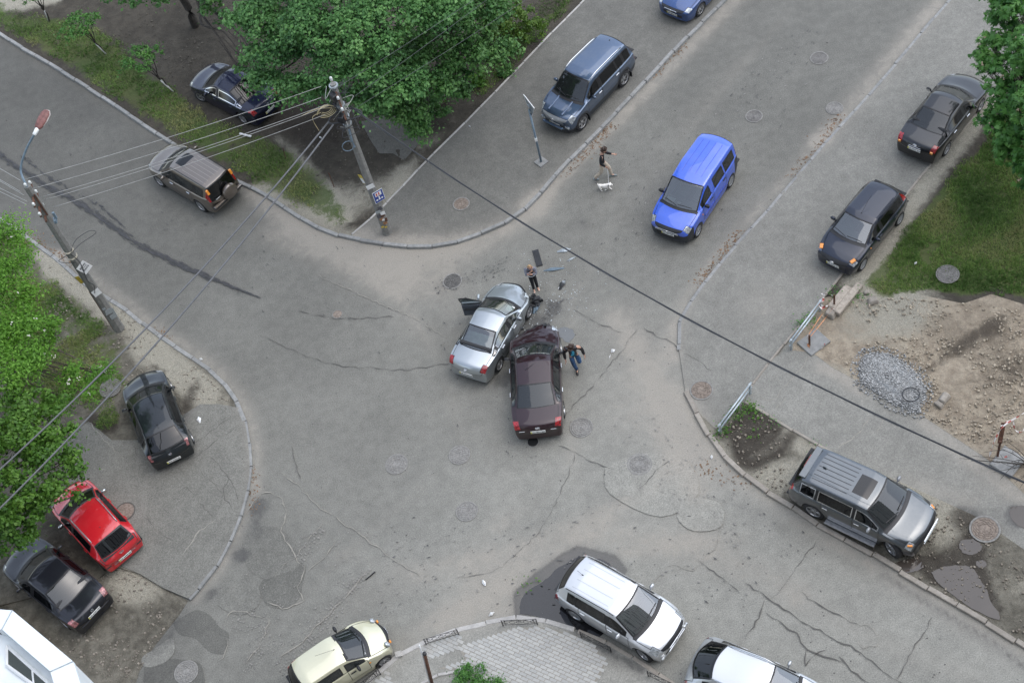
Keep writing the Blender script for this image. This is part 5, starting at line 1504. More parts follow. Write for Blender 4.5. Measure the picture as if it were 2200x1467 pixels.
MB().lathe([(0, .12), (.30, .115), (.34, .09), (.355, .0), (.33, -.08), (0, -.09)], (0, 0, 0), 'X', 24, M=Matrix.Rotation(pi, 3, 'Z')).build('spare_wheel_cover', M_SP, r, True).location = (D['xr']-.08, -.14, .93)
for s in (1, -1):
    MB().tube([(x, s*.605, S['_z'](x)-.045) for x in np.linspace(.3, D['xr']+.3, 8)], .018, 5).build('roof_strip', M_SEAL, r)
    add_box(r, 'tail_indicator', (D['xr']+.165, s*.655, 1.46), (.07, .10, .22), M_AMBER, .015, Matrix.Rotation(.35, 3, 'Y'))
add_box(r, 'tailgate_handle', (D['xr']-.005, .42, .99), (.03, .24, .04), M_CHROME)
add_box(r, 'bumper_ledge', (D['xr']-.01, 0, .70), (.12, 1.5, .05), S['paint'], .015)
place(r, S, (347.6, 401.5), (436, 455), 1, 0)

# --- navy saloon in the shade of the trees
S = dict(SED, name='parked_car', L=4.55, W=1.78, H=1.46, wb=2.68, fo=.90, wr=.325, rim='five', paint=paint_mat('paint_navy', (.004, .007, .028), .2, .34, dusty=.008, ior=1.52), top=sedan(.83, .99, 1.04, .90), g_ws=G_TINT, g_sw=G_DARK, g_rw=G_DARK, plates={'rear': (.60, 'AA 8117 IA', .05)}, badges={'rear': (.9, 'bar')}, m_seal=M_CHROME, steer=.25)
r, p, D = car(S, 'navy blue saloon parked on turf in the shade of the trees')
place(r, S, (434.6, 219.8), (526.6, 267.5), 1, Z_V)

# --- black hatchback by the left kerb
S = dict(HAT, name='parked_car', L=4.35, W=1.76, H=1.47, wb=2.64, fo=.86, wr=.31, paint=paint_mat('paint_black_green', (.005, .008, .010), .0, .33, dusty=.008, ior=1.52), top=lambda xf, xr, wb, H: [(xf, .60, .60), (xf-.12, .72, .66), (xf-.42, .83, .72), (wb/2-.26, .99, .80), (wb/2-.36, 1.02, .82), (wb/2-1.05, H-.055, .67), (-.1, H, .68), (xr+1.05, H-.05, .65), (xr+.85, H-.10, .64), (xr+.26, 1.06, .74), (xr+.05, .86, .76), (xr, .64, .68)],
         xc=lambda wb: wb/2-.36, xh=lambda wb: wb/2-1.05, xt=lambda xr: xr+.85, xb=lambda xr: xr+.26, belt=belt(.95, .99), g_ws=G_TINT, g_sw=G_DARK, g_rw=G_DARK, rails=lambda wb, xr: (.25, xr+1.1, M_BLACK), antenna=lambda wb, xr: (xr+1.15, .15), plates={'rear': (.58, 'AA 7129 BI', .05)}, badges={'rear': (.93, 'wing')},
         wins=lambda wb, xr: [(wb/2-.50, .02), (-.05, -wb/2+.12), (-wb/2+.04, xr+.72)], tail=lambda xr, xt, xb: [(xr+.26, xr+.05, (4, 5))], m_tail=M_REDC, nb=.26)
r, p, D = car(S, 'glossy black hatchback with roof rails parked by the left kerb')
place_axis(r, S, (306, 813), (369, 976), .60, .60, Z_V+.005)

# --- red hatchback under the left tree
S = dict(HAT, name='parked_car', L=4.05, W=1.72, H=1.50, wb=2.55, fo=.82, wr=.30, paint=paint_mat('paint_red', (.52, .010, .018), .1, .38, dusty=.04), top=lambda xf, xr, wb, H: [(xf, .62, .60), (xf-.12, .74, .66), (xf-.42, .85, .72), (wb/2-.22, 1.0, .80), (wb/2-.32, 1.03, .82), (wb/2-.98, H-.055, .67), (-.1, H, .68), (xr+.80, H-.05, .66), (xr+.62, H-.10, .65), (xr+.24, 1.02, .74), (xr+.05, .86, .76), (xr, .64, .68)],
         xt=lambda xr: xr+.62, xb=lambda xr: xr+.24, belt=belt(.95, .99), g_ws=G_DARK, g_sw=G_DARK, g_rw=G_DARK, rails=lambda wb, xr: (.25, xr+.8, M_ALLOY), m_mirror=M_CHROME, antenna=lambda wb, xr: (xr+1.05, 0), plates={'rear': (.62, 'AA 6640 EA', .05)}, badges={'rear': (.9, 'oval')}, rim='seven',
         wins=lambda wb, xr: [(wb/2-.46, .02), (-.03, -wb/2+.10)], tail=lambda xr, xt, xb: [(xr+.24, xr+.05, (4,))], m_tail=M_REDC)
r, p, D = car(S, 'bright red hatchback with silver roof rails under the left tree')
add_box(r, 'bumper_strip', (D['face_x'](0, .5, False)-.004, .0, .50), (.02, .9, .02), M_CHROME)
place_axis(r, S, (147, 1060), (260, 1184), .60, .60, Z_V-.05)

# --- dark grey saloon bottom left
S = dict(SED, name='parked_car', L=4.52, W=1.79, H=1.46, wb=2.66, fo=.90, wr=.32, paint=paint_mat('paint_dark_grey', (.011, .012, .017), .2, .38, dusty=.008, ior=1.52), top=sedan(.83, 1.0, 1.06, .93), g_ws=G_TINT, g_sw=G_DARK, g_rw=G_TINT, m_shelf=M_SEATG, plates={'rear': (.82, 'AA 6291 PH', .12)}, badges={'rear': (.955, 'h')}, m_tail=M_REDC, m_seal=M_SEAL)
r, p, D = car(S, 'dark grey dusty saloon parked next to the red hatchback')
add_box(r, 'boot_light_strip', (D['face_x'](0, .7, False)-.004, 0, .70), (.05, 1.25, .03), S['paint'], .012)
place_axis(r, S, (34, 1182), (204, 1318), .62, .62, .012)

# --- black car mostly hidden behind the white bay
S = dict(HAT, name='parked_car', L=4.2, W=1.74, H=1.46, wb=2.58, fo=.84, wr=.30, paint=paint_mat('paint_black_dull', (.012, .013, .017), .25, .4, dusty=.05), g_ws=G_TINT, g_sw=G_DARK, g_rw=G_DARK)
r, p, D = car(S, 'black car almost hidden behind the white bay roof')
place_axis(r, S, (-110, 1290), (72, 1440), .6, .6, .012)

# --- deep blue saloon at the top edge
S = dict(SED, name='parked_car', L=4.665, W=1.76, H=1.445, wb=2.67, fo=.98, wr=.32, paint=paint_mat('paint_deep_blue', (.012, .055, .19), .45, .36, dusty=.05), top=sedan(.82, .99, 1.05, .9), g_ws=G_TINT, g_sw=G_DARK, plates={'front': (.42, 'AA 2503 AE', .0)}, badges={'front': (.66, 'wing')}, m_grille=M_TRIM, rim='five')
r, p, D = car(S, 'deep blue saloon on the pavement at the top picture edge')
add_box(r, 'grille_bar', (D['face_x'](0, .64, True)+.006, 0, .70), (.03, .62, .025), M_CHROME)
dv = g(1254.6, 277.6, Z_A)-g(1344.6, 183.5, Z_A); dv.normalize()
c0 = g(1440, 30, Z_A+.5); c0 = c0-dv*(D['xf']); r.location = (c0.x, c0.y, Z_A); r.rotation_euler = (0, 0, math.atan2(dv.y, dv.x))
if globals().get('DEBUG_CARS', False):
    for c in CARS: print('BBOX', c['label'][:40], bbox_px(c))
# ------------------------------------------------------------------ white bay of the apartment block (bottom left corner)
M_WHITE = plain('white_render', (.66, .70, .71), .75, var=.06, scale=2)
M_WSHEET = plain('white_sheet_metal', (.68, .74, .77), .45, var=.06, scale=1.4)
M_WFRAME = plain('white_window_frame', (.72, .74, .74), .4, var=.05)
M_SEAMW = plain('sheet_seam', (.33, .37, .39), .6)
ZB = 17.0
rt = empty('apartment_building', (g(60, 1400, ZB).x, g(60, 1400, ZB).y, 0))
tag(rt, 'white bay of an apartment block with sheet metal roof edge and a glazed roof light', 'building')
o0 = Vector(rt.location)
def q3(px, py, z): return g(px, py, z)-o0
A_, B_, C_, D_, E_, F_, G_ = [g(*p, ZB).xy for p in ((22,1306), (153,1416), (172,1475), (108,1442), (4,1352), (-14,1345), (-60,1300))]
out = (A_-D_); 
def lift(p, z): return (p.x-o0.x, p.y-o0.y, z)
mb = MB()
sl = .10
mb.quad(lift(A_, ZB-sl), lift(B_, ZB-sl), lift(D_, ZB), lift(E_, ZB)); mb.quad(lift(G_, ZB-sl), lift(A_, ZB-sl), lift(E_, ZB), lift(F_, ZB))
C2 = C_+(C_-B_)*.6; D2 = D_+(C_-B_)*1.2
mb.quad(lift(B_, ZB-sl), lift(C2, ZB-sl), lift(D2, ZB), lift(D_, ZB))
for a, b in ((G_, A_), (A_, B_), (B_, C2)): mb.quad(lift(a, ZB-sl-.10), lift(b, ZB-sl-.10), lift(b, ZB-sl), lift(a, ZB-sl))
ob = mb.build('roof_edge', M_WSHEET, rt)
for a, b in ((A_, E_), (B_, D_), (E_, D_)): MB().tube([lift(a, ZB-(sl if a is not E_ else 0)+.012), lift(b, ZB+.012)], .012, 5).build('sheet_seam', M_SEAMW, ob)
ins = .05
ctr = (A_+B_+D_+E_)/4
def inn(p, k): d = (ctr-p); return p+d.normalized()*k
mb = MB()
for a, b in ((G_, A_), (A_, B_), (B_, C2)):
    a, b = inn(a, ins), inn(b, ins); mb.quad(lift(a, 0), lift(b, 0), lift(b, ZB-sl-.06), lift(a, ZB-sl-.06))
mb.build('wall', M_WHITE, rt)
# inside the parapet the roof lies lower and holds a long glazed light
ZI = ZB-.42
mb = MB()
for a, b in ((F_, E_), (E_, D_), (D_, D2)): mb.quad(lift(a, ZI), lift(b, ZI), lift(b, ZB), lift(a, ZB))
mb.build('parapet_face', M_WHITE, rt)
def ip(px, py, z=ZI): q = g(px, py, z); return (q.x-o0.x, q.y-o0.y, z)
def inner(p): return lift(p, ZI)
mb = MB(); far = [ip(140, 1620), ip(-160, 1620), ip(-160, 1330)]
pts_ = [inner(F_), inner(E_), inner(D_), inner(D2)]+far
mb.v = pts_; mb.f = [tuple(reversed(range(len(pts_))))]; fl_ = mb.build('inner_roof', M_WHITE, rt)
if fl_.data.polygons[0].normal.z < 0: fl_.data.flip_normals()
gz = ZI+.05
quad_ = [ip(14, 1386, gz), ip(106, 1468, gz), ip(112, 1500, gz), ip(14, 1428, gz)]
wf = MB()
for a, b in zip(quad_, quad_[1:]+quad_[:1]): wf.tube([a, b], .035, 4)
wo_ = wf.build('roof_light', M_WFRAME, rt)
mb = MB(); mb.v = quad_; mb.f = [(3, 2, 1, 0)]; pn = mb.build('pane', glass_mat('window_glass', (.34, .40, .33), .45), wo_)
if pn.data.polygons[0].normal.z < 0: pn.data.flip_normals()
MB().tube([tuple((Vector(quad_[0])+Vector(quad_[1])*1.5)/2.5), tuple((Vector(quad_[3])+Vector(quad_[2])*1.5)/2.5)], .02, 4).build('glazing_bar', M_WFRAME, wo_)
mb = MB(); dk = [ip(14, 1386, gz-.04), ip(106, 1468, gz-.04), ip(112, 1500, gz-.04), ip(14, 1428, gz-.04)]; mb.v = dk; mb.f = [(0, 1, 2, 3)]; mb.build('blind', plain('blind_green_grey', (.13, .155, .125), .9, var=.5, scale=1.2), wo_)

# the block itself: unseen slab behind the viewpoint, added to block and bounce light
M_FAC = plain('unseen_slab_panel', (.38, .37, .355), .9, var=.12, scale=.6)
M_FACG = plain('unseen_slab_glazing', (.02, .024, .028), .15)
fx0, fx1, fy = -48.0, 60.0, -1.4
mb = MB(); L_ = lambda x, y, z: (x-o0.x, y-o0.y, z)
mb.quad(L_(fx0, fy, 0), L_(fx1, fy, 0), L_(fx1, fy, 45.6), L_(fx0, fy, 45.6)); mb.quad(L_(fx0, fy, 45.6), L_(fx1, fy, 45.6), L_(fx1, fy-14, 45.6), L_(fx0, fy-14, 45.6)); mb.quad(L_(fx0, fy-14, 0), L_(fx0, fy, 0), L_(fx0, fy, 45.6), L_(fx0, fy-14, 45.6)); mb.quad(L_(fx1, fy, 0), L_(fx1, fy-14, 0), L_(fx1, fy-14, 45.6), L_(fx1, fy, 45.6))
mb.build('added_unseen_slab', M_FAC, rt)
mb = MB()
for fl in range(15):
    for i in range(27):
        x = fx0+2+4*i; mb.box((x+1.0-o0.x, fy+.02-o0.y, 1.9+3*fl), (1.8, .06, 1.5))
o = mb.build('facade_windows', M_FACG, rt); o['kind'] = 'stuff'
# ------------------------------------------------------------------ trees: limbs and leaf-sized faces
M_BARK = plain('bark_grey', (.075, .062, .050), .95, var=.4, scale=9, bump=.8)
M_BARKD = plain('bark_dark', (.035, .030, .025), .95, var=.4, scale=9, bump=.8)
M_LIME = plain('whitewash', (.55, .55, .52), .9, var=.2, scale=10)
L_OAK = leaf_mat('leaves_mid_green', [(.026,.085,.026),(.072,.190,.055),(.135,.300,.090),(.215,.41,.13)], .30, .5)
L_DARK = leaf_mat('leaves_deep_green', [(.028,.092,.025),(.068,.175,.046),(.115,.25,.068),(.18,.33,.098)], .25, .5)
L_CHEST = leaf_mat('leaves_chestnut', [(.030,.10,.024),(.066,.19,.038),(.112,.27,.056),(.165,.35,.08)], .28, .45)
L_ROBIN = leaf_mat('leaves_bright_green', [(.060,.16,.016),(.105,.26,.026),(.165,.36,.042),(.23,.44,.07)], .38, .5)
L_MAPLE = leaf_mat('leaves_maple_green', [(.040,.11,.016),(.072,.175,.024),(.115,.245,.036),(.17,.31,.055)], .34, .5)
L_YELL = leaf_mat('leaves_yellow_green', [(.035,.085,.014),(.070,.145,.022),(.12,.21,.032),(.17,.27,.05)], .34, .5)
L_BLOOM = plain('blossom_white', (.72, .70, .62), .8, var=.15)
L_BLOOMP = plain('blossom_cream', (.55, .42, .30), .8, var=.2)

def leaves(name, clumps, mat, parent, size, dens, palmate=0, seed=1, flat=.55, asp=.5, puff=0):
    """clumps: list of (centre, (rx, ry, rz)).  Leaves sit in sprays near each clump's surface, facing outward and up."""
    rg = np.random.default_rng(seed)
    C = []; Nn = []; T = []
    for (c, r) in clumps:
        r = np.array(r if hasattr(r, '__len__') else (r, r, r*.75))
        area = 4*np.pi*((r[0]*r[1])**1.6/3+(r[0]*r[2])**1.6/3+(r[1]*r[2])**1.6/3)**(1/1.6)
        ns = max(14 if puff else 6, int(area*(2.7 if puff else 2.6)))
        d = rg.normal(size=(ns, 3)); d[:, 2] = np.where(d[:, 2] < -.5, -d[:, 2], d[:, 2]); d /= np.linalg.norm(d, axis=1)[:, None]
        rad = rg.uniform(.30, 1.05, (ns, 1))**.7
        sp = np.array(c)+d*r*rad
        sp[:, 2] -= .10*rg.random(ns)
        k = max(2, int(dens*area/ns))
        shade = rg.normal(.0, .12, ns)+rg.normal(0, .07)
        if puff:
            o_ = rg.normal(size=(ns, k, 3)); o_[..., 2] = np.abs(o_[..., 2])*1.1-.25
            o_ /= np.linalg.norm(o_, axis=2)[..., None]
            R_s = rg.uniform(.5, 1.35, (ns, 1, 1))*puff*min(1.0, .35+r.mean()*.9)
            off = o_*R_s*rg.uniform(.35, 1.1, (ns, k, 1))*np.array([1, 1, .72]); lo_ = rg.random((ns, k, 1)) < .22; off = np.where(lo_, rg.normal(size=(ns, k, 3))*puff*np.array([.75, .75, .45]), off)
            nrm = o_*1.0+np.array([0, 0, flat])+rg.normal(size=(ns, k, 3))*.34
        else:
            off = rg.normal(size=(ns, k, 3))*np.array([.24, .24, .13])*(.55+.45*r.mean())
            nrm = d[:, None, :]*.55+np.array([0, 0, flat])+rg.normal(size=(ns, k, 3))*.42+off*.9
        pos = sp[:, None, :]+off
        tt = .46+shade[:, None]+rg.normal(0, .14, (ns, k))
        C.append(pos.reshape(-1, 3)); Nn.append(nrm.reshape(-1, 3)); T.append(tt.ravel())
    C = np.vstack(C); Nn = np.vstack(Nn); T = np.clip(np.concatenate(T), 0, 1)
    Nn /= np.linalg.norm(Nn, axis=1)[:, None]
    N = len(C)
    a = rg.normal(size=(N, 3)); u = a-(a*Nn).sum(1)[:, None]*Nn; u /= np.linalg.norm(u, axis=1)[:, None]
    v = np.cross(Nn, u)
    s = size*rg.uniform(.65, 1.3, N)
    m = palmate if palmate else 1
    V = []; TT = []
    for j in range(m):
        if palmate:
            t = (j-(m-1)/2)*(2.1/(m-1))*1.15
            uu = u*np.cos(t)+v*np.sin(t); ss = s*(1-.30*abs(j-(m-1)/2)/((m-1)/2)); vv = np.cross(Nn, uu); asp_ = .30
            base = C; droop = -.25
        else: uu, vv, ss, asp_, base, droop = u, v, s, asp, C-u*s[:, None]*.5, -.18
        w_ = (ss*asp_)[:, None]
        p0 = base; p2 = base+uu*ss[:, None]+Nn*(droop*ss)[:, None]
        mid = base+uu*(ss*.55)[:, None]
        p1 = mid-vv*w_*.55+Nn*(ss*.06)[:, None]; p3 = mid+vv*w_*.55+Nn*(ss*.06)[:, None]
        V.append(np.stack([p0, p1, p2, p3], 1)); TT.append(T)
    V = np.concatenate(V).reshape(-1, 3); TT = np.concatenate(TT)
    Q = len(V)//4
    me = bpy.data.meshes.new(name); me.vertices.add(len(V)); me.vertices.foreach_set('co', V.ravel())
    me.loops.add(len(V)); me.loops.foreach_set('vertex_index', np.arange(len(V), dtype=np.int32))
    me.polygons.add(Q); me.polygons.foreach_set('loop_start', np.arange(0, len(V), 4, dtype=np.int32)); me.polygons.foreach_set('loop_total', np.full(Q, 4, dtype=np.int32))
    me.update(); me.materials.append(mat)
    at = me.attributes.new('tint', 'FLOAT', 'FACE'); at.data.foreach_set('value', TT.astype(np.float32))
    o = link(bpy.data.objects.new(name, me), parent); o['kind'] = 'stuff'
    return o

def limb_path(a, b, k=4, wob=.25, seed=0):
    rg = random.Random(seed); pts = []
    for i in range(k+1):
        t = i/k; p = a.lerp(b, t)
        if 0 < i < k: p = p+Vector((rg.uniform(-wob, wob), rg.uniform(-wob, wob), rg.uniform(-wob, wob)*.5+.25*sin(t*pi)))
        pts.append(p)
    return catmull(pts, 3)

def tree(name, label, base, height, clumps, mat, size, dens, r0=.18, palmate=0, seed=1, bark=None, group=None, bloom=None, flat=.55, asp=.5, cat='tree', limbs=True, lean=(0, 0), wash=0, puff=0):
    """clumps in world coordinates"""
    root = empty(name, base); tag(root, label, cat, group)
    b = Vector(base); bark = bark or M_BARK
    loc = [((Vector(c)-b), r) for c, r in clumps]
    fork = Vector((lean[0], lean[1], height*.42))
    mb = MB(); mb.tube(limb_path(Vector((0, 0, -.1)), fork, 3, .10, seed), r0, 8, True, r0*.72)
    mb.build('trunk', bark, root, True)
    if wash:
        k = wash/height/.42
        MB().tube([Vector((0, 0, 0)), fork*k], r0*1.06, 8, True, r0*.98).build('whitewash', M_LIME, root, True)
    if limbs:
        big = sorted(loc, key=lambda q: -(q[1] if not hasattr(q[1], '__len__') else q[1][0]))
        for i, (c, r) in enumerate(loc):
            rr = r if not hasattr(r, '__len__') else r[0]
            st = fork*random.Random(seed+i).uniform(.72, 1.0)
            tip = c
            mb = MB(); L = (tip-st).length
            mb.tube(limb_path(st, tip, 4, .12*L/3, seed*31+i), max(.022, min(r0*.5, .03+.016*L)), 6, True, .012)
            rg = random.Random(seed*7+i)
            for q in range(4):
                d = Vector((rg.uniform(-1, 1), rg.uniform(-1, 1), rg.uniform(-.5, .8)))*rr*.9
                mb.tube([st.lerp(tip, .7+.08*q), tip+d*.5, tip+d], .016, 4, False, .006)
            mb.build('limb', bark, root, True)
    leaves('crown', loc, mat, root, size, dens, palmate, seed, flat, asp, puff)
    if bloom:
        bm_, n, bs = bloom
        rg = random.Random(seed+5); mb = MB()
        for i in range(n):
            c, r = rg.choice(loc); rr = r if hasattr(r, '__len__') else (r, r, r*.75)
            d = Vector((rg.gauss(0, 1), rg.gauss(0, 1)-.4, abs(rg.gauss(0, 1))+.3)).normalized()
            p = c+Vector((d.x*rr[0], d.y*rr[1], d.z*rr[2]))*1.02
            for q in range(4): mb.rock((p.x+rg.gauss(0, bs), p.y+rg.gauss(0, bs), p.z+rg.gauss(0, bs)), (bs*.7, bs*.7, bs*.7), rg)
        o = mb.build('blossom', bm_, root); o['kind'] = 'stuff'
    return root

def cl(px, py, z, r): return (g(px, py, z), (r*.92, r*.92, r*.62))

# big tree at the top, crown over the earth track
T1 = [cl(560,40,6.4,1.25), cl(600,110,5.6,1.25), cl(575,170,4.6,.85), cl(640,190,4.6,.95), cl(660,60,7.2,1.4), cl(720,130,6.2,1.25), cl(700,200,4.6,.85), cl(770,60,7.4,1.3), cl(790,150,6.0,1.1), cl(830,100,7.0,.75),
      cl(860,190,5.0,1.1), cl(620,-30,7,1.4), cl(700,-260,11.5,1.9), cl(820,-300,12.5,2.0), cl(580,-210,10.5,1.6), cl(900,-240,11,1.7), cl(720,-40,7.5,1.5), cl(800,215,4.6,.75), cl(760,205,4.6,.55), cl(850,20,7.6,1.2), cl(940,20,7.2,1.2)]
tree('large_tree', 'large broad leaved tree whose crown hangs over the earth track', g(835,130,0), 8.5, T1, L_OAK, .15, 190, .26, seed=3, puff=.40, asp=.62, bark=M_BARKD)
T2 = [cl(900,120,4.6,1.1), cl(960,60,5.4,1.2), cl(1000,120,4.2,1.1), cl(1060,100,4.0,.85), cl(930,190,3.8,.95), cl(980,165,3.4,.8), cl(880,235,3.2,.85), cl(905,280,2.2,.55), cl(890,260,2.6,.6), cl(960,-20,6,1.4), cl(1080,-330,11.5,1.9), cl(1000,-200,9.5,1.6), cl(1160,-220,9,1.5), cl(1040,20,5,1.2), cl(865,150,5,.9), cl(985,195,1.6,.55), cl(830,230,3.6,.6), cl(1090,105,3.4,.55)]
tree('large_tree', 'deep green tree next to the pavement border with a drooping lowest branch', g(985,130,0), 6.5, T2, L_DARK, .145, 200, .2, seed=9, puff=.36, asp=.6, bark=M_BARKD)
for i, (px, py, z, r, m, lb) in enumerate(((1105,40,1.3,.9,L_YELL,'yellow green bush at the top beside the pavement border'), (1060,70,1.3,.8,L_YELL,'yellow green bush left of its brighter neighbour under the trees'), (870,90,1.2,.9,L_MAPLE,'low bush in the gap between the two large crowns'),
                                     (925,225,.9,.55,L_DARK,'dark shrub growing beside the concrete block'), (1025,170,.35,.33,L_MAPLE,'single small shrub on the bare strip by the pavement border'), (1085,150,.3,.3,L_DARK,'low dark shrub higher up the bare strip'), (905,200,.8,.6,L_YELL,'light green shrub left of the concrete block'))):
    c = g(px, py, z); tree('bush', lb, (c.x, c.y, Z_V), z*1.2, [((c.x, c.y, z), (r, r, r*.9)), ((c.x+r*.6, c.y-r*.5, z*.6), (r*.7, r*.7, r*.6)), ((c.x-r*.5, c.y-r*.2, z*.7), (r*.7, r*.7, r*.6))], m, .12, 190, .04, seed=40+i, puff=.2, cat='bush', limbs=False, asp=.6, group='bushes under the top trees')
# boughs reaching in from a tree above the picture
T3 = [cl(240,-6,4.5,.55), cl(295,-2,4.4,.5), cl(345,4,4.0,.4), cl(455,10,4.2,.6), cl(478,38,3.6,.4), cl(470,-40,5,1.2), cl(430,-260,8.5,1.8), cl(540,-330,9.5,2.0), cl(350,-330,9,1.8), cl(480,-420,10.5,2.2), cl(600,-420,10.5,2.0), cl(300,-70,5.5,1.3), cl(540,-60,6,1.4), cl(525,132,3.8,.36), cl(515,150,3.6,.3), cl(545,118,4.1,.35)]
tree('large_tree', 'dark tree above the picture whose lowest boughs show along the top edge', g(420,60,0), 7.5, T3, L_DARK, .15, 120, .2, seed=15, puff=.25, asp=.6, bark=M_BARKD)
# saplings in the turf, trunks limewashed
for i, (bx, by, cx_, cy_, h, r, lb) in enumerate(((373,198,303,122,2.3,.62,'sapling nearest the navy car with limewashed trunk'), (228,117,170,48,2.2,.66,'middle sapling in the turf with limewashed trunk'), (105,45,70,-28,2.4,.7,'sapling in the top left corner with limewashed trunk'))):
    b = g(bx, by, Z_V); c = g(cx_, cy_, h)
    tree('sapling', lb, b, h, [(c, (r, r*.9, r*.45)), (c+Vector((-.6, -.25, -.12)), (r*.8, r*.7, r*.4)), (c+Vector((.55, .2, -.1)), (r*.7, r*.6, r*.35)), (c+Vector((.1, -.6, -.1)), (r*.6, r*.6, r*.35)), (c+Vector((-.1, .6, -.1)), (r*.6, r*.5, r*.35))], L_CHEST, .13, 120, .035, puff=.2, seed=60+i, bark=M_BARKD, group='saplings in the turf strip', wash=.75, lean=((c.x-b.x)*.6, (c.y-b.y)*.6), asp=.42)
# horse chestnut on the right edge
T4 = [cl(2160,60,4.4,.85), cl(2130,95,4.2,.5), cl(2120,125,4.0,.55), cl(2175,150,4.3,.8), cl(2150,185,3.9,.6), cl(2190,30,5,1.0), cl(2185,220,4,.75), cl(2150,235,3.4,.55), cl(2165,275,3.2,.75), cl(2195,300,3.2,.7), cl(2170,330,2.6,.6), cl(2195,350,2.4,.55), cl(2120,262,3.2,.36), cl(2240,120,5,1.3), cl(2300,-60,9,1.8), cl(2360,100,10,1.9), cl(2290,-220,10.5,1.7), cl(2250,250,4.6,1.3), cl(2180,-20,5,1.1), cl(2200,385,2.0,.5), cl(2190,110,4.4,.8), cl(2110,140,4.0,.4), cl(2260,360,3,1.0)]
tree('chestnut_tree', 'horse chestnut with pale flower candles at the right edge', g(2290,500,0), 7, T4, L_CHEST, .20, 56, .22, puff=.28, palmate=5, seed=21, bloom=(L_BLOOMP, 26, .04))
# robinia and maple on the left edge
T5 = [cl(20,500,4.6,.85), cl(40,560,4.2,.8), cl(20,620,4.6,1.0), cl(60,640,4.2,.7), cl(60,705,4.6,.95), cl(110,705,4.0,.6), cl(20,700,4.8,1.0), cl(60,770,4.6,.95), cl(20,800,4.8,1.1), cl(150,810,3.6,.55), cl(205,795,3.4,.5), cl(180,835,3.3,.48), cl(225,800,3.3,.3), cl(-40,600,5,1.3), cl(-50,760,5,1.4), cl(-170,560,9,1.8), cl(-190,760,9.5,1.8), cl(100,760,4.2,.5), cl(130,855,3.2,.5)]
tree('robinia_tree', 'bright green robinia with white blossom at the left edge', g(-80,800,0), 6.5, T5, L_ROBIN, .125, 185, .2, seed=27, bloom=(L_BLOOM, 22, .03), asp=.38)
T6 = [cl(40,870,4.4,.9), cl(100,880,4.0,.7), cl(30,950,4.4,1.1), cl(110,950,3.9,.8), cl(150,985,3.4,.55), cl(60,1020,4.0,1.0), cl(120,1045,3.4,.6), cl(30,1090,3.8,.9), cl(85,1100,3.3,.6), cl(20,1150,3.2,.65), cl(60,1150,3.0,.42), cl(-50,950,5,1.3), cl(-50,1080,4.6,1.3), cl(-180,900,9,1.8), cl(-190,1060,8.5,1.7), cl(165,1065,2.6,.22), cl(170,1012,3.0,.3), cl(150,925,3.6,.36)]
tree('maple_tree', 'maple above the red car at the left edge', g(-110,1230,0), 6, T6, L_MAPLE, .15, 200, .2, seed=33, puff=.30, asp=.6)
# clipped bush in the round bed and weeds
c = g(1012, 1462, .5)
_rb = random.Random(5); bc = []
for _ in range(34):
    t_ = _rb.uniform(0, 6.28); q_ = _rb.random()**.5; x_, y_ = 1.0*q_*cos(t_), .72*q_*sin(t_)
    bc.append(((c.x+x_*.9+y_*.2, c.y-.12+y_*.9-x_*.25, .30+.22*(1-q_*q_)), (.2, .2, .13)))
tree('bush', 'dense clipped green bush in the round kerbed bed', (c.x, c.y, .1), .5, bc, L_CHEST, .06, 420, .03, seed=71, cat='bush', limbs=False, asp=.6, puff=.16)
def weeds(label, spots, z, mat, size, dens, seed):
    p0 = g(*spots[0][:2], z); root = empty('weed_patch', p0); tag(root, label, 'weeds', 'weeds in the soil corner' if z > .05 else None)
    o = leaves('weed_leaves', [((g(a, b, z+.08)-p0), (r, r, .10)) for a, b, r in spots], mat, root, size, dens, 0, seed, .8, .5)
weeds('row of green weeds along the metal rail by the soil corner', [(1545,925,.18),(1560,910,.2),(1575,895,.22),(1590,885,.22),(1603,872,.2),(1615,880,.25),(1628,890,.2),(1552,932,.16)], Z_M+.03, L_MAPLE, .10, 120, 81)
weeds('lone weed rosette in the middle of the soil corner', [(1622,931,.14)], Z_M+.03, L_MAPLE, .09, 140, 82)
weeds('sparse weeds along the border of the soil corner', [(1655,900,.12),(1663,905,.1),(1755,954,.10)], Z_M+.03, L_CHEST, .07, 110, 83)
weeds('green weeds under the far metal rail', [(1726,690,.22),(1735,680,.22),(1720,698,.16)], Z_D+.03, L_CHEST, .08, 150, 84)
weeds('grass tuft at the rim of the black puddle', [(1130,1258,.18),(1141,1252,.16)], .01, L_MAPLE, .10, 60, 85)
weeds('weeds beside the concrete slabs', [(1790,625,.25),(1800,632,.22),(1838,640,.2),(1845,628,.22)], Z_L+.03, L_CHEST, .08, 90, 86)
# ------------------------------------------------------------------ utility poles, wires, cables
M_POLE = concrete('pole_concrete', (.15, .15, .14), (.26, .255, .235))
M_RUST = plain('rusty_steel', (.10, .048, .030), .85, var=.4, scale=14)
M_PORC = plain('porcelain_white', (.68, .70, .68), .2, var=.05)
M_GALV = plain('galvanised_steel', (.36, .40, .42), .45, .5, var=.15, scale=12)
M_BLUEG = plain('paint_blue_grey', (.16, .22, .27), .55, var=.15)
M_WIRE = plain('bare_wire', (.36, .36, .34), .45, .5)
M_CABLE = plain('black_cable', (.030, .032, .036), .55)
M_CABLEG = plain('grey_cable', (.11, .115, .12), .6)
M_SIGNW = plain('sign_white', (.72, .73, .72), .5, var=.06)
M_SIGNB = plain('sign_blue', (.020, .050, .26), .45, var=.1)
M_YEL = plain('plate_yellow', (.50, .38, .05), .5, var=.15)
M_ORANGE = plain('paper_orange', (.30, .15, .07), .8, var=.5, scale=14)
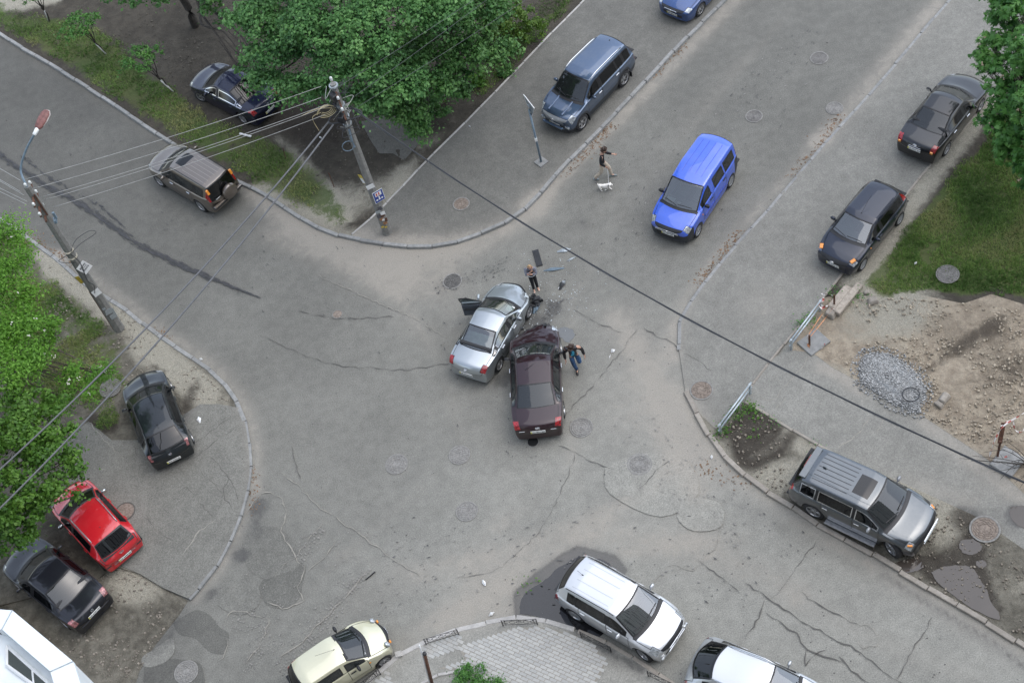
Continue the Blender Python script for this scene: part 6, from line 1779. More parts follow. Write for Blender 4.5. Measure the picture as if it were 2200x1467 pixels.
M_INKG = plain('print_grey', (.08, .08, .09), .6)

def pole(name, label, base_px, top_px, z0, w0, w1):
    b = g(*base_px, z0)
    # the top need not stand plumb: find the point at its height on the sight line
    H_ = zat(b, top_px[1]); tp = g(top_px[0], top_px[1], H_)
    root = empty(name, b); tag(root, label, 'utility pole')
    mb = MB()
    n = 8
    d = tp-b
    seg = 10
    rows = []
    for i in range(n+1):
        t = i/n; c = d*t; w_ = w0+(w1-w0)*t
        for k in range(8):
            a = pi/8+2*pi*k/8
            mb.v.append((c.x+w_*.54*cos(a)*(1.12 if k in (0, 3, 4, 7) else .95), c.y+w_*.54*sin(a), c.z-(.1 if i == 0 else 0)))
    for i in range(n):
        for k in range(8): mb.f.append((i*8+k, i*8+(k+1) % 8, (i+1)*8+(k+1) % 8, (i+1)*8+k))
    mb.f.append(tuple(n*8+k for k in range(8)))
    mb.build('pole_shaft', M_POLE, root)
    return root, b, d, H_
def on(d, z): return d*(z/d.z)
def insulator(root, p, r=.055):
    MB().lathe([(r*.5, -.07), (r, -.05), (r*.75, -.01), (r, .02), (r*.7, .06), (0, .09)], (0, 0, 0), 'Z', 10).build('insulator', M_PORC, root, True).location = p
toCam = lambda b: (Vector((0, 0, 0))-Vector((b.x, b.y, 0))).normalized()

PA, bA, dA, hA = pole('utility_pole', 'leaning concrete pole on the pavement tip covered in torn posters', (833, 500), (715, 180), Z_A, .33, .19)
PB, bB, dB, hB = pole('utility_pole', 'concrete pole at the left kerb carrying the street lamp', (257, 707), (58, 400), Z_V, .36, .21)
tA, tB = toCam(bA), toCam(bB); sA = Vector((-tA.y, tA.x, 0)); sB = Vector((-tB.y, tB.x, 0))

# which way the wires run between the poles
run = (bB+dB)-(bA+dA); run.z = 0; run.normalize(); crs = Vector((-run.y, run.x, 0))
def arm(root, d, z, half, mat, nm='cross_arm', rr=.035):
    c = on(d, z); MB().box(c, (half*2, .07, .07), math.atan2(crs.y, crs.x)).build(nm, mat, root)
    return [c+crs*(k*half) for k in (-.92, .92)]
A_ends = []; B_ends = []
for z, hw_ in ((hA-.45, .55), (hA-.95, .62), (hA-1.5, .45)): A_ends += arm(PA, dA, z, hw_, M_RUST)
for z, hw_ in ((hB-.55, .60), (hB-1.05, .62), (hB-1.55, .40)): B_ends += arm(PB, dB, z, hw_, M_RUST)
A_ends = [on(dA, hA)+Vector((0, 0, .05))]+A_ends; B_ends = [on(dB, hB-.05)+crs*.10+Vector((0, 0, .05))]+B_ends
for p in A_ends[:5]: insulator(PA, p+Vector((0, 0, .10)))
for p in B_ends[:6]: insulator(PB, p+Vector((0, 0, .10)))
for z, k in ((hB-.75, .16), (hB-1.25, .16)):
    c = on(dB, z); MB().box(c+sB*.05+tB*.13, (.055, .05, .6), math.atan2(sB.y, sB.x)).build('bracket', M_RUST, PB)
# pole A: tangle of fittings, grey hoop, clamp straps, loops of yellow cable
rg = random.Random(4)
for i in range(26):
    z = hA-rg.uniform(.1, 2.1); c = on(dA, z); a = Vector((rg.uniform(-1, 1), rg.uniform(-1, 1), 0)).normalized()
    p0 = c+a*.12; p1 = c+a*rg.uniform(.3, .6)+Vector((0, 0, rg.uniform(-.3, .3))); p2 = c+Vector((-a.y, a.x, 0))*rg.uniform(-.5, .5)+Vector((0, 0, rg.uniform(-.6, .1)))
    MB().tube(catmull([p0, p1, p2], 5), .012, 5).build('loose_lead', M_CABLE if i % 3 else M_WIRE, PA)
for z_, w_, o1 in ((hA-.55, .30, .16), (hA-1.25, .36, -.18), (hA-1.6, .26, .2), (hA-.9, .22, -.15)): MB().bbox(on(dA, z_)+crs*o1+run*.12, (w_, .22, .30), .03, rz=.5+z_).build('junction_box', M_BLACK, PA)
for z in (hA-.2, hA-1.15, hA-1.75, hA-2.1):
    c = on(dA, z); MB().lathe([(.165, -.03), (.17, -.03), (.17, .03), (.165, .03)], c, 'Z', 12).build('strap', M_GALV, PA)
mb = MB(); c = on(dA, hA-1.75); mb.tube([c+Vector((.62*cos(t), .30*sin(t), -.15*cos(2*t)*.4)) for t in np.linspace(0, 2*pi, 18)], .03, 6, False); mb.build('cable_coil', M_CABLE, PA)
mb = MB(); c = on(dA, hA-1.2)+run*.55+Vector((0, 0, .0))
for q in range(4): mb.tube([c+run*(.22*cos(t)*(1+.2*q))+Vector((0, 0, .18*sin(t)*(1+.15*q)))+crs*(.05*q-.1) for t in np.linspace(0, 5.6, 14)], .012, 5, False)
mb.tube(catmull([c+run*.2, c+run*.55+Vector((0, 0, -.1)), c+run*.5+Vector((0, 0, -.8))], 5), .012, 5); mb.tube(catmull([c-run*.3, c+run*.3+Vector((0, 0, .22)), c+run*.9+Vector((0, 0, .15))], 5), .012, 5)
mb.build('yellow_loop', plain('cable_yellow', (.46, .39, .22), .6), PA)
mb = MB(); c = on(dA, hA-2.3)+tA*.15
mb.tube([c+sA*(-.02), c+sA*(-.06)+Vector((0, 0, -.5)), c+sA*(-.05)+Vector((0, 0, -.9))], .045, 6); mb.tube([c+sA*(.22*cos(t)-.26)+Vector((0, 0, .25*sin(t)-.75)) for t in np.linspace(0, 2*pi, 12)], .018, 5, False); mb.build('hanging_box', M_BLUEG, PA)
# signs and posters on pole A
def plate(root, d, z, px_off, size, mat, nm, n, s, tilt=0.0, off=.24):
    c = on(d, z)+n*off+s*px_off
    M = Matrix((s, Vector((0, 0, 1)), n)).transposed() @ Matrix.Rotation(tilt, 3, 'Z')
    return MB().box((0, 0, 0), (size[0], size[1], .012)).build(nm, mat, root), c, M.to_4x4()
def put(o, c, M): o.matrix_basis = Matrix.Translation(c) @ M
# plates face the camera side of the pole
o, c, M = plate(PA, dA, 2.35, .10, (.44, .60), M_SIGNW, 'parking_sign', (tA*.9+sA*.25).normalized(), (sA*.9-tA*.25).normalized(), .0, .24); put(o, c, M)
f = MB().box((0, 0, .008), (.40, .56, .006)).build('sign_face', M_SIGNB, o)
k = MB(); k.box((0, .13, .013), (.27, .20, .004)); k.build('sign_panel', M_SIGNW, f)
for nm, sx, zz in (('sign_symbol', -.07, .02), ('sign_symbol', .03, .02)): MB().box((sx, .13, .017), (.05, .14, .003)).build(nm, plain('sign_red', (.5, .03, .03), .5), f)
k = MB()
for sx in (-.11, 0, .11): k.lathe([(0, .002), (.045, .0)], (sx, -.15, .013), 'Z', 10)
k.box((0, -.05, .013), (.05, .10, .004)); k.build('sign_symbol', M_SIGNW, f)
for zz, sx, sz, mt in ((2.95, -.02, (.30, .22), M_SIGNW), (1.05, -.05, (.15, .12), M_ORANGE), (.78, .06, (.15, .13), M_ORANGE), (1.35, .10, (.18, .16), M_SIGNW), (1.5, -.08, (.2, .14), M_GALV), (.95, .14, (.12, .2), M_RUST), (1.2, .05, (.16, .10), M_RUST), (.55, .02, (.10, .07), M_YEL), (1.65, .05, (.16, .2), M_INKG), (.62, -.14, (.10, .08), M_YEL), (1.25, -.14, (.14, .18), M_INKG), (1.0, .02, (.1, .1), M_SIGNW)):
    o, c, M = plate(PA, dA, zz, sx*.8, sz, mt, 'poster', tA, sA, rg.uniform(-.2, .2), .19-.025*zz/3+rg.uniform(0, .012)); put(o, c, M)
o, c, M = plate(PA, dA, 3.05, -.30, (.30, .42), M_YEL, 'back_plate', (tA*.4-sA*.9).normalized(), (sA*.4+tA*.9).normalized(), .5, .10); put(o, c, M); MB().box((0, -.06, .01), (.24, .24, .004)).build('sign_face', M_SIGNW, o)
# pole B: notice, yellow plate, tape, lead, lamp
o, c, M = plate(PB, dB, 4.0, .10, (.40, .56), M_SIGNW, 'notice', (tB*.92+sB*.2).normalized(), (sB*.92-tB*.2).normalized(), .35, .22); put(o, c, M)
_rg = random.Random(9)
for i in range(2):
    k = MB(); x = -.155
    while x < .15: w_ = _rg.uniform(.012, .03); k.box((x+w_/2, .12-.20*i+_rg.uniform(-.006, .006), .009), (w_, .085, .003)); x += w_+_rg.uniform(.008, .02)
    k.build('notice_print', M_INKG, o)['kind'] = 'stuff'
k = MB(); x = -.13
while x < .12: w_ = _rg.uniform(.01, .022); k.box((x, .02, .009), (w_, .04, .003)); x += w_+.012
k.build('notice_print', M_INKG, o)['kind'] = 'stuff'
o, c, M = plate(PB, dB, 3.3, -.26, (.16, .42), M_YEL, 'yellow_plate', (tB-sB*.6).normalized(), (sB+tB*.6).normalized(), .2, .05); put(o, c, M)
for zz, sz, sx in ((2.55, (.30, .34), .02), (1.35, (.24, .28), .0), (1.0, (.2, .26), .04), (1.15, (.1, .5), .16), (1.6, (.12, .1), -.08)):
    o, c, M = plate(PB, dB, zz, sx, sz, M_GALV if zz < 2 else M_SIGNW, 'torn_poster', tB, sB, rg.uniform(-.2, .2), .20-.02*zz/3); put(o, c, M)
mb = MB(); mb.tube(catmull([on(dB, 4.9)+tB*.2, on(dB, 4.3)+tB*.24+sB*.1, on(dB, 3.4)+tB*.24-sB*.02, on(dB, 3.0)+tB*.24+sB*.08, on(dB, 2.6)+tB*.22-sB*.05], 5), .015, 5)
c = on(dB, 4.95); mb.tube(catmull([c+tB*.2, c+sB*.4+Vector((0, 0, .25)), c+sB*1.0+Vector((0, 0, .3)), c+sB*1.15+Vector((0, 0, .05)), c+sB*.5+Vector((0, 0, -.02)), c+tB*.2], 5), .011, 5); mb.tube(catmull([c+tB*.2, c-sB*.5+Vector((0, 0, -.2)), c-sB*.3+Vector((0, 0, -.5)), c+tB*.22+Vector((0, 0, -.5))], 5), .011, 5)
mb.build('loose_lead', M_CABLE, PB)
for zz in (4.95, 4.6): MB().lathe([(.185, -.02), (.19, -.02), (.19, .02), (.185, .02)], on(dB, zz), 'Z', 12).build('strap', plain('strap_cream', (.45, .42, .33), .7), PB)
MB().tube([on(dB, .1)-sB*.2, on(dB, 2.6)-sB*.19], .02, 5).build('earth_strip', M_RUST, PB)
c = on(dB, hB-2.05); mb = MB(); mb.box(c+sB*.12, (.22, .2, .14)); mb.box(c+sB*.25+Vector((0, 0, .2)), (.08, .08, .3)); mb.build('junction_box', M_BLUEG, PB)
# the lamp stands on its own bracket on top of pole B
lb = bB+on(dB, hB-.1); lampz = hB+1.9
LE = g(92, 255, lampz)
lamp = empty('street_lamp', lb); tag(lamp, 'street lamp on a long bent arm with a dull red hood', 'street lamp')
neck = LE-lb
hd = Vector((neck.x, neck.y, 0)).normalized()
knee = Vector((g(40, 352, hB+.65).x, g(40, 352, hB+.65).y, hB+.65))-lb
endp = Vector((g(75, 287, lampz-.15).x, g(75, 287, lampz-.15).y, lampz-.15))-lb
MB().tube(catmull([Vector((0, 0, -.3)), Vector((0, 0, .12)), knee*.75+Vector((0, 0, .0)), knee*.55+endp*.45, endp], 6), .04, 8).build('lamp_arm', M_BLUEG, lamp, True)
tip = LE-lb; dd = (tip-endp).normalized(); M = dd.to_track_quat('X', 'Z').to_matrix()
MB().lathe([(.045, -.02), (.07, .0), (.08, .22), (.05, .26)], (0, 0, 0), 'X', 10).build('lamp_socket', M_PORC, lamp, True).matrix_basis = Matrix.Translation(endp-dd*.05) @ M.to_4x4()
hb = MB().lathe([(.07, .0), (.15, .10), (.19, .35), (.18, .62), (.11, .74), (0, .77)], (0, 0, 0), 'X', 14); v = np.array(hb.v)*np.array([1, 1, .6]); hb.v = [tuple(q) for q in v]
hb.build('lamp_hood', plain('lamp_hood_red', (.17, .075, .065), .6, var=.35, scale=8), lamp, True).matrix_basis = Matrix.Translation(endp+dd*.16) @ M.to_4x4()
gb = MB().lathe([(.06, .05), (.165, .2), (.20, .40), (.185, .64), (.10, .765), (0, .785)], (0, 0, 0), 'X', 14); v = np.array(gb.v)*np.array([1, 1.0, .42]); v[:, 2] -= .03; gb.v = [tuple(q) for q in v]
gb.build('lamp_lens', plain('lamp_lens', (.55, .50, .47), .3), lamp, True).matrix_basis = Matrix.Translation(endp+dd*.16) @ M.to_4x4()

def wire(name, label, p, q, r, mat, sag, group, cat='wire', n=24, ties=None):
    pts = []
    for i in range(n+1):
        t = i/n; x = p.lerp(q, t); x = x-Vector((0, 0, 4*sag*t*(1-t))); pts.append(x)
    o0_ = pts[0].copy()
    o = MB().tube([x-o0_ for x in pts], r, 6).build(name, mat, None, True); o.location = o0_
    tag(o, label, cat, group)
    return pts
names_ = ['topmost wire between the two poles', 'second wire from the top between the poles', 'third wire between the poles', 'thin wire just under the third between the poles', 'lowest wire between the poles']
ia = [0, 1, 2, 3, 5]; ib = [0, 1, 2, 3, 5]
tgtB = [(52,386),(62,408),(88,424),(95,430),(112,446)]; tgtA = [(690,186),(690,210),(705,224),(706,228),(700,246)]
for i in range(5):
    zA = hA-.05-.28*i+Z_A; zB_ = hB-.05-.30*i+Z_V
    wire('overhead_wire', names_[i], g(*tgtA[i], zA), g(*tgtB[i], zB_), .010, M_WIRE, .14, 'bare wires between the two poles')
# wires leaving pole B to the left
for i, (a, b) in enumerate((((44,388), (-70,322)), ((44,412), (-70,345)), ((52,420), (-70,348)), ((60,434), (-70,370)), ((58,440), (-70,378)))):
    wire('overhead_wire', ['topmost', 'second', 'middle', 'fourth', 'lowest'][i]+' of the short wires leaving the lamp pole to the left edge', g(*a, hB-.1-.28*i), g(*b, hB-.1-.28*i), .010, M_WIRE, .0, 'wires leaving the left pole')
# wires from pole A up through the tree
for i, (a, b) in enumerate((((712,196), (1011,0)), ((752,214), (1042,-2)), ((765,232), (1100,15)))):
    q0 = g(*a, hA-.2-.3*i); q1 = g(*b, hA+.5-.3*i); q1 = q0+(q1-q0)*1.6
    wire('overhead_wire', ['upper', 'middle', 'lower'][i]+' wire running from the poster pole over the tree tops', q0, q1, .0065, M_CABLEG, .1, 'wires over the tree tops')
# thick bundle across the junction
cab = empty('cable_bundle', bA+on(dA, hA-1.2)); tag(cab, 'thick black cable bundle strung across the junction to the right edge', 'cable')
q0 = g(752, 228, hA-1.2)-cab.location; q1 = g(2330, 1092, 6.3)-cab.location
pts = [q0.lerp(q1, t)-Vector((0, 0, 4*1.4*t*(1-t)*(1+.25*(1-t)))) for t in np.linspace(0, 1, 40)]
MB().tube(pts, .024, 7).build('main_cable', M_CABLE, cab, True)
MB().tube([p+Vector((0, 0, -.055-.02*sin(i*1.3))) for i, p in enumerate(pts)], .014, 6).build('thin_cable', M_CABLEG, cab, True)
for i in (5, 13, 20, 27, 34): MB().box(pts[i]+Vector((0, 0, -.02)), (.03, .05, .07), .5).build('cable_tie', M_GALV, cab)
# two cables falling to the lower left
for i, (a, b, lb_) in enumerate((((706,262), (-60,1062), 'upper of the two grey cables crossing the left road'), ((716,268), (-60,1150), 'lower of the two grey cables crossing the left road'))):
    wire('hanging_cable', lb_, g(*a, hA-1.5), g(*b, 6.2), .032, M_CABLEG, .55+.05*i, 'grey cables crossing the left road', 'cable')

# ------------------------------------------------------------------ give way sign seen from behind
b = g(1163, 349, Z_A); sg = empty('road_sign', b); tag(sg, 'triangular road sign seen edge-on from behind on a grey post', 'road sign')
MB().box((0, 0, .02), (.42, .42, .05), .5).build('sign_foot', M_KERB, sg)
MB().tube([(0, 0, .0), (-.02, .02, 3.0)], .042, 8).build('sign_post', M_BLUEG, sg, True)
MB().box((-.01, .0, 1.35), (.10, .10, .16)).build('sticker', M_SIGNW, sg)
TH = 3.15; hdir = (g(1153, 240, TH)-g(1131, 212, TH)); hdir.z = 0; hdir.normalize(); nn = Vector((-hdir.y, hdir.x, 0))
mb = MB(); c = Vector((-.02, .02, 0)); tri = [c+hdir*-.45+Vector((0, 0, 3.42)), c+hdir*.45+Vector((0, 0, 3.42)), c+Vector((0, 0, 2.64))]
n0 = len(mb.v); mb.v += [tuple(p+nn*.05) for p in tri]+[tuple(p+nn*.075) for p in tri]
mb.f += [(0,1,2), (5,4,3), (0,3,4,1), (1,4,5,2), (2,5,3,0)]
mb.build('sign_plate', M_GALV, sg)
MB().tube([tri[0]+nn*.062, tri[1]+nn*.062, tri[2]+nn*.062, tri[0]+nn*.062], .018, 5, False).build('sign_rim', M_SIGNW, sg)
for z in (3.2, 2.9): MB().box(c+nn*.03+Vector((0, 0, z)), (.16, .09, .05), math.atan2(hdir.y, hdir.x)).build('clamp', M_GALV, sg)

# ------------------------------------------------------------------ rusty post with a white lath
b = g(936, 1500, Z_F); t_ = g(905, 1392, 3.0)
rp = empty('rusty_post', b); tag(rp, 'rusty steel post with a thin white pipe at the bottom edge', 'post')
dv_ = t_-b; k = zat(b, 1405)
tp = g(912, 1403, k)-b
MB().tube([Vector((0, 0, -.1)), tp], .05, 8).build('post', M_RUST, rp, True)
MB().tube([tp*.2+Vector((-.06, 0, 0)), tp*1.0+Vector((-.07, .02, 0)), g(901, 1385, k+.55)-b], .022, 6).build('white_pipe', M_SIGNW, rp, True)
MB().lathe([(0, .0), (.06, -.02), (.065, -.10)], tp+Vector((0, 0, .05)), 'Z', 8).build('cap', M_BLACK, rp)
# ------------------------------------------------------------------ manhole covers
M_IRON = plain('cast_iron', (.155, .15, .14), .8, .0, var=.3, scale=22)
M_IROND = plain('cast_iron_dusty', (.215, .21, .195), .85, var=.25, scale=16)
M_IRONB = plain('cast_iron_brown', (.20, .165, .135), .85, var=.3, scale=12)
M_RINGC = plain('manhole_collar', (.215, .21, .195), .9, var=.2, scale=10)
M_CIRON = plain('cast_iron_dark', (.10, .097, .09), .8, .0, var=.4, scale=22)
def manhole(px, r, z, style, label, mat=M_IRON, collar=None, name='manhole_cover'):
    c = g(*px, z); root = empty(name, c); tag(root, label, 'manhole cover', 'manhole covers in the junction' if z < .02 else None)
    root.rotation_euler = (0, 0, random.uniform(0, 6))
    MB().lathe([(r*1.16, .003), (r*1.14, .012), (r*1.02, .013), (r*1.0, .006)], (0, 0, 0), 'Z', 28, cap=False).build('frame', collar or M_RINGC, root)
    MB().lathe([(r*.985, .004), (r*.97, .011), (0, .011)], (0, 0, 0), 'Z', 28).build('lid', mat, root)
    mb = MB()
    if style == 'rings':
        for k in (.30, .52, .74, .92): mb.lathe([(r*(k-.035), .012), (r*(k-.025), .021), (r*(k+.025), .021), (r*(k+.035), .012)], (0, 0, 0), 'Z', 24, cap=False)
        mb.lathe([(r*.12, .012), (r*.10, .022), (0, .022)], (0, 0, 0), 'Z', 10)
    elif style == 'grid':
        n = 9
        for i in range(n):
            for j in range(n):
                x = (i-(n-1)/2)*r*.205; y = (j-(n-1)/2)*r*.205
                if x*x+y*y < (r*.86)**2: mb.bbox((x, y, .015), (r*.13, r*.13, .012), .003)
    elif style == 'waves':
        for k, nz in ((.45, 9), (.62, 11), (.80, 14)):
            mb.tube([(r*(k+.045*sin(nz*t))*cos(t), r*(k+.045*sin(nz*t))*sin(t), .014) for t in np.linspace(0, 2*pi, nz*6+1)], r*.035, 4, False)
        mb.lathe([(r*.25, .011), (r*.24, .018), (0, .018)], (0, 0, 0), 'Z', 14)
    elif style == 'spokes':
        for k in range(10):
            a = 2*pi*k/10; mb.box((r*.56*cos(a), r*.56*sin(a), .015), (r*.5, r*.08, .01), a)
        mb.lathe([(r*.22, .012), (r*.2, .022), (0, .022)], (0, 0, 0), 'Z', 12); mb.lathe([(r*.86, .012), (r*.88, .02), (r*.95, .02), (r*.96, .012)], (0, 0, 0), 'Z', 24, cap=False)
    if mb.v: o = mb.build('raised_pattern', mat if style != 'plain' else mat, root); o['kind'] = 'stuff'
    return root
manhole((972,604), .33, .012, 'spokes', 'dark manhole cover in the road left of the standing woman', M_CIRON)
manhole((1249,918), .36, .012, 'rings', 'ringed manhole cover right of the maroon car', M_IROND)
manhole((987,977), .34, .012, 'grid', 'manhole cover in the middle of the junction below the maroon car', M_IROND)
manhole((852,997), .36, .012, 'waves', 'wave patterned manhole cover left of the middle one', M_IROND)
manhole((1003,1098), .34, .012, 'grid', 'studded manhole cover lowest in the open junction', M_IROND)
manhole((1145,949), .19, .011, 'plain', 'dark disc partly under the rear of the maroon car', M_WELL)  # small near-black disc at the rear bumper
manhole((1374,997), .38, .018, 'waves', 'worn manhole cover in the patched square near the right kerb', M_IROND)
manhole((1620,250), .30, .012, 'rings', 'manhole cover in the upper road nearer the blue van', M_IRON)
manhole((1760,125), .32, .012, 'rings', 'manhole cover highest in the upper road', M_IRON)
manhole((1793,233), .30, .012, 'rings', 'manhole cover half buried in dust by the right kerb line', M_IROND)
manhole((725,675), .18, .011, 'plain', 'small valve cover in the left road', M_IRONB)
manhole((991,438), .30, Z_A+.015, 'waves', 'rusty brown manhole cover on the pavement tip', M_IRONB)
manhole((1507,838), .36, Z_D+.012, 'waves', 'brown manhole cover beside the metal rail', M_IRONB)
manhole((2036,589), .36, Z_L+.07, 'waves', 'manhole cover in the right lawn', M_IRON, M_IRON)
manhole((2116,1136), .42, Z_M+.06, 'waves', 'large manhole cover in the mud before the graphite SUV', M_IRONB)
manhole((269,1098), .33, Z_A+.016, 'plain', 'smooth rusty manhole cover beside the red car', M_IRONB, M_CRACK)
manhole((237,833), .38, Z_V+.05, 'waves', 'dusty concrete manhole cover by the robinia branch', M_IRON, M_IRON)
manhole((400,1443), .36, .028, 'waves', 'wave patterned manhole cover at the bottom left edge', M_IROND)

# ------------------------------------------------------------------ pipe rails
M_RAIL = plain('rail_galvanised', (.42, .47, .49), .42, .45, var=.12, scale=8)
def rail(a, b, z, label, h=.62):
    p, q = g(*a, z), g(*b, z); root = empty('pipe_rail', p); tag(root, label, 'railing', 'pipe rails at the footpath'); d = q-p
    for t in (0, 1): MB().box(d*t+Vector((0, 0, h/2)), (.07, .07, h), math.atan2(d.y, d.x)).build('post', M_RAIL, root)
    u = d.normalized()
    for zz in (h-.03, h*.52): MB().tube([-u*.10+Vector((0, 0, zz)), d+u*.10+Vector((0, 0, zz))], .035, 8).build('rail', M_RAIL, root, True)
rail((1548,932), (1612,846), Z_D, 'galvanised two pipe rail between soil corner and pavement')
rail((1700,751), (1762,668), Z_D, 'galvanised two pipe rail wrapped in barrier tape')

# ------------------------------------------------------------------ low ornamental fences on the footway edge
M_FENCE = plain('fence_black', (.018, .018, .02), .5)
def low_fence(a, b, label):
    p, q = g(*a, Z_F), g(*b, Z_F); root = empty('low_fence', p); tag(root, label, 'fence', 'low ornamental fences on the footway'); d = q-p; L = d.length; u = d.normalized(); H_ = .42
    Z3 = lambda z: Vector((0, 0, z))
    for t in (0, 1):
        MB().tube([d*t, d*t+Z3(H_)], .018, 5).build('post', M_FENCE, root)
        MB().tube([d*t+u*(.09 if t == 0 else -.09)+Z3(.08), d*t+u*(.09 if t == 0 else -.09)+Z3(H_)], .010, 5).build('bar', M_FENCE, root)
    for z in (.08, H_-.02): MB().tube([Z3(z), d+Z3(z)], .010, 5).build('rail', M_FENCE, root)
    n = 5
    for i in range(n):
        c = u*(L*(i+.5)/n); w_ = L/n*.32
        mb = MB(); hh = .09 if i % 2 else .06
        mb.tube([c-u*w_+Z3(.25-hh), c+u*w_+Z3(.25-hh), c+u*w_+Z3(.25+hh), c-u*w_+Z3(.25+hh), c-u*w_+Z3(.25-hh)], .007, 4, False); mb.tube([c-u*w_+Z3(.25), c-u*(L/n*.5)+Z3(.25)], .010, 4); mb.tube([c+Z3(.25+hh), c+Z3(H_-.02)], .010, 4)
        mb.build('ornament', M_FENCE, root)
low_fence((916,1384), (986,1363), 'low fence left of the paved curve, nearest the rusty post')
low_fence((1081,1344), (1155,1341), 'low fence at the top of the paved curve by the puddle')
low_fence((1249,1368), (1313,1400), 'low fence beside the pale silver crossover')
low_fence((1393,1452), (1462,1486), 'low fence at the bottom edge right of the pale silver crossover')
low_fence((782,1476), (818,1448), 'low fence at the bottom edge beside the gold city car')
M_FOOT = M_KERBW
o = MB().bbox((0, 0, .04), (.22, .2, .10), .01).build('footing_block', M_FOOT); o.location = g(857, 1406, Z_F); tag(o, 'small white concrete footing on the kerb right of the gold car', 'concrete block')

# ------------------------------------------------------------------ crash debris
M_DBL = plain('black_bumper_plastic', (.022, .024, .027), .5, var=.3)
o = MB().bbox((0, 0, .02), (.82, .24, .04), .012).build('grille_panel', M_DBL); o.location = g(1155, 555, .01); dd = g(1158, 566, 0)-g(1152, 545, 0); o.rotation_euler = (0, 0, math.atan2(dd.y, dd.x)); tag(o, 'broken black grille panel lying above the standing woman', 'debris')
for q in range(5): MB().box((0, -.09+.045*q, .043), (.76, .014, .012)).build('slat', M_TRIM, o)
def shard(px, L, Wd, z, rz, mat, label, name, bend=.08):
    V = []; F = []
    n = 6
    for i in range(n+1):
        t = i/n; w_ = Wd*sin(pi*min(.92, max(.10, t)))*(.7+.3*random.random()); zz = bend*sin(pi*t)
        V += [((t-.5)*L, -w_/2, zz*.4), ((t-.5)*L, 0, zz+.02), ((t-.5)*L, w_/2, zz*.5)]
        if i: k = 3*i; F += [(k-3, k, k+1, k-2), (k-2, k+1, k+2, k-1)]
    o = mesh_np(name, V, F, mat); md = o.modifiers.new('t', 'SOLIDIFY'); md.thickness = .012
    o.location = g(*px, .015); o.rotation_euler = (0, 0, rz); tag(o, label, 'debris'); return o
shard((1190,579), .78, .20, .02, 2.95, M_BLUEG, 'grey blue torn fender strip on the road', 'fender_piece')
shard((1208,612), .50, .22, .02, .9, M_DBL, 'black broken lamp housing on the road', 'lamp_housing', .12)
ob = MB().bbox((0, 0, .05), (.12, .12, .10), .03).build('lamp_reflector', M_LAMP); ob.location = g(1211, 608, .05); tag(ob, 'small clear lamp reflector inside the broken housing', 'debris')
shard((1204,617), .22, .14, .02, .4, M_SIGNW, 'white scrap beside the broken lamp housing', 'plastic_scrap', .03)
shard((1212,538), .55, .24, .02, -.1, M_GALV, 'pale plastic sheet under the thick cable', 'plastic_sheet', .06)
shard((1228,556), .40, .10, .02, .2, M_GALV, 'thin grey strip under the thick cable', 'trim_strip', .02)
shard((1317,754), .18, .16, .02, .4, M_SIGNW, 'white crumpled paper right of the walking man', 'paper_scrap', .08)
shard((1310,766), .20, .04, .02, 1.0, M_SIGNW, 'thin white streak of litter next to the crumpled paper', 'paper_scrap', .02)
shard((1152,662), .55, .30, .02, .9, M_BLUEG, 'torn grey bumper skin in front of the silver car', 'bumper_piece', .22)
shard((1153,672), .16, .05, .02, 1.5, M_LAMP, 'pale sliver of lamp glass by the silver car wheel', 'glass_sliver', .03)
for i, (px, nm, lb, sz, mt) in enumerate((((1056,1319), 'plastic_bag', 'white crumpled bag near the footway kerb', .22, M_SIGNW), ((1529,982), 'paper_scrap', 'white paper scrap beside the right kerb', .16, M_SIGNW), ((1967,569), 'paper_scrap', 'white litter in the right lawn', .14, M_SIGNW), ((1010,276), 'paper_scrap', 'white litter on the pavement near the road sign', .11, M_SIGNW), ((434,775), 'plastic_bag', 'white litter on the left kerb', .16, M_SIGNW), ((430,905), 'paper_scrap', 'pale crumpled strip on the asphalt beside the black hatchback', .30, M_SIGNW), ((1040,1252), 'paper_scrap', 'thin paper strip in the lower junction', .24, M_SIGNW), ((690,300), 'paper_scrap', 'pale scrap on the earth under the wires', .16, M_SIGNW))):
    shard(px, sz, sz*.6, .02, random.uniform(0, 6), mt, lb, nm, .06).location.z = (.12 if i in (4, 3, 5, 7) else .03 if i in (0, 1, 6) else .10)
o = MB().bbox((0, 0, .03), (.42, .035, .04), .01).build('iron_bar', M_BLACK); o.location = g(796, 1237, .01); dd = g(806, 1228, 0)-g(787, 1244, 0); o.rotation_euler = (0, 0, math.atan2(dd.y, dd.x)); tag(o, 'short dark bar lying in the lower left junction', 'iron bar')
# dropped dead leaves along the kerb, and grit: small loose stuff on the road
mb = MB()
for line, n in (([(1215,372),(1255,330),(1290,295),(1310,270)], 220), ([(1400,165),(1470,95)], 120), ([(1800,252),(1765,305),(1700,385)], 200), ([(1500,610),(1545,560),(1590,500)], 220), ([(60,500),(160,575)], 150), ([(340,715),(360,735)], 60), ([(540,1000),(545,1100)], 70), ([(1480,1000),(1600,1040)], 60)):
    P_ = [g(a, b, .0) for a, b in line]
    for _ in range(n):
        i = random.randrange(len(P_)-1); p = P_[i].lerp(P_[i+1], random.random()); s_ = random.uniform(.02, .05); a = random.uniform(0, 6.28)
        x, y = p.x+random.gauss(0, .16), p.y+random.gauss(0, .16)
        mb.quad((x-s_*cos(a), y-s_*sin(a), .012), (x+s_*sin(a)*.6, y-s_*cos(a)*.6, .02), (x+s_*cos(a), y+s_*sin(a), .026), (x-s_*sin(a)*.6, y+s_*cos(a)*.6, .015))
o = mb.build('dead_leaves', plain('leaf_litter', (.17, .105, .06), .9, var=.4, scale=3)); o['kind'] = 'stuff'
mb = MB()
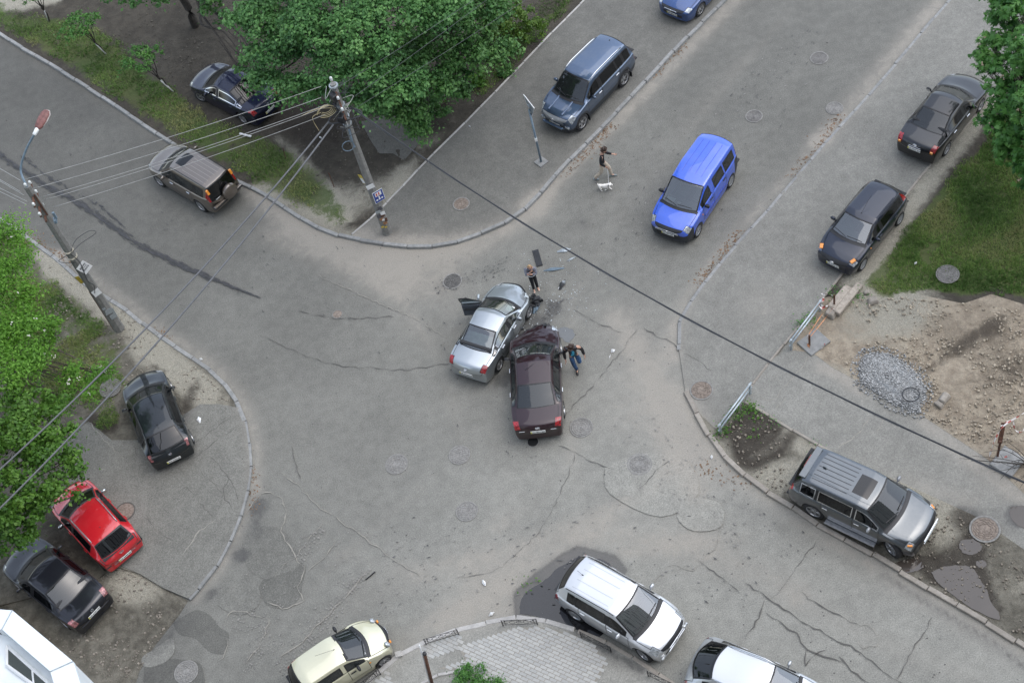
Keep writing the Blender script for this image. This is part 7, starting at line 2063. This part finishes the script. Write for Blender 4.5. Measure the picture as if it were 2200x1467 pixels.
for _ in range(1500):
    p = g(random.uniform(-20, 2220), random.uniform(-10, 1480), 0); s_ = random.choice((.010, .013, .018, .026)); mb.rock((p.x, p.y, .004), (s_, s_, s_*.7))
o = mb.build('grit', plain('grit_stone', (.13, .125, .12), .9, var=.6, scale=.9)); o['kind'] = 'stuff'

mb = MB()
for (a_, b_, sp, n_) in ((1165, 672, .55, 130), (1205, 640, .7, 90), (1150, 700, .4, 80), (1200, 590, .9, 60)):
    p0 = g(a_, b_, 0)
    for _ in range(n_): s_ = random.uniform(.008, .026); mb.rock((p0.x+random.gauss(0, sp), p0.y+random.gauss(0, sp), .010), (s_, s_*random.uniform(.5, 1.2), s_*.5))
o = mb.build('glass_crumbs', plain('glass_crumb', (.40, .43, .43), .25, var=.8, scale=2)); o['kind'] = 'stuff'

# ------------------------------------------------------------------ gravel heap
poly = W2([(1840,790),(1858,762),(1890,757),(1922,765),(1950,785),(1975,805),(1990,835),(1988,862),(1972,888),(1945,880),(1915,868),(1885,846),(1850,825)], Z_L)
A = np.array([tuple(p) for p in poly]); mn, mx = A.min(0), A.max(0)
P_ = RNG.uniform(mn-.5, mx+.5, (30000, 2)); in_ = inside(P_, poly); d_ = seg_dist(P_, poly, True); d_ = np.where(in_, d_+.06, np.where(d_ < .25, .02*(1-d_/.25), -1)); P_ = P_[d_ > 0]; d_ = d_[d_ > 0]
keep_ = RNG.random(len(P_)) < np.clip(d_/.30, .08, 1); P_ = P_[keep_]; d_ = d_[keep_]
hh = Z_L+.03+.16*np.clip(d_/1.0, 0, 1)+RNG.uniform(-.02, .035, len(P_))
mb = MB()
for (x, y), z in zip(P_[:11000], hh): s_ = random.choice((.016, .022, .022, .028, .040)); mb.rock((x, y, z), (s_, s_, s_*.8))
t = NT('gravel_grey'); a_ = t.attr('tint').outputs['Fac']; t.set(Base_Color=t.mix(a_, C4(.17, .172, .168), C4(.40, .405, .395)), Roughness=.85)
o = mb.build('gravel_heap', t.m); o['kind'] = 'stuff'
at = o.data.attributes.new('tint', 'FLOAT', 'FACE'); tv = np.repeat(RNG.random(len(o.data.polygons)//6+1), 6)[:len(o.data.polygons)]; at.data.foreach_set('value', tv.astype(np.float32))
# solid core under the stones
core = MB(); n = len(poly); cx_ = A.mean(0); core.v = [(p.x, p.y, Z_L+.012) for p in poly]+[(cx_[0]+(p.x-cx_[0])*.5, cx_[1]+(p.y-cx_[1])*.5, Z_L+.15) for p in poly]
core.f = [(i, (i+1) % n, n+(i+1) % n, n+i) for i in range(n)]+[tuple(n+i for i in range(n))]
core.build('gravel_core', plain('gravel_fines', (.19, .20, .20), .95, var=.3, scale=30), o)['kind'] = 'stuff'
c = g(1957, 847, Z_L+.26); ho = MB().tube([(.28*cos(t_), .28*sin(t_), .0) for t_ in np.linspace(0, 2*pi, 24)], .02, 6, False).build('rubber_ring', M_CABLE, None, True); ho.location = c; tag(ho, 'black rubber ring lying on the grey gravel', 'ring')
# stones and slabs
def stone(px, r, z, label, mat=M_KERBD, name='stone', sq=.6):
    o = MB().rock((0, 0, 0), (r[0], r[1], r[2])).build(name, mat); o.location = g(*px, z+r[2]*.6); tag(o, label, 'stone'); md = o.modifiers.new('b', 'BEVEL'); md.width = .04; md.segments = 2; return o
stone((2028,856), (.30, .20, .14), Z_L+.04, 'larger pale stone right of the gravel heap'); stone((2017,868), (.20, .15, .10), Z_L+.04, 'smaller pale stone touching the larger one by the gravel')
stone((1875,645), (.24, .18, .10), Z_L+.04, 'pale stone at the lawn edge'); stone((1862,628), (.14, .12, .08), Z_L+.04, 'small stone in the grass edge above the pale one'); stone((1786,672), (.30, .26, .12), Z_L+.04, 'angular stone by the barrier tape')
M_SLAB = plain('slab_sand', (.34, .30, .25), .9, var=.2, scale=8)
for px, rz, sz, lb in (((1804,640), 0, (1.15, .30, .2), 'broken concrete kerb slab lying by the tape, left one'), ((1822,642), 0, (1.55, .26, .18), 'longer concrete kerb slab lying by the tape')):
    o = MB().bbox((0, 0, 0), sz, .03).build('concrete_slab', M_SLAB); o.location = g(*px, Z_L+.14); dd = g(1835, 625, 0)-g(1803, 665, 0); o.rotation_euler = (.05, .03, math.atan2(dd.y, dd.x)); tag(o, lb, 'concrete slab')
o = MB().bbox((0, 0, 0), (.9, .75, .08), .02).build('concrete_slab', M_KERB); o.location = g(1748, 735, Z_L+.06); o.rotation_euler = (.03, -.04, .4); tag(o, 'flat grey slab at the end of the taped rail', 'concrete slab')
o = MB().bbox((0, 0, 0), (.9, .8, .10), .02).build('concrete_slab', M_KERB); o.location = g(2165, 992, Z_L+.08); o.rotation_euler = (.05, .0, .6); tag(o, 'flat grey slab under the tape at the right edge', 'concrete slab')
# concrete block under the trees
o = MB().bbox((0, 0, .45), (.75, .55, .9), .05).build('concrete_block', M_KERBD); o.location = g(942, 212, Z_V); o.rotation_euler = (.05, .04, .5); tag(o, 'weathered concrete block under the drooping branch', 'concrete block')
# white bench slab and sticks on the turf
o = MB().bbox((0, 0, 0), (.6, .09, .04), .01).build('white_board', M_SIGNW); o.location = g(527, 290, Z_V+.12); dd = g(545, 297, 0)-g(513, 289, 0); o.rotation_euler = (0, 0, math.atan2(dd.y, dd.x)); tag(o, 'white painted board lying in the turf under the wires', 'board')
for a, b, lb in (((706,372), (718,402), 'thin stick standing in the earth right of the turf'), ((608,318), (614,342), 'thin stick in the earth left of its neighbour')):
    p = g(*b, Z_V); h_ = zat(p, a[1]); o = MB().tube([(0, 0, 0), tuple(g(*a, h_)-p)], .018, 5).build('stick', M_RUST); o.location = p; tag(o, lb, 'stick')

# ------------------------------------------------------------------ red and white barrier tape
def tape_mat():
    t = NT('barrier_tape'); a_ = t.attr('run').outputs['Fac']
    s_ = t.math('FRACT', t.math('MULTIPLY', a_, 3.2)); t.set(Base_Color=t.mix(t.ramp(s_, .58, .62), C4(.62, .59, .56), C4(.42, .10, .08)), Roughness=.5); return t.m
M_TAPE = tape_mat()
M_OTAPE = plain('orange_ribbon', (.50, .22, .10), .6, var=.2)
def tape(pts, label, mat=None, wd=.07, tw=1.0, grp='barrier tape'):
    pts = [Vector(p) for p in pts]; P_ = resample(catmull(pts, 6), .08); o0_ = P_[0].copy(); V = []; F = []; run_ = []
    for i, p in enumerate(P_):
        d = P_[min(i+1, len(P_)-1)]-P_[max(i-1, 0)]; d.normalize(); a = i*.35*tw+sin(i*.5)*.6; s_ = d.cross(Vector((0, 0, 1)))
        if s_.length < .01: s_ = Vector((1, 0, 0))
        s_.normalize(); w_ = (s_*cos(a)+d.cross(s_)*sin(a))*wd/2
        V += [tuple(p-w_-o0_), tuple(p+w_-o0_)]; run_ += [i*.08, i*.08]
        if i: F.append((2*i-2, 2*i-1, 2*i+1, 2*i))
    o = mesh_np('barrier_tape', V, F, mat or M_TAPE); o.location = o0_
    at = o.data.attributes.new('run', 'FLOAT', 'POINT'); at.data.foreach_set('value', np.array(run_, dtype=np.float32)); tag(o, label, 'tape', grp)
def tz(a, b, z): return g(a, b, z)
tape([tz(1765,632,.5), tz(1777,632,.15), tz(1790,635,.1)], 'short tape end fluttering at the top of the taped rail'); tape([tz(1770,630,.7), tz(1768,645,.5), tz(1760,655,.62), tz(1764,662,.5), tz(1778,657,.6)], 'knotted tape round the upper end of the taped rail', None, .09, 2)
tape([tz(1764,656,.5), tz(1776,661,.2), tz(1792,664,.3), tz(1800,672,.1), tz(1808,674,.08)], 'tape trailing right from the rail to the angular stone')
tape([tz(1735,720,.6), tz(1738,732,.3), tz(1736,742,.15), tz(1748,747,.1), tz(1765,748,.12), tz(1772,738,.25)], 'tape loop on the ground at the lower end of the taped rail')
tape([tz(1738,718,.7), tz(1760,684,.65), tz(1788,645,.7)], 'orange ribbon strung along the taped rail', M_OTAPE, .028, .3); tape([tz(1742,722,.4), tz(1768,690,.35), tz(1795,655,.4)], 'lower orange ribbon strung along the taped rail', M_OTAPE, .028, .3); tape([tz(1736,738,.25), tz(1740,752,.08), tz(1750,756,.08)], 'loose orange end of ribbon by the flat slab', M_OTAPE, .08, 1)
for px, zt_, lb in (((1792,662), .8, 'short iron stake holding tape beside the slabs'), ((1739,745), .7, 'iron stake holding tape at the lower rail end'), ((2142,985), 1.1, 'rusty plank stake at the right edge holding tape')):
    o = MB().box((0, 0, zt_/2), (.06, .05, zt_)).build('stake', M_RUST); o.location = g(*px, Z_L); tag(o, lb, 'stake', 'stakes holding tape')
tape([tz(2128,975,.2), tz(2135,950,.8), tz(2150,922,1.2), tz(2165,908,1.3), tz(2190,893,1.4), tz(2230,870,1.4)], 'long tape sagging from the right edge stake upward', None, .05); tape([tz(2150,915,1.2), tz(2175,902,1.0), tz(2180,922,.7), tz(2195,928,.7), tz(2210,905,.8)], 'tape loop hanging at the right edge', None, .05, 2); tape([tz(2128,970,.4), tz(2126,990,.1), tz(2150,985,.15), tz(2175,975,.3)], 'tape end on the ground at the right edge', None, .05)
o = MB().bbox((0, 0, 0), (.75, .14, .05), .01).build('rusty_board', M_RUST); o.location = g(2152, 930, .9); o.rotation_euler = (.2, -1.0, 1.0); tag(o, 'rusty board hanging in the tape at the right edge', 'board')
# bare twigs at the right edge
br = empty('bare_shrub', g(2215, 1000, Z_L)); tag(br, 'leafless twiggy shrub reaching in from the right edge', 'shrub')
for i in range(11):
    rg_ = random.Random(i); e = Vector((-rg_.uniform(.5, 2.2), rg_.uniform(-1.2, .9), rg_.uniform(.3, 1.3))); m_ = e*.5+Vector((0, rg_.uniform(-.2, .2), .25))
    MB().tube(catmull([Vector((0, 0, 0)), m_, e], 4), .016, 5, True, .005).build('twig', M_BARKD, br); 
    MB().tube([m_, m_+Vector((-rg_.uniform(.1, .6), rg_.uniform(-.5, .5), .2))], .008, 4, True, .004).build('twig', M_BARKD, br)
# ------------------------------------------------------------------ people and the dog: skinned skeletons
def skinned(name, verts, edges, radii, mat, parent=None, levels=2, root_i=0):
    me = bpy.data.meshes.new(name); me.from_pydata([tuple(v) for v in verts], edges, []); me.update()
    ob = bpy.data.objects.new(name, me); COL.objects.link(ob)
    md = ob.modifiers.new('skin', 'SKIN'); md.use_smooth_shade = True; md.branch_smoothing = .6
    for i, r in enumerate(radii):
        sv = me.skin_vertices[0].data[i]; rr = r if hasattr(r, '__len__') else (r, r); sv.radius = rr; sv.use_root = (i == root_i)
    sb = ob.modifiers.new('sub', 'SUBSURF'); sb.levels = levels; sb.render_levels = levels
    bpy.context.view_layer.update()
    m2 = bpy.data.meshes.new_from_object(ob.evaluated_get(bpy.context.evaluated_depsgraph_get()))
    bpy.data.objects.remove(ob); bpy.data.meshes.remove(me)
    m2.name = name; m2.materials.clear(); m2.materials.append(mat)
    m2.polygons.foreach_set('use_smooth', [True]*len(m2.polygons))
    return link(bpy.data.objects.new(name, m2), parent)

M_SKIN = plain('skin', (.46, .27, .19), .55, var=.06, scale=20)
M_EYE = plain('eye_dark', (.02, .018, .016), .3)
M_LIP = plain('lips', (.36, .14, .12), .5)
def person(label, loc, head_dir, J, hair_mat, parts, hair='short', height=1.72):
    """J: joint positions (forward, left, up) for a 1.72 m figure"""
    k = height/1.72
    root = empty('person', loc, head_dir); tag(root, label, 'person')
    J = {n: Vector(p)*k for n, p in J.items()}
    V = []; E = []; Rr = []; idx = {}
    def add(n, p, r, frm=None):
        idx[n] = len(V); V.append(Vector(p)); Rr.append(r)
        if frm: E.append((idx[frm], idx[n]))
    add('pelvis', J['pelvis'], (.125*k, .105*k)); add('spine', J['spine'], (.125*k, .095*k), 'pelvis'); add('chest', J['chest'], (.145*k, .105*k), 'spine'); add('neck', J['neck'], .055*k, 'chest')
    up = (J['head']-J['neck']).normalized(); fw = J.get('face', Vector((1, 0, 0))); fw = (fw-up*fw.dot(up)).normalized(); lf = up.cross(fw)
    add('jaw', J['neck']+(J['head']-J['neck'])*.55+fw*.025*k, (.066*k, .075*k), 'neck'); add('head', J['head'], (.082*k, .098*k), 'jaw'); add('crown', J['head']+up*.085*k, (.055*k, .068*k), 'head')
    add('nose', J['head']+fw*.112*k-up*.030*k, .016*k, 'head')
    for s, S in ((1, 'l'), (-1, 'r')):
        add('ear'+S, J['head']+lf*(s*.088*k)-up*.015*k, .018*k, 'head')
        add('sh'+S, J['sh'+S], .066*k, 'chest'); add('el'+S, J['el'+S], .046*k, 'sh'+S); add('wr'+S, J['wr'+S], .031*k, 'el'+S)
        d = (J['wr'+S]-J['el'+S]).normalized(); side = J.get('palm'+S, Vector((1, 0, 0))); side = (side-d*side.dot(d)).normalized(); nn = d.cross(side)
        pm = J['wr'+S]+d*.075*k; add('pa'+S, pm, (.036*k, .018*k), 'wr'+S)
        for f, (o_, ln) in enumerate(((.030, .070), (.010, .082), (-.010, .077), (-.030, .060))):
            b_ = pm+d*.022*k+side*o_*k; c_ = b_+d*ln*.55*k+nn*.012*k; e_ = c_+d*ln*.35*k+nn*.030*k
            add('f%d%s' % (f, S), b_, .0095*k, 'pa'+S); add('g%d%s' % (f, S), c_, .009*k, 'f%d%s' % (f, S)); add('h%d%s' % (f, S), e_, .008*k, 'g%d%s' % (f, S))
        t1 = J['wr'+S]+d*.04*k+side*.045*k; add('t'+S, t1, .011*k, 'pa'+S); add('u'+S, t1+d*.05*k+side*.018*k+nn*.015*k, .009*k, 't'+S)
        add('hip'+S, J['hip'+S], .088*k, 'pelvis'); add('kn'+S, J['kn'+S], .058*k, 'hip'+S); add('an'+S, J['an'+S], .040*k, 'kn'+S); add('to'+S, J['to'+S], (.038*k, .025*k), 'an'+S)
    skinned('body', V, E, Rr, M_SKIN, root)
    for s in (1, -1):
        MB().lathe([(0, .006), (.012*k, 0)], (0, 0, 0), 'X', 8).build('eye', M_EYE, root).location = J['head']+fw*.093*k+lf*(s*.034*k)+up*.004*k
    MB().box((0, 0, 0), (.012, .045, .010)).build('mouth', M_LIP, root).location = J['head']+fw*.090*k-up*.070*k
    def chain(nm, names, rad, mat, ends=()):
        v = []; e = []; r = []; ix = {}
        for (n, frm) in names:
            ix[n] = len(v); v.append(J[n] if n in J else V[idx[n]]); r.append(rad[n])
            if frm: e.append((ix[frm], ix[n]))
        return skinned(nm, v, e, r, mat, root)
    for p in parts:
        if p[0] == 'top':
            _, nm, mat, fat, sleeve = p
            hem = J['pelvis']+(J['pelvis']-J['spine'])*.18; J['hem'] = hem
            cuff = {}
            for S in ('l', 'r'): J['cf'+S] = J['el'+S].lerp(J['wr'+S], sleeve)
            rad = {'spine': (.142*k*fat, .112*k*fat), 'chest': (.158*k*fat, .120*k*fat), 'hem': (.145*k*fat, .122*k*fat), 'col': .066*k, 'shl': .080*k*fat, 'shr': .080*k*fat, 'ell': .060*k*fat, 'elr': .060*k*fat, 'cfl': .045*k*fat, 'cfr': .045*k*fat}
            J['col'] = J['chest'].lerp(J['neck'], .72)
            chain(nm, [('spine', None), ('chest', 'spine'), ('hem', 'spine'), ('col', 'chest'), ('shl', 'chest'), ('ell', 'shl'), ('cfl', 'ell'), ('shr', 'chest'), ('elr', 'shr'), ('cfr', 'elr')], rad, mat)
        if p[0] == 'legs':
            _, nm, mat, fat = p
            J['wst'] = J['pelvis'].lerp(J['spine'], .45)
            for S in ('l', 'r'): J['cu'+S] = J['an'+S]+(J['an'+S]-J['kn'+S]).normalized()*.02
            rad = {'pelvis': (.138*k, .118*k), 'wst': (.126*k, .105*k), 'hipl': .100*k*fat, 'hipr': .100*k*fat, 'knl': .074*k*fat, 'knr': .074*k*fat, 'cul': .060*k*fat, 'cur': .060*k*fat}
            chain(nm, [('pelvis', None), ('wst', 'pelvis'), ('hipl', 'pelvis'), ('knl', 'hipl'), ('cul', 'knl'), ('hipr', 'pelvis'), ('knr', 'hipr'), ('cur', 'knr')], rad, mat)
        if p[0] == 'shoes':
            for S in ('l', 'r'):
                a, t_ = J['an'+S], J['to'+S]; d = (t_-a); d.z = 0; d.normalize() if d.length > .01 else None
                h_ = a.lerp(t_, .5)
                skinned('shoe', [a-Vector((0, 0, .02*k))-d*.02, a-d*.035+Vector((0, 0, -.055*k)), t_+d*.02, t_+d*.075-Vector((0, 0, .008))], [(0, 1), (0, 2), (2, 3)], [.048*k, .042*k, (.047*k, .036*k), (.036*k, .024*k)], p[1], root)
    # hair: a cap over the skull (long hair falls to the shoulders)
    hv = [J['head']+up*.035*k-fw*.022*k, J['head']+up*.105*k-fw*.005*k, J['head']+up*.075*k+fw*.050*k, J['head']-up*.045*k-fw*.055*k]
    hr = [(.092*k, .092*k), (.062*k, .07*k), (.050*k, .040*k), (.070*k, .06*k)]; he = [(0, 1), (1, 2), (0, 3)]
    if hair == 'long':
        hv += [J['neck']-fw*.055*k-up*.01*k, J['neck']-fw*.06*k-up*.10*k]; hr += [(.080*k, .05*k), (.06*k, .03*k)]; he += [(3, 4), (4, 5)]
        for s in (1, -1): hv += [J['head']+lf*(s*.075*k)-up*.05*k, J['neck']+lf*(s*.075*k)-up*.02*k]; hr += [.034*k, .028*k]; n = len(hv); he += [(0, n-2), (n-2, n-1)]
    skinned('hair', hv, he, hr, hair_mat, root)
    return root, J, k

M_HAIRB = plain('hair_brown', (.045, .026, .018), .6, var=.3, scale=30); M_HAIRL = plain('hair_blonde', (.34, .22, .11), .55, var=.35, scale=40)
M_BLACKC = plain('cloth_black', (.010, .011, .014), .85, var=.3, scale=14); M_LEATH = plain('leather_black', (.012, .011, .014), .42, var=.3, scale=12)
M_BEIGE = plain('cloth_beige', (.46, .395, .31), .9, var=.12, scale=10); M_JEAN = plain('denim_blue', (.030, .075, .165), .9, var=.45, scale=7); M_SHOEG = plain('shoe_grey', (.17, .20, .20), .7); M_SHOEB = plain('shoe_black', (.015, .015, .016), .6)
M_TEE = plain('tshirt_petrol', (.018, .10, .15), .9, var=.3, scale=9); M_TEEP = plain('tshirt_print', (.05, .33, .48), .8, var=.3, scale=12); M_PATT = NT('patterned_knit')
_p = M_PATT; _c = _p.mix(_p.ramp(_p.vor(22, _p.coord('Object')), .25, .45), C4(.015, .015, .018), C4(.20, .21, .25)); _p.set(Base_Color=_c, Roughness=.9); M_PATT = _p.m

def hdg(a, b): d = g(*b)-g(*a); return math.atan2(d.y, d.x)
# the man with the dog, mid stride to the right
JW = dict(pelvis=(0, 0, .93), spine=(.02, 0, 1.10), chest=(.05, 0, 1.30), neck=(.09, 0, 1.47), head=(.155, 0, 1.60), face=(1, -.15, -.35),
          shl=(.06, .18, 1.38), ell=(.20, .26, 1.16), wrl=(.42, .22, 1.13), shr=(.03, -.19, 1.37), elr=(.0, -.26, 1.11), wrr=(.16, -.22, .90), palml=(0, 1, 0), palmr=(1, 0, 0),
          hipl=(.02, .09, .88), knl=(.23, .10, .50), anl=(.27, .10, .09), tol=(.41, .11, .035), hipr=(-.02, -.09, .88), knr=(-.06, -.09, .47), anr=(-.36, -.09, .15), tor=(-.27, -.09, .035))
pw, Jw, kw = person('man in black jumper and beige trousers walking a small white dog', g(1299, 383, 0), hdg((1280, 385), (1320, 384)), JW, M_HAIRB, [('legs', 'trousers', M_BEIGE, 1.0), ('top', 'jumper', M_BLACKC, 1.0, .93), ('shoes', M_SHOEG)], height=1.74)
# the man beside the maroon car, walking towards the camera
JM = dict(pelvis=(0, 0, .93), spine=(.03, 0, 1.10), chest=(.07, 0, 1.31), neck=(.13, 0, 1.47), head=(.215, -.01, 1.58), face=(1, -.25, -.75),
          shl=(.07, .22, 1.39), ell=(.02, .33, 1.13), wrl=(.10, .37, .90), shr=(.08, -.22, 1.39), elr=(.05, -.30, 1.12), wrr=(.17, -.29, .87), palml=(1, 0, 0), palmr=(1, 0, 0),
          hipl=(-.02, .10, .88), knl=(.10, .16, .50), anl=(-.24, .15, .28), tol=(-.25, .15, .10), hipr=(.02, -.10, .88), knr=(.13, -.05, .48), anr=(.10, .01, .09), tor=(.24, .01, .035))
pm_, Jm, km = person('man in black leather jacket and jeans walking beside the maroon car', g(1239, 792, 0), hdg((1230, 770), (1233, 800)), JM, M_HAIRB, [('legs', 'jeans', M_JEAN, 1.05), ('top', 'jacket', M_LEATH, 1.10, .94), ('shoes', M_SHOEB)], height=1.78)
fr_ = [Jm['chest']+Vector((.105, 0, .05)), Jm['chest']+Vector((.10, .0, -.10)), Jm['spine']+Vector((.095, 0, -.05)), Jm['pelvis']+Vector((.10, 0, -.02))]
skinned('tshirt', fr_, [(0, 1), (1, 2), (2, 3)], [(.052, .035), (.072, .045), (.082, .048), (.072, .045)], M_TEE, pm_)
for z, yy in ((1.30, .03), (1.20, .0), (1.16, -.03)): MB().bbox((0, 0, 0), (.02, .075, .045), .004).build('shirt_print', M_TEEP, pm_).location = (.225*1.03, yy, z*1.035)
MB().bbox((0, 0, 0), (.03, .02, .10), .004).build('held_phone', M_SIGNW, pm_).location = Jm['wrr']+Vector((.03, 0, -.17))
# the woman with hands at her face
JF = dict(pelvis=(0, 0, .93), spine=(.0, 0, 1.10), chest=(.03, 0, 1.30), neck=(.07, 0, 1.46), head=(.125, 0, 1.58), face=(1, 0, -.5),
          shl=(.03, .17, 1.37), ell=(.14, .19, 1.10), wrl=(.21, .00, 1.20), shr=(.03, -.17, 1.37), elr=(.15, -.19, 1.12), wrr=(.22, -.02, 1.34), palml=(0, 0, 1), palmr=(0, 1, 0),
          hipl=(.0, .08, .88), knl=(.02, .09, .48), anl=(-.02, .10, .09), tol=(.10, .14, .035), hipr=(.0, -.08, .88), knr=(.06, -.05, .48), anr=(.05, -.05, .09), tor=(.18, -.04, .035))
pf, Jf, kf = person('blonde woman in black standing with folded arms by the crashed silver car', g(1150, 621, 0), hdg((1148, 600), (1151, 625)), JF, M_HAIRL, [('legs', 'trousers', M_BLACKC, .95), ('top', 'cardigan', M_PATT, .98, .9)], 'long', 1.66)
skinned('black_top', [Jf['chest']+Vector((.035, 0, .06)), Jf['chest']+Vector((.035, 0, -.10)), Jf['spine']+Vector((.02, 0, -.05)), Jf['pelvis']], [(0, 1), (1, 2), (2, 3)], [(.10, .085), (.125, .105), (.135, .112), (.138, .122)], M_BLACKC, pf)
MB().tube([Jf['pelvis']+Vector((.145*cos(t_), .150*sin(t_), .05)) for t_ in np.linspace(-1.2, 1.2, 9)], .014, 5).build('belt', M_SIGNW, pf)
for S in ('l', 'r'):
    a_, t__ = Jf['an'+S], Jf['to'+S]; dd = (t__-a_); dd.z = 0; dd.normalize()
    skinned('shoe', [a_-Vector((0, 0, .045)), t__-dd*.02, t__+dd*.05], [(0, 1), (1, 2)], [.034, (.042, .022), (.028, .016)], plain('shoe_nude', (.58, .42, .34), .5), pf)
# the dog
M_FUR = plain('fur_white', (.80, .77, .71), .95, var=.12, scale=40, bump=.2); M_FURG = plain('fur_grey', (.11, .11, .105), .95, var=.3, scale=30)
dog = empty('dog', g(1299, 409, 0), hdg((1285, 406), (1313, 408))); tag(dog, 'small white dog with a dark tail tip trotting beside the walking man', 'dog')
DV = [(-.17, 0, .27), (-.02, 0, .27), (.12, 0, .28), (.20, 0, .34), (.275, 0, .385), (.345, 0, .365), (.375, 0, .36)]
DR = [(.070, .075), (.072, .078), (.078, .085), (.052, .055), (.064, .066), (.034, .034), (.022, .022)]
DE = [(0, 1), (1, 2), (2, 3), (3, 4), (4, 5), (5, 6)]
def dleg(att, pts, rad):
    p = att
    for q, r in zip(pts, rad): DV.append(q); DR.append(r); DE.append((p, len(DV)-1)); p = len(DV)-1
dleg(0, [(-.17, .06, .20), (-.13, .065, .14), (-.21, .065, .085), (-.22, .065, .025), (-.195, .065, .015)], [.048, .034, .022, .019, .018])
dleg(0, [(-.16, -.06, .20), (-.10, -.065, .15), (-.14, -.065, .085), (-.10, -.065, .025), (-.07, -.065, .015)], [.048, .034, .022, .019, .018])
dleg(2, [(.14, .055, .20), (.18, .055, .12), (.25, .055, .06), (.29, .055, .02)], [.040, .028, .021, .018])
dleg(2, [(.13, -.055, .20), (.10, -.055, .12), (.04, -.055, .09), (.03, -.055, .04)], [.040, .028, .021, .018])
dleg(4, [(.27, .055, .42), (.26, .085, .37), (.265, .09, .33)], [.022, .022, .014]); dleg(4, [(.27, -.055, .42), (.26, -.085, .37), (.265, -.09, .33)], [.022, .022, .014])
dleg(0, [(-.24, 0, .32), (-.29, .01, .38)], [.022, .020])
skinned('body', DV, DE, DR, M_FUR, dog, root_i=1)
skinned('tail', [(-.26, .0, .35), (-.30, .01, .41), (-.35, .02, .43)], [(0, 1), (1, 2)], [.024, .030, .018], M_FURG, dog)
MB().lathe([(0, .012), (.014, .006), (.012, -.004)], (.395, 0, .365), 'X', 8).build('nose', M_EYE, dog)
for s in (1, -1): MB().rock((.335, s*.032, .405), (.010, .008, .010)).build('eye', M_EYE, dog)
MB().lathe([(.062, -.012), (.068, 0), (.062, .012)], (.205, 0, .335), 'X', 12, M=Matrix.Rotation(-.6, 3, 'Y')).build('collar', M_BLACK, dog)
bpy.context.view_layer.update()
ha = pw.matrix_world @ (Jw['wrr']+(Jw['wrr']-Jw['elr']).normalized()*.10); hb_ = dog.matrix_world @ Vector((.20, 0, .40))
pts = [ha.lerp(hb_, t)-Vector((0, 0, .25*4*t*(1-t)*.5)) for t in np.linspace(0, 1, 12)]; o = MB().tube([p-ha for p in pts], .006, 5).build('leash', M_SIGNW); o.location = ha; tag(o, 'thin leash between the walking man and the white dog', 'leash')
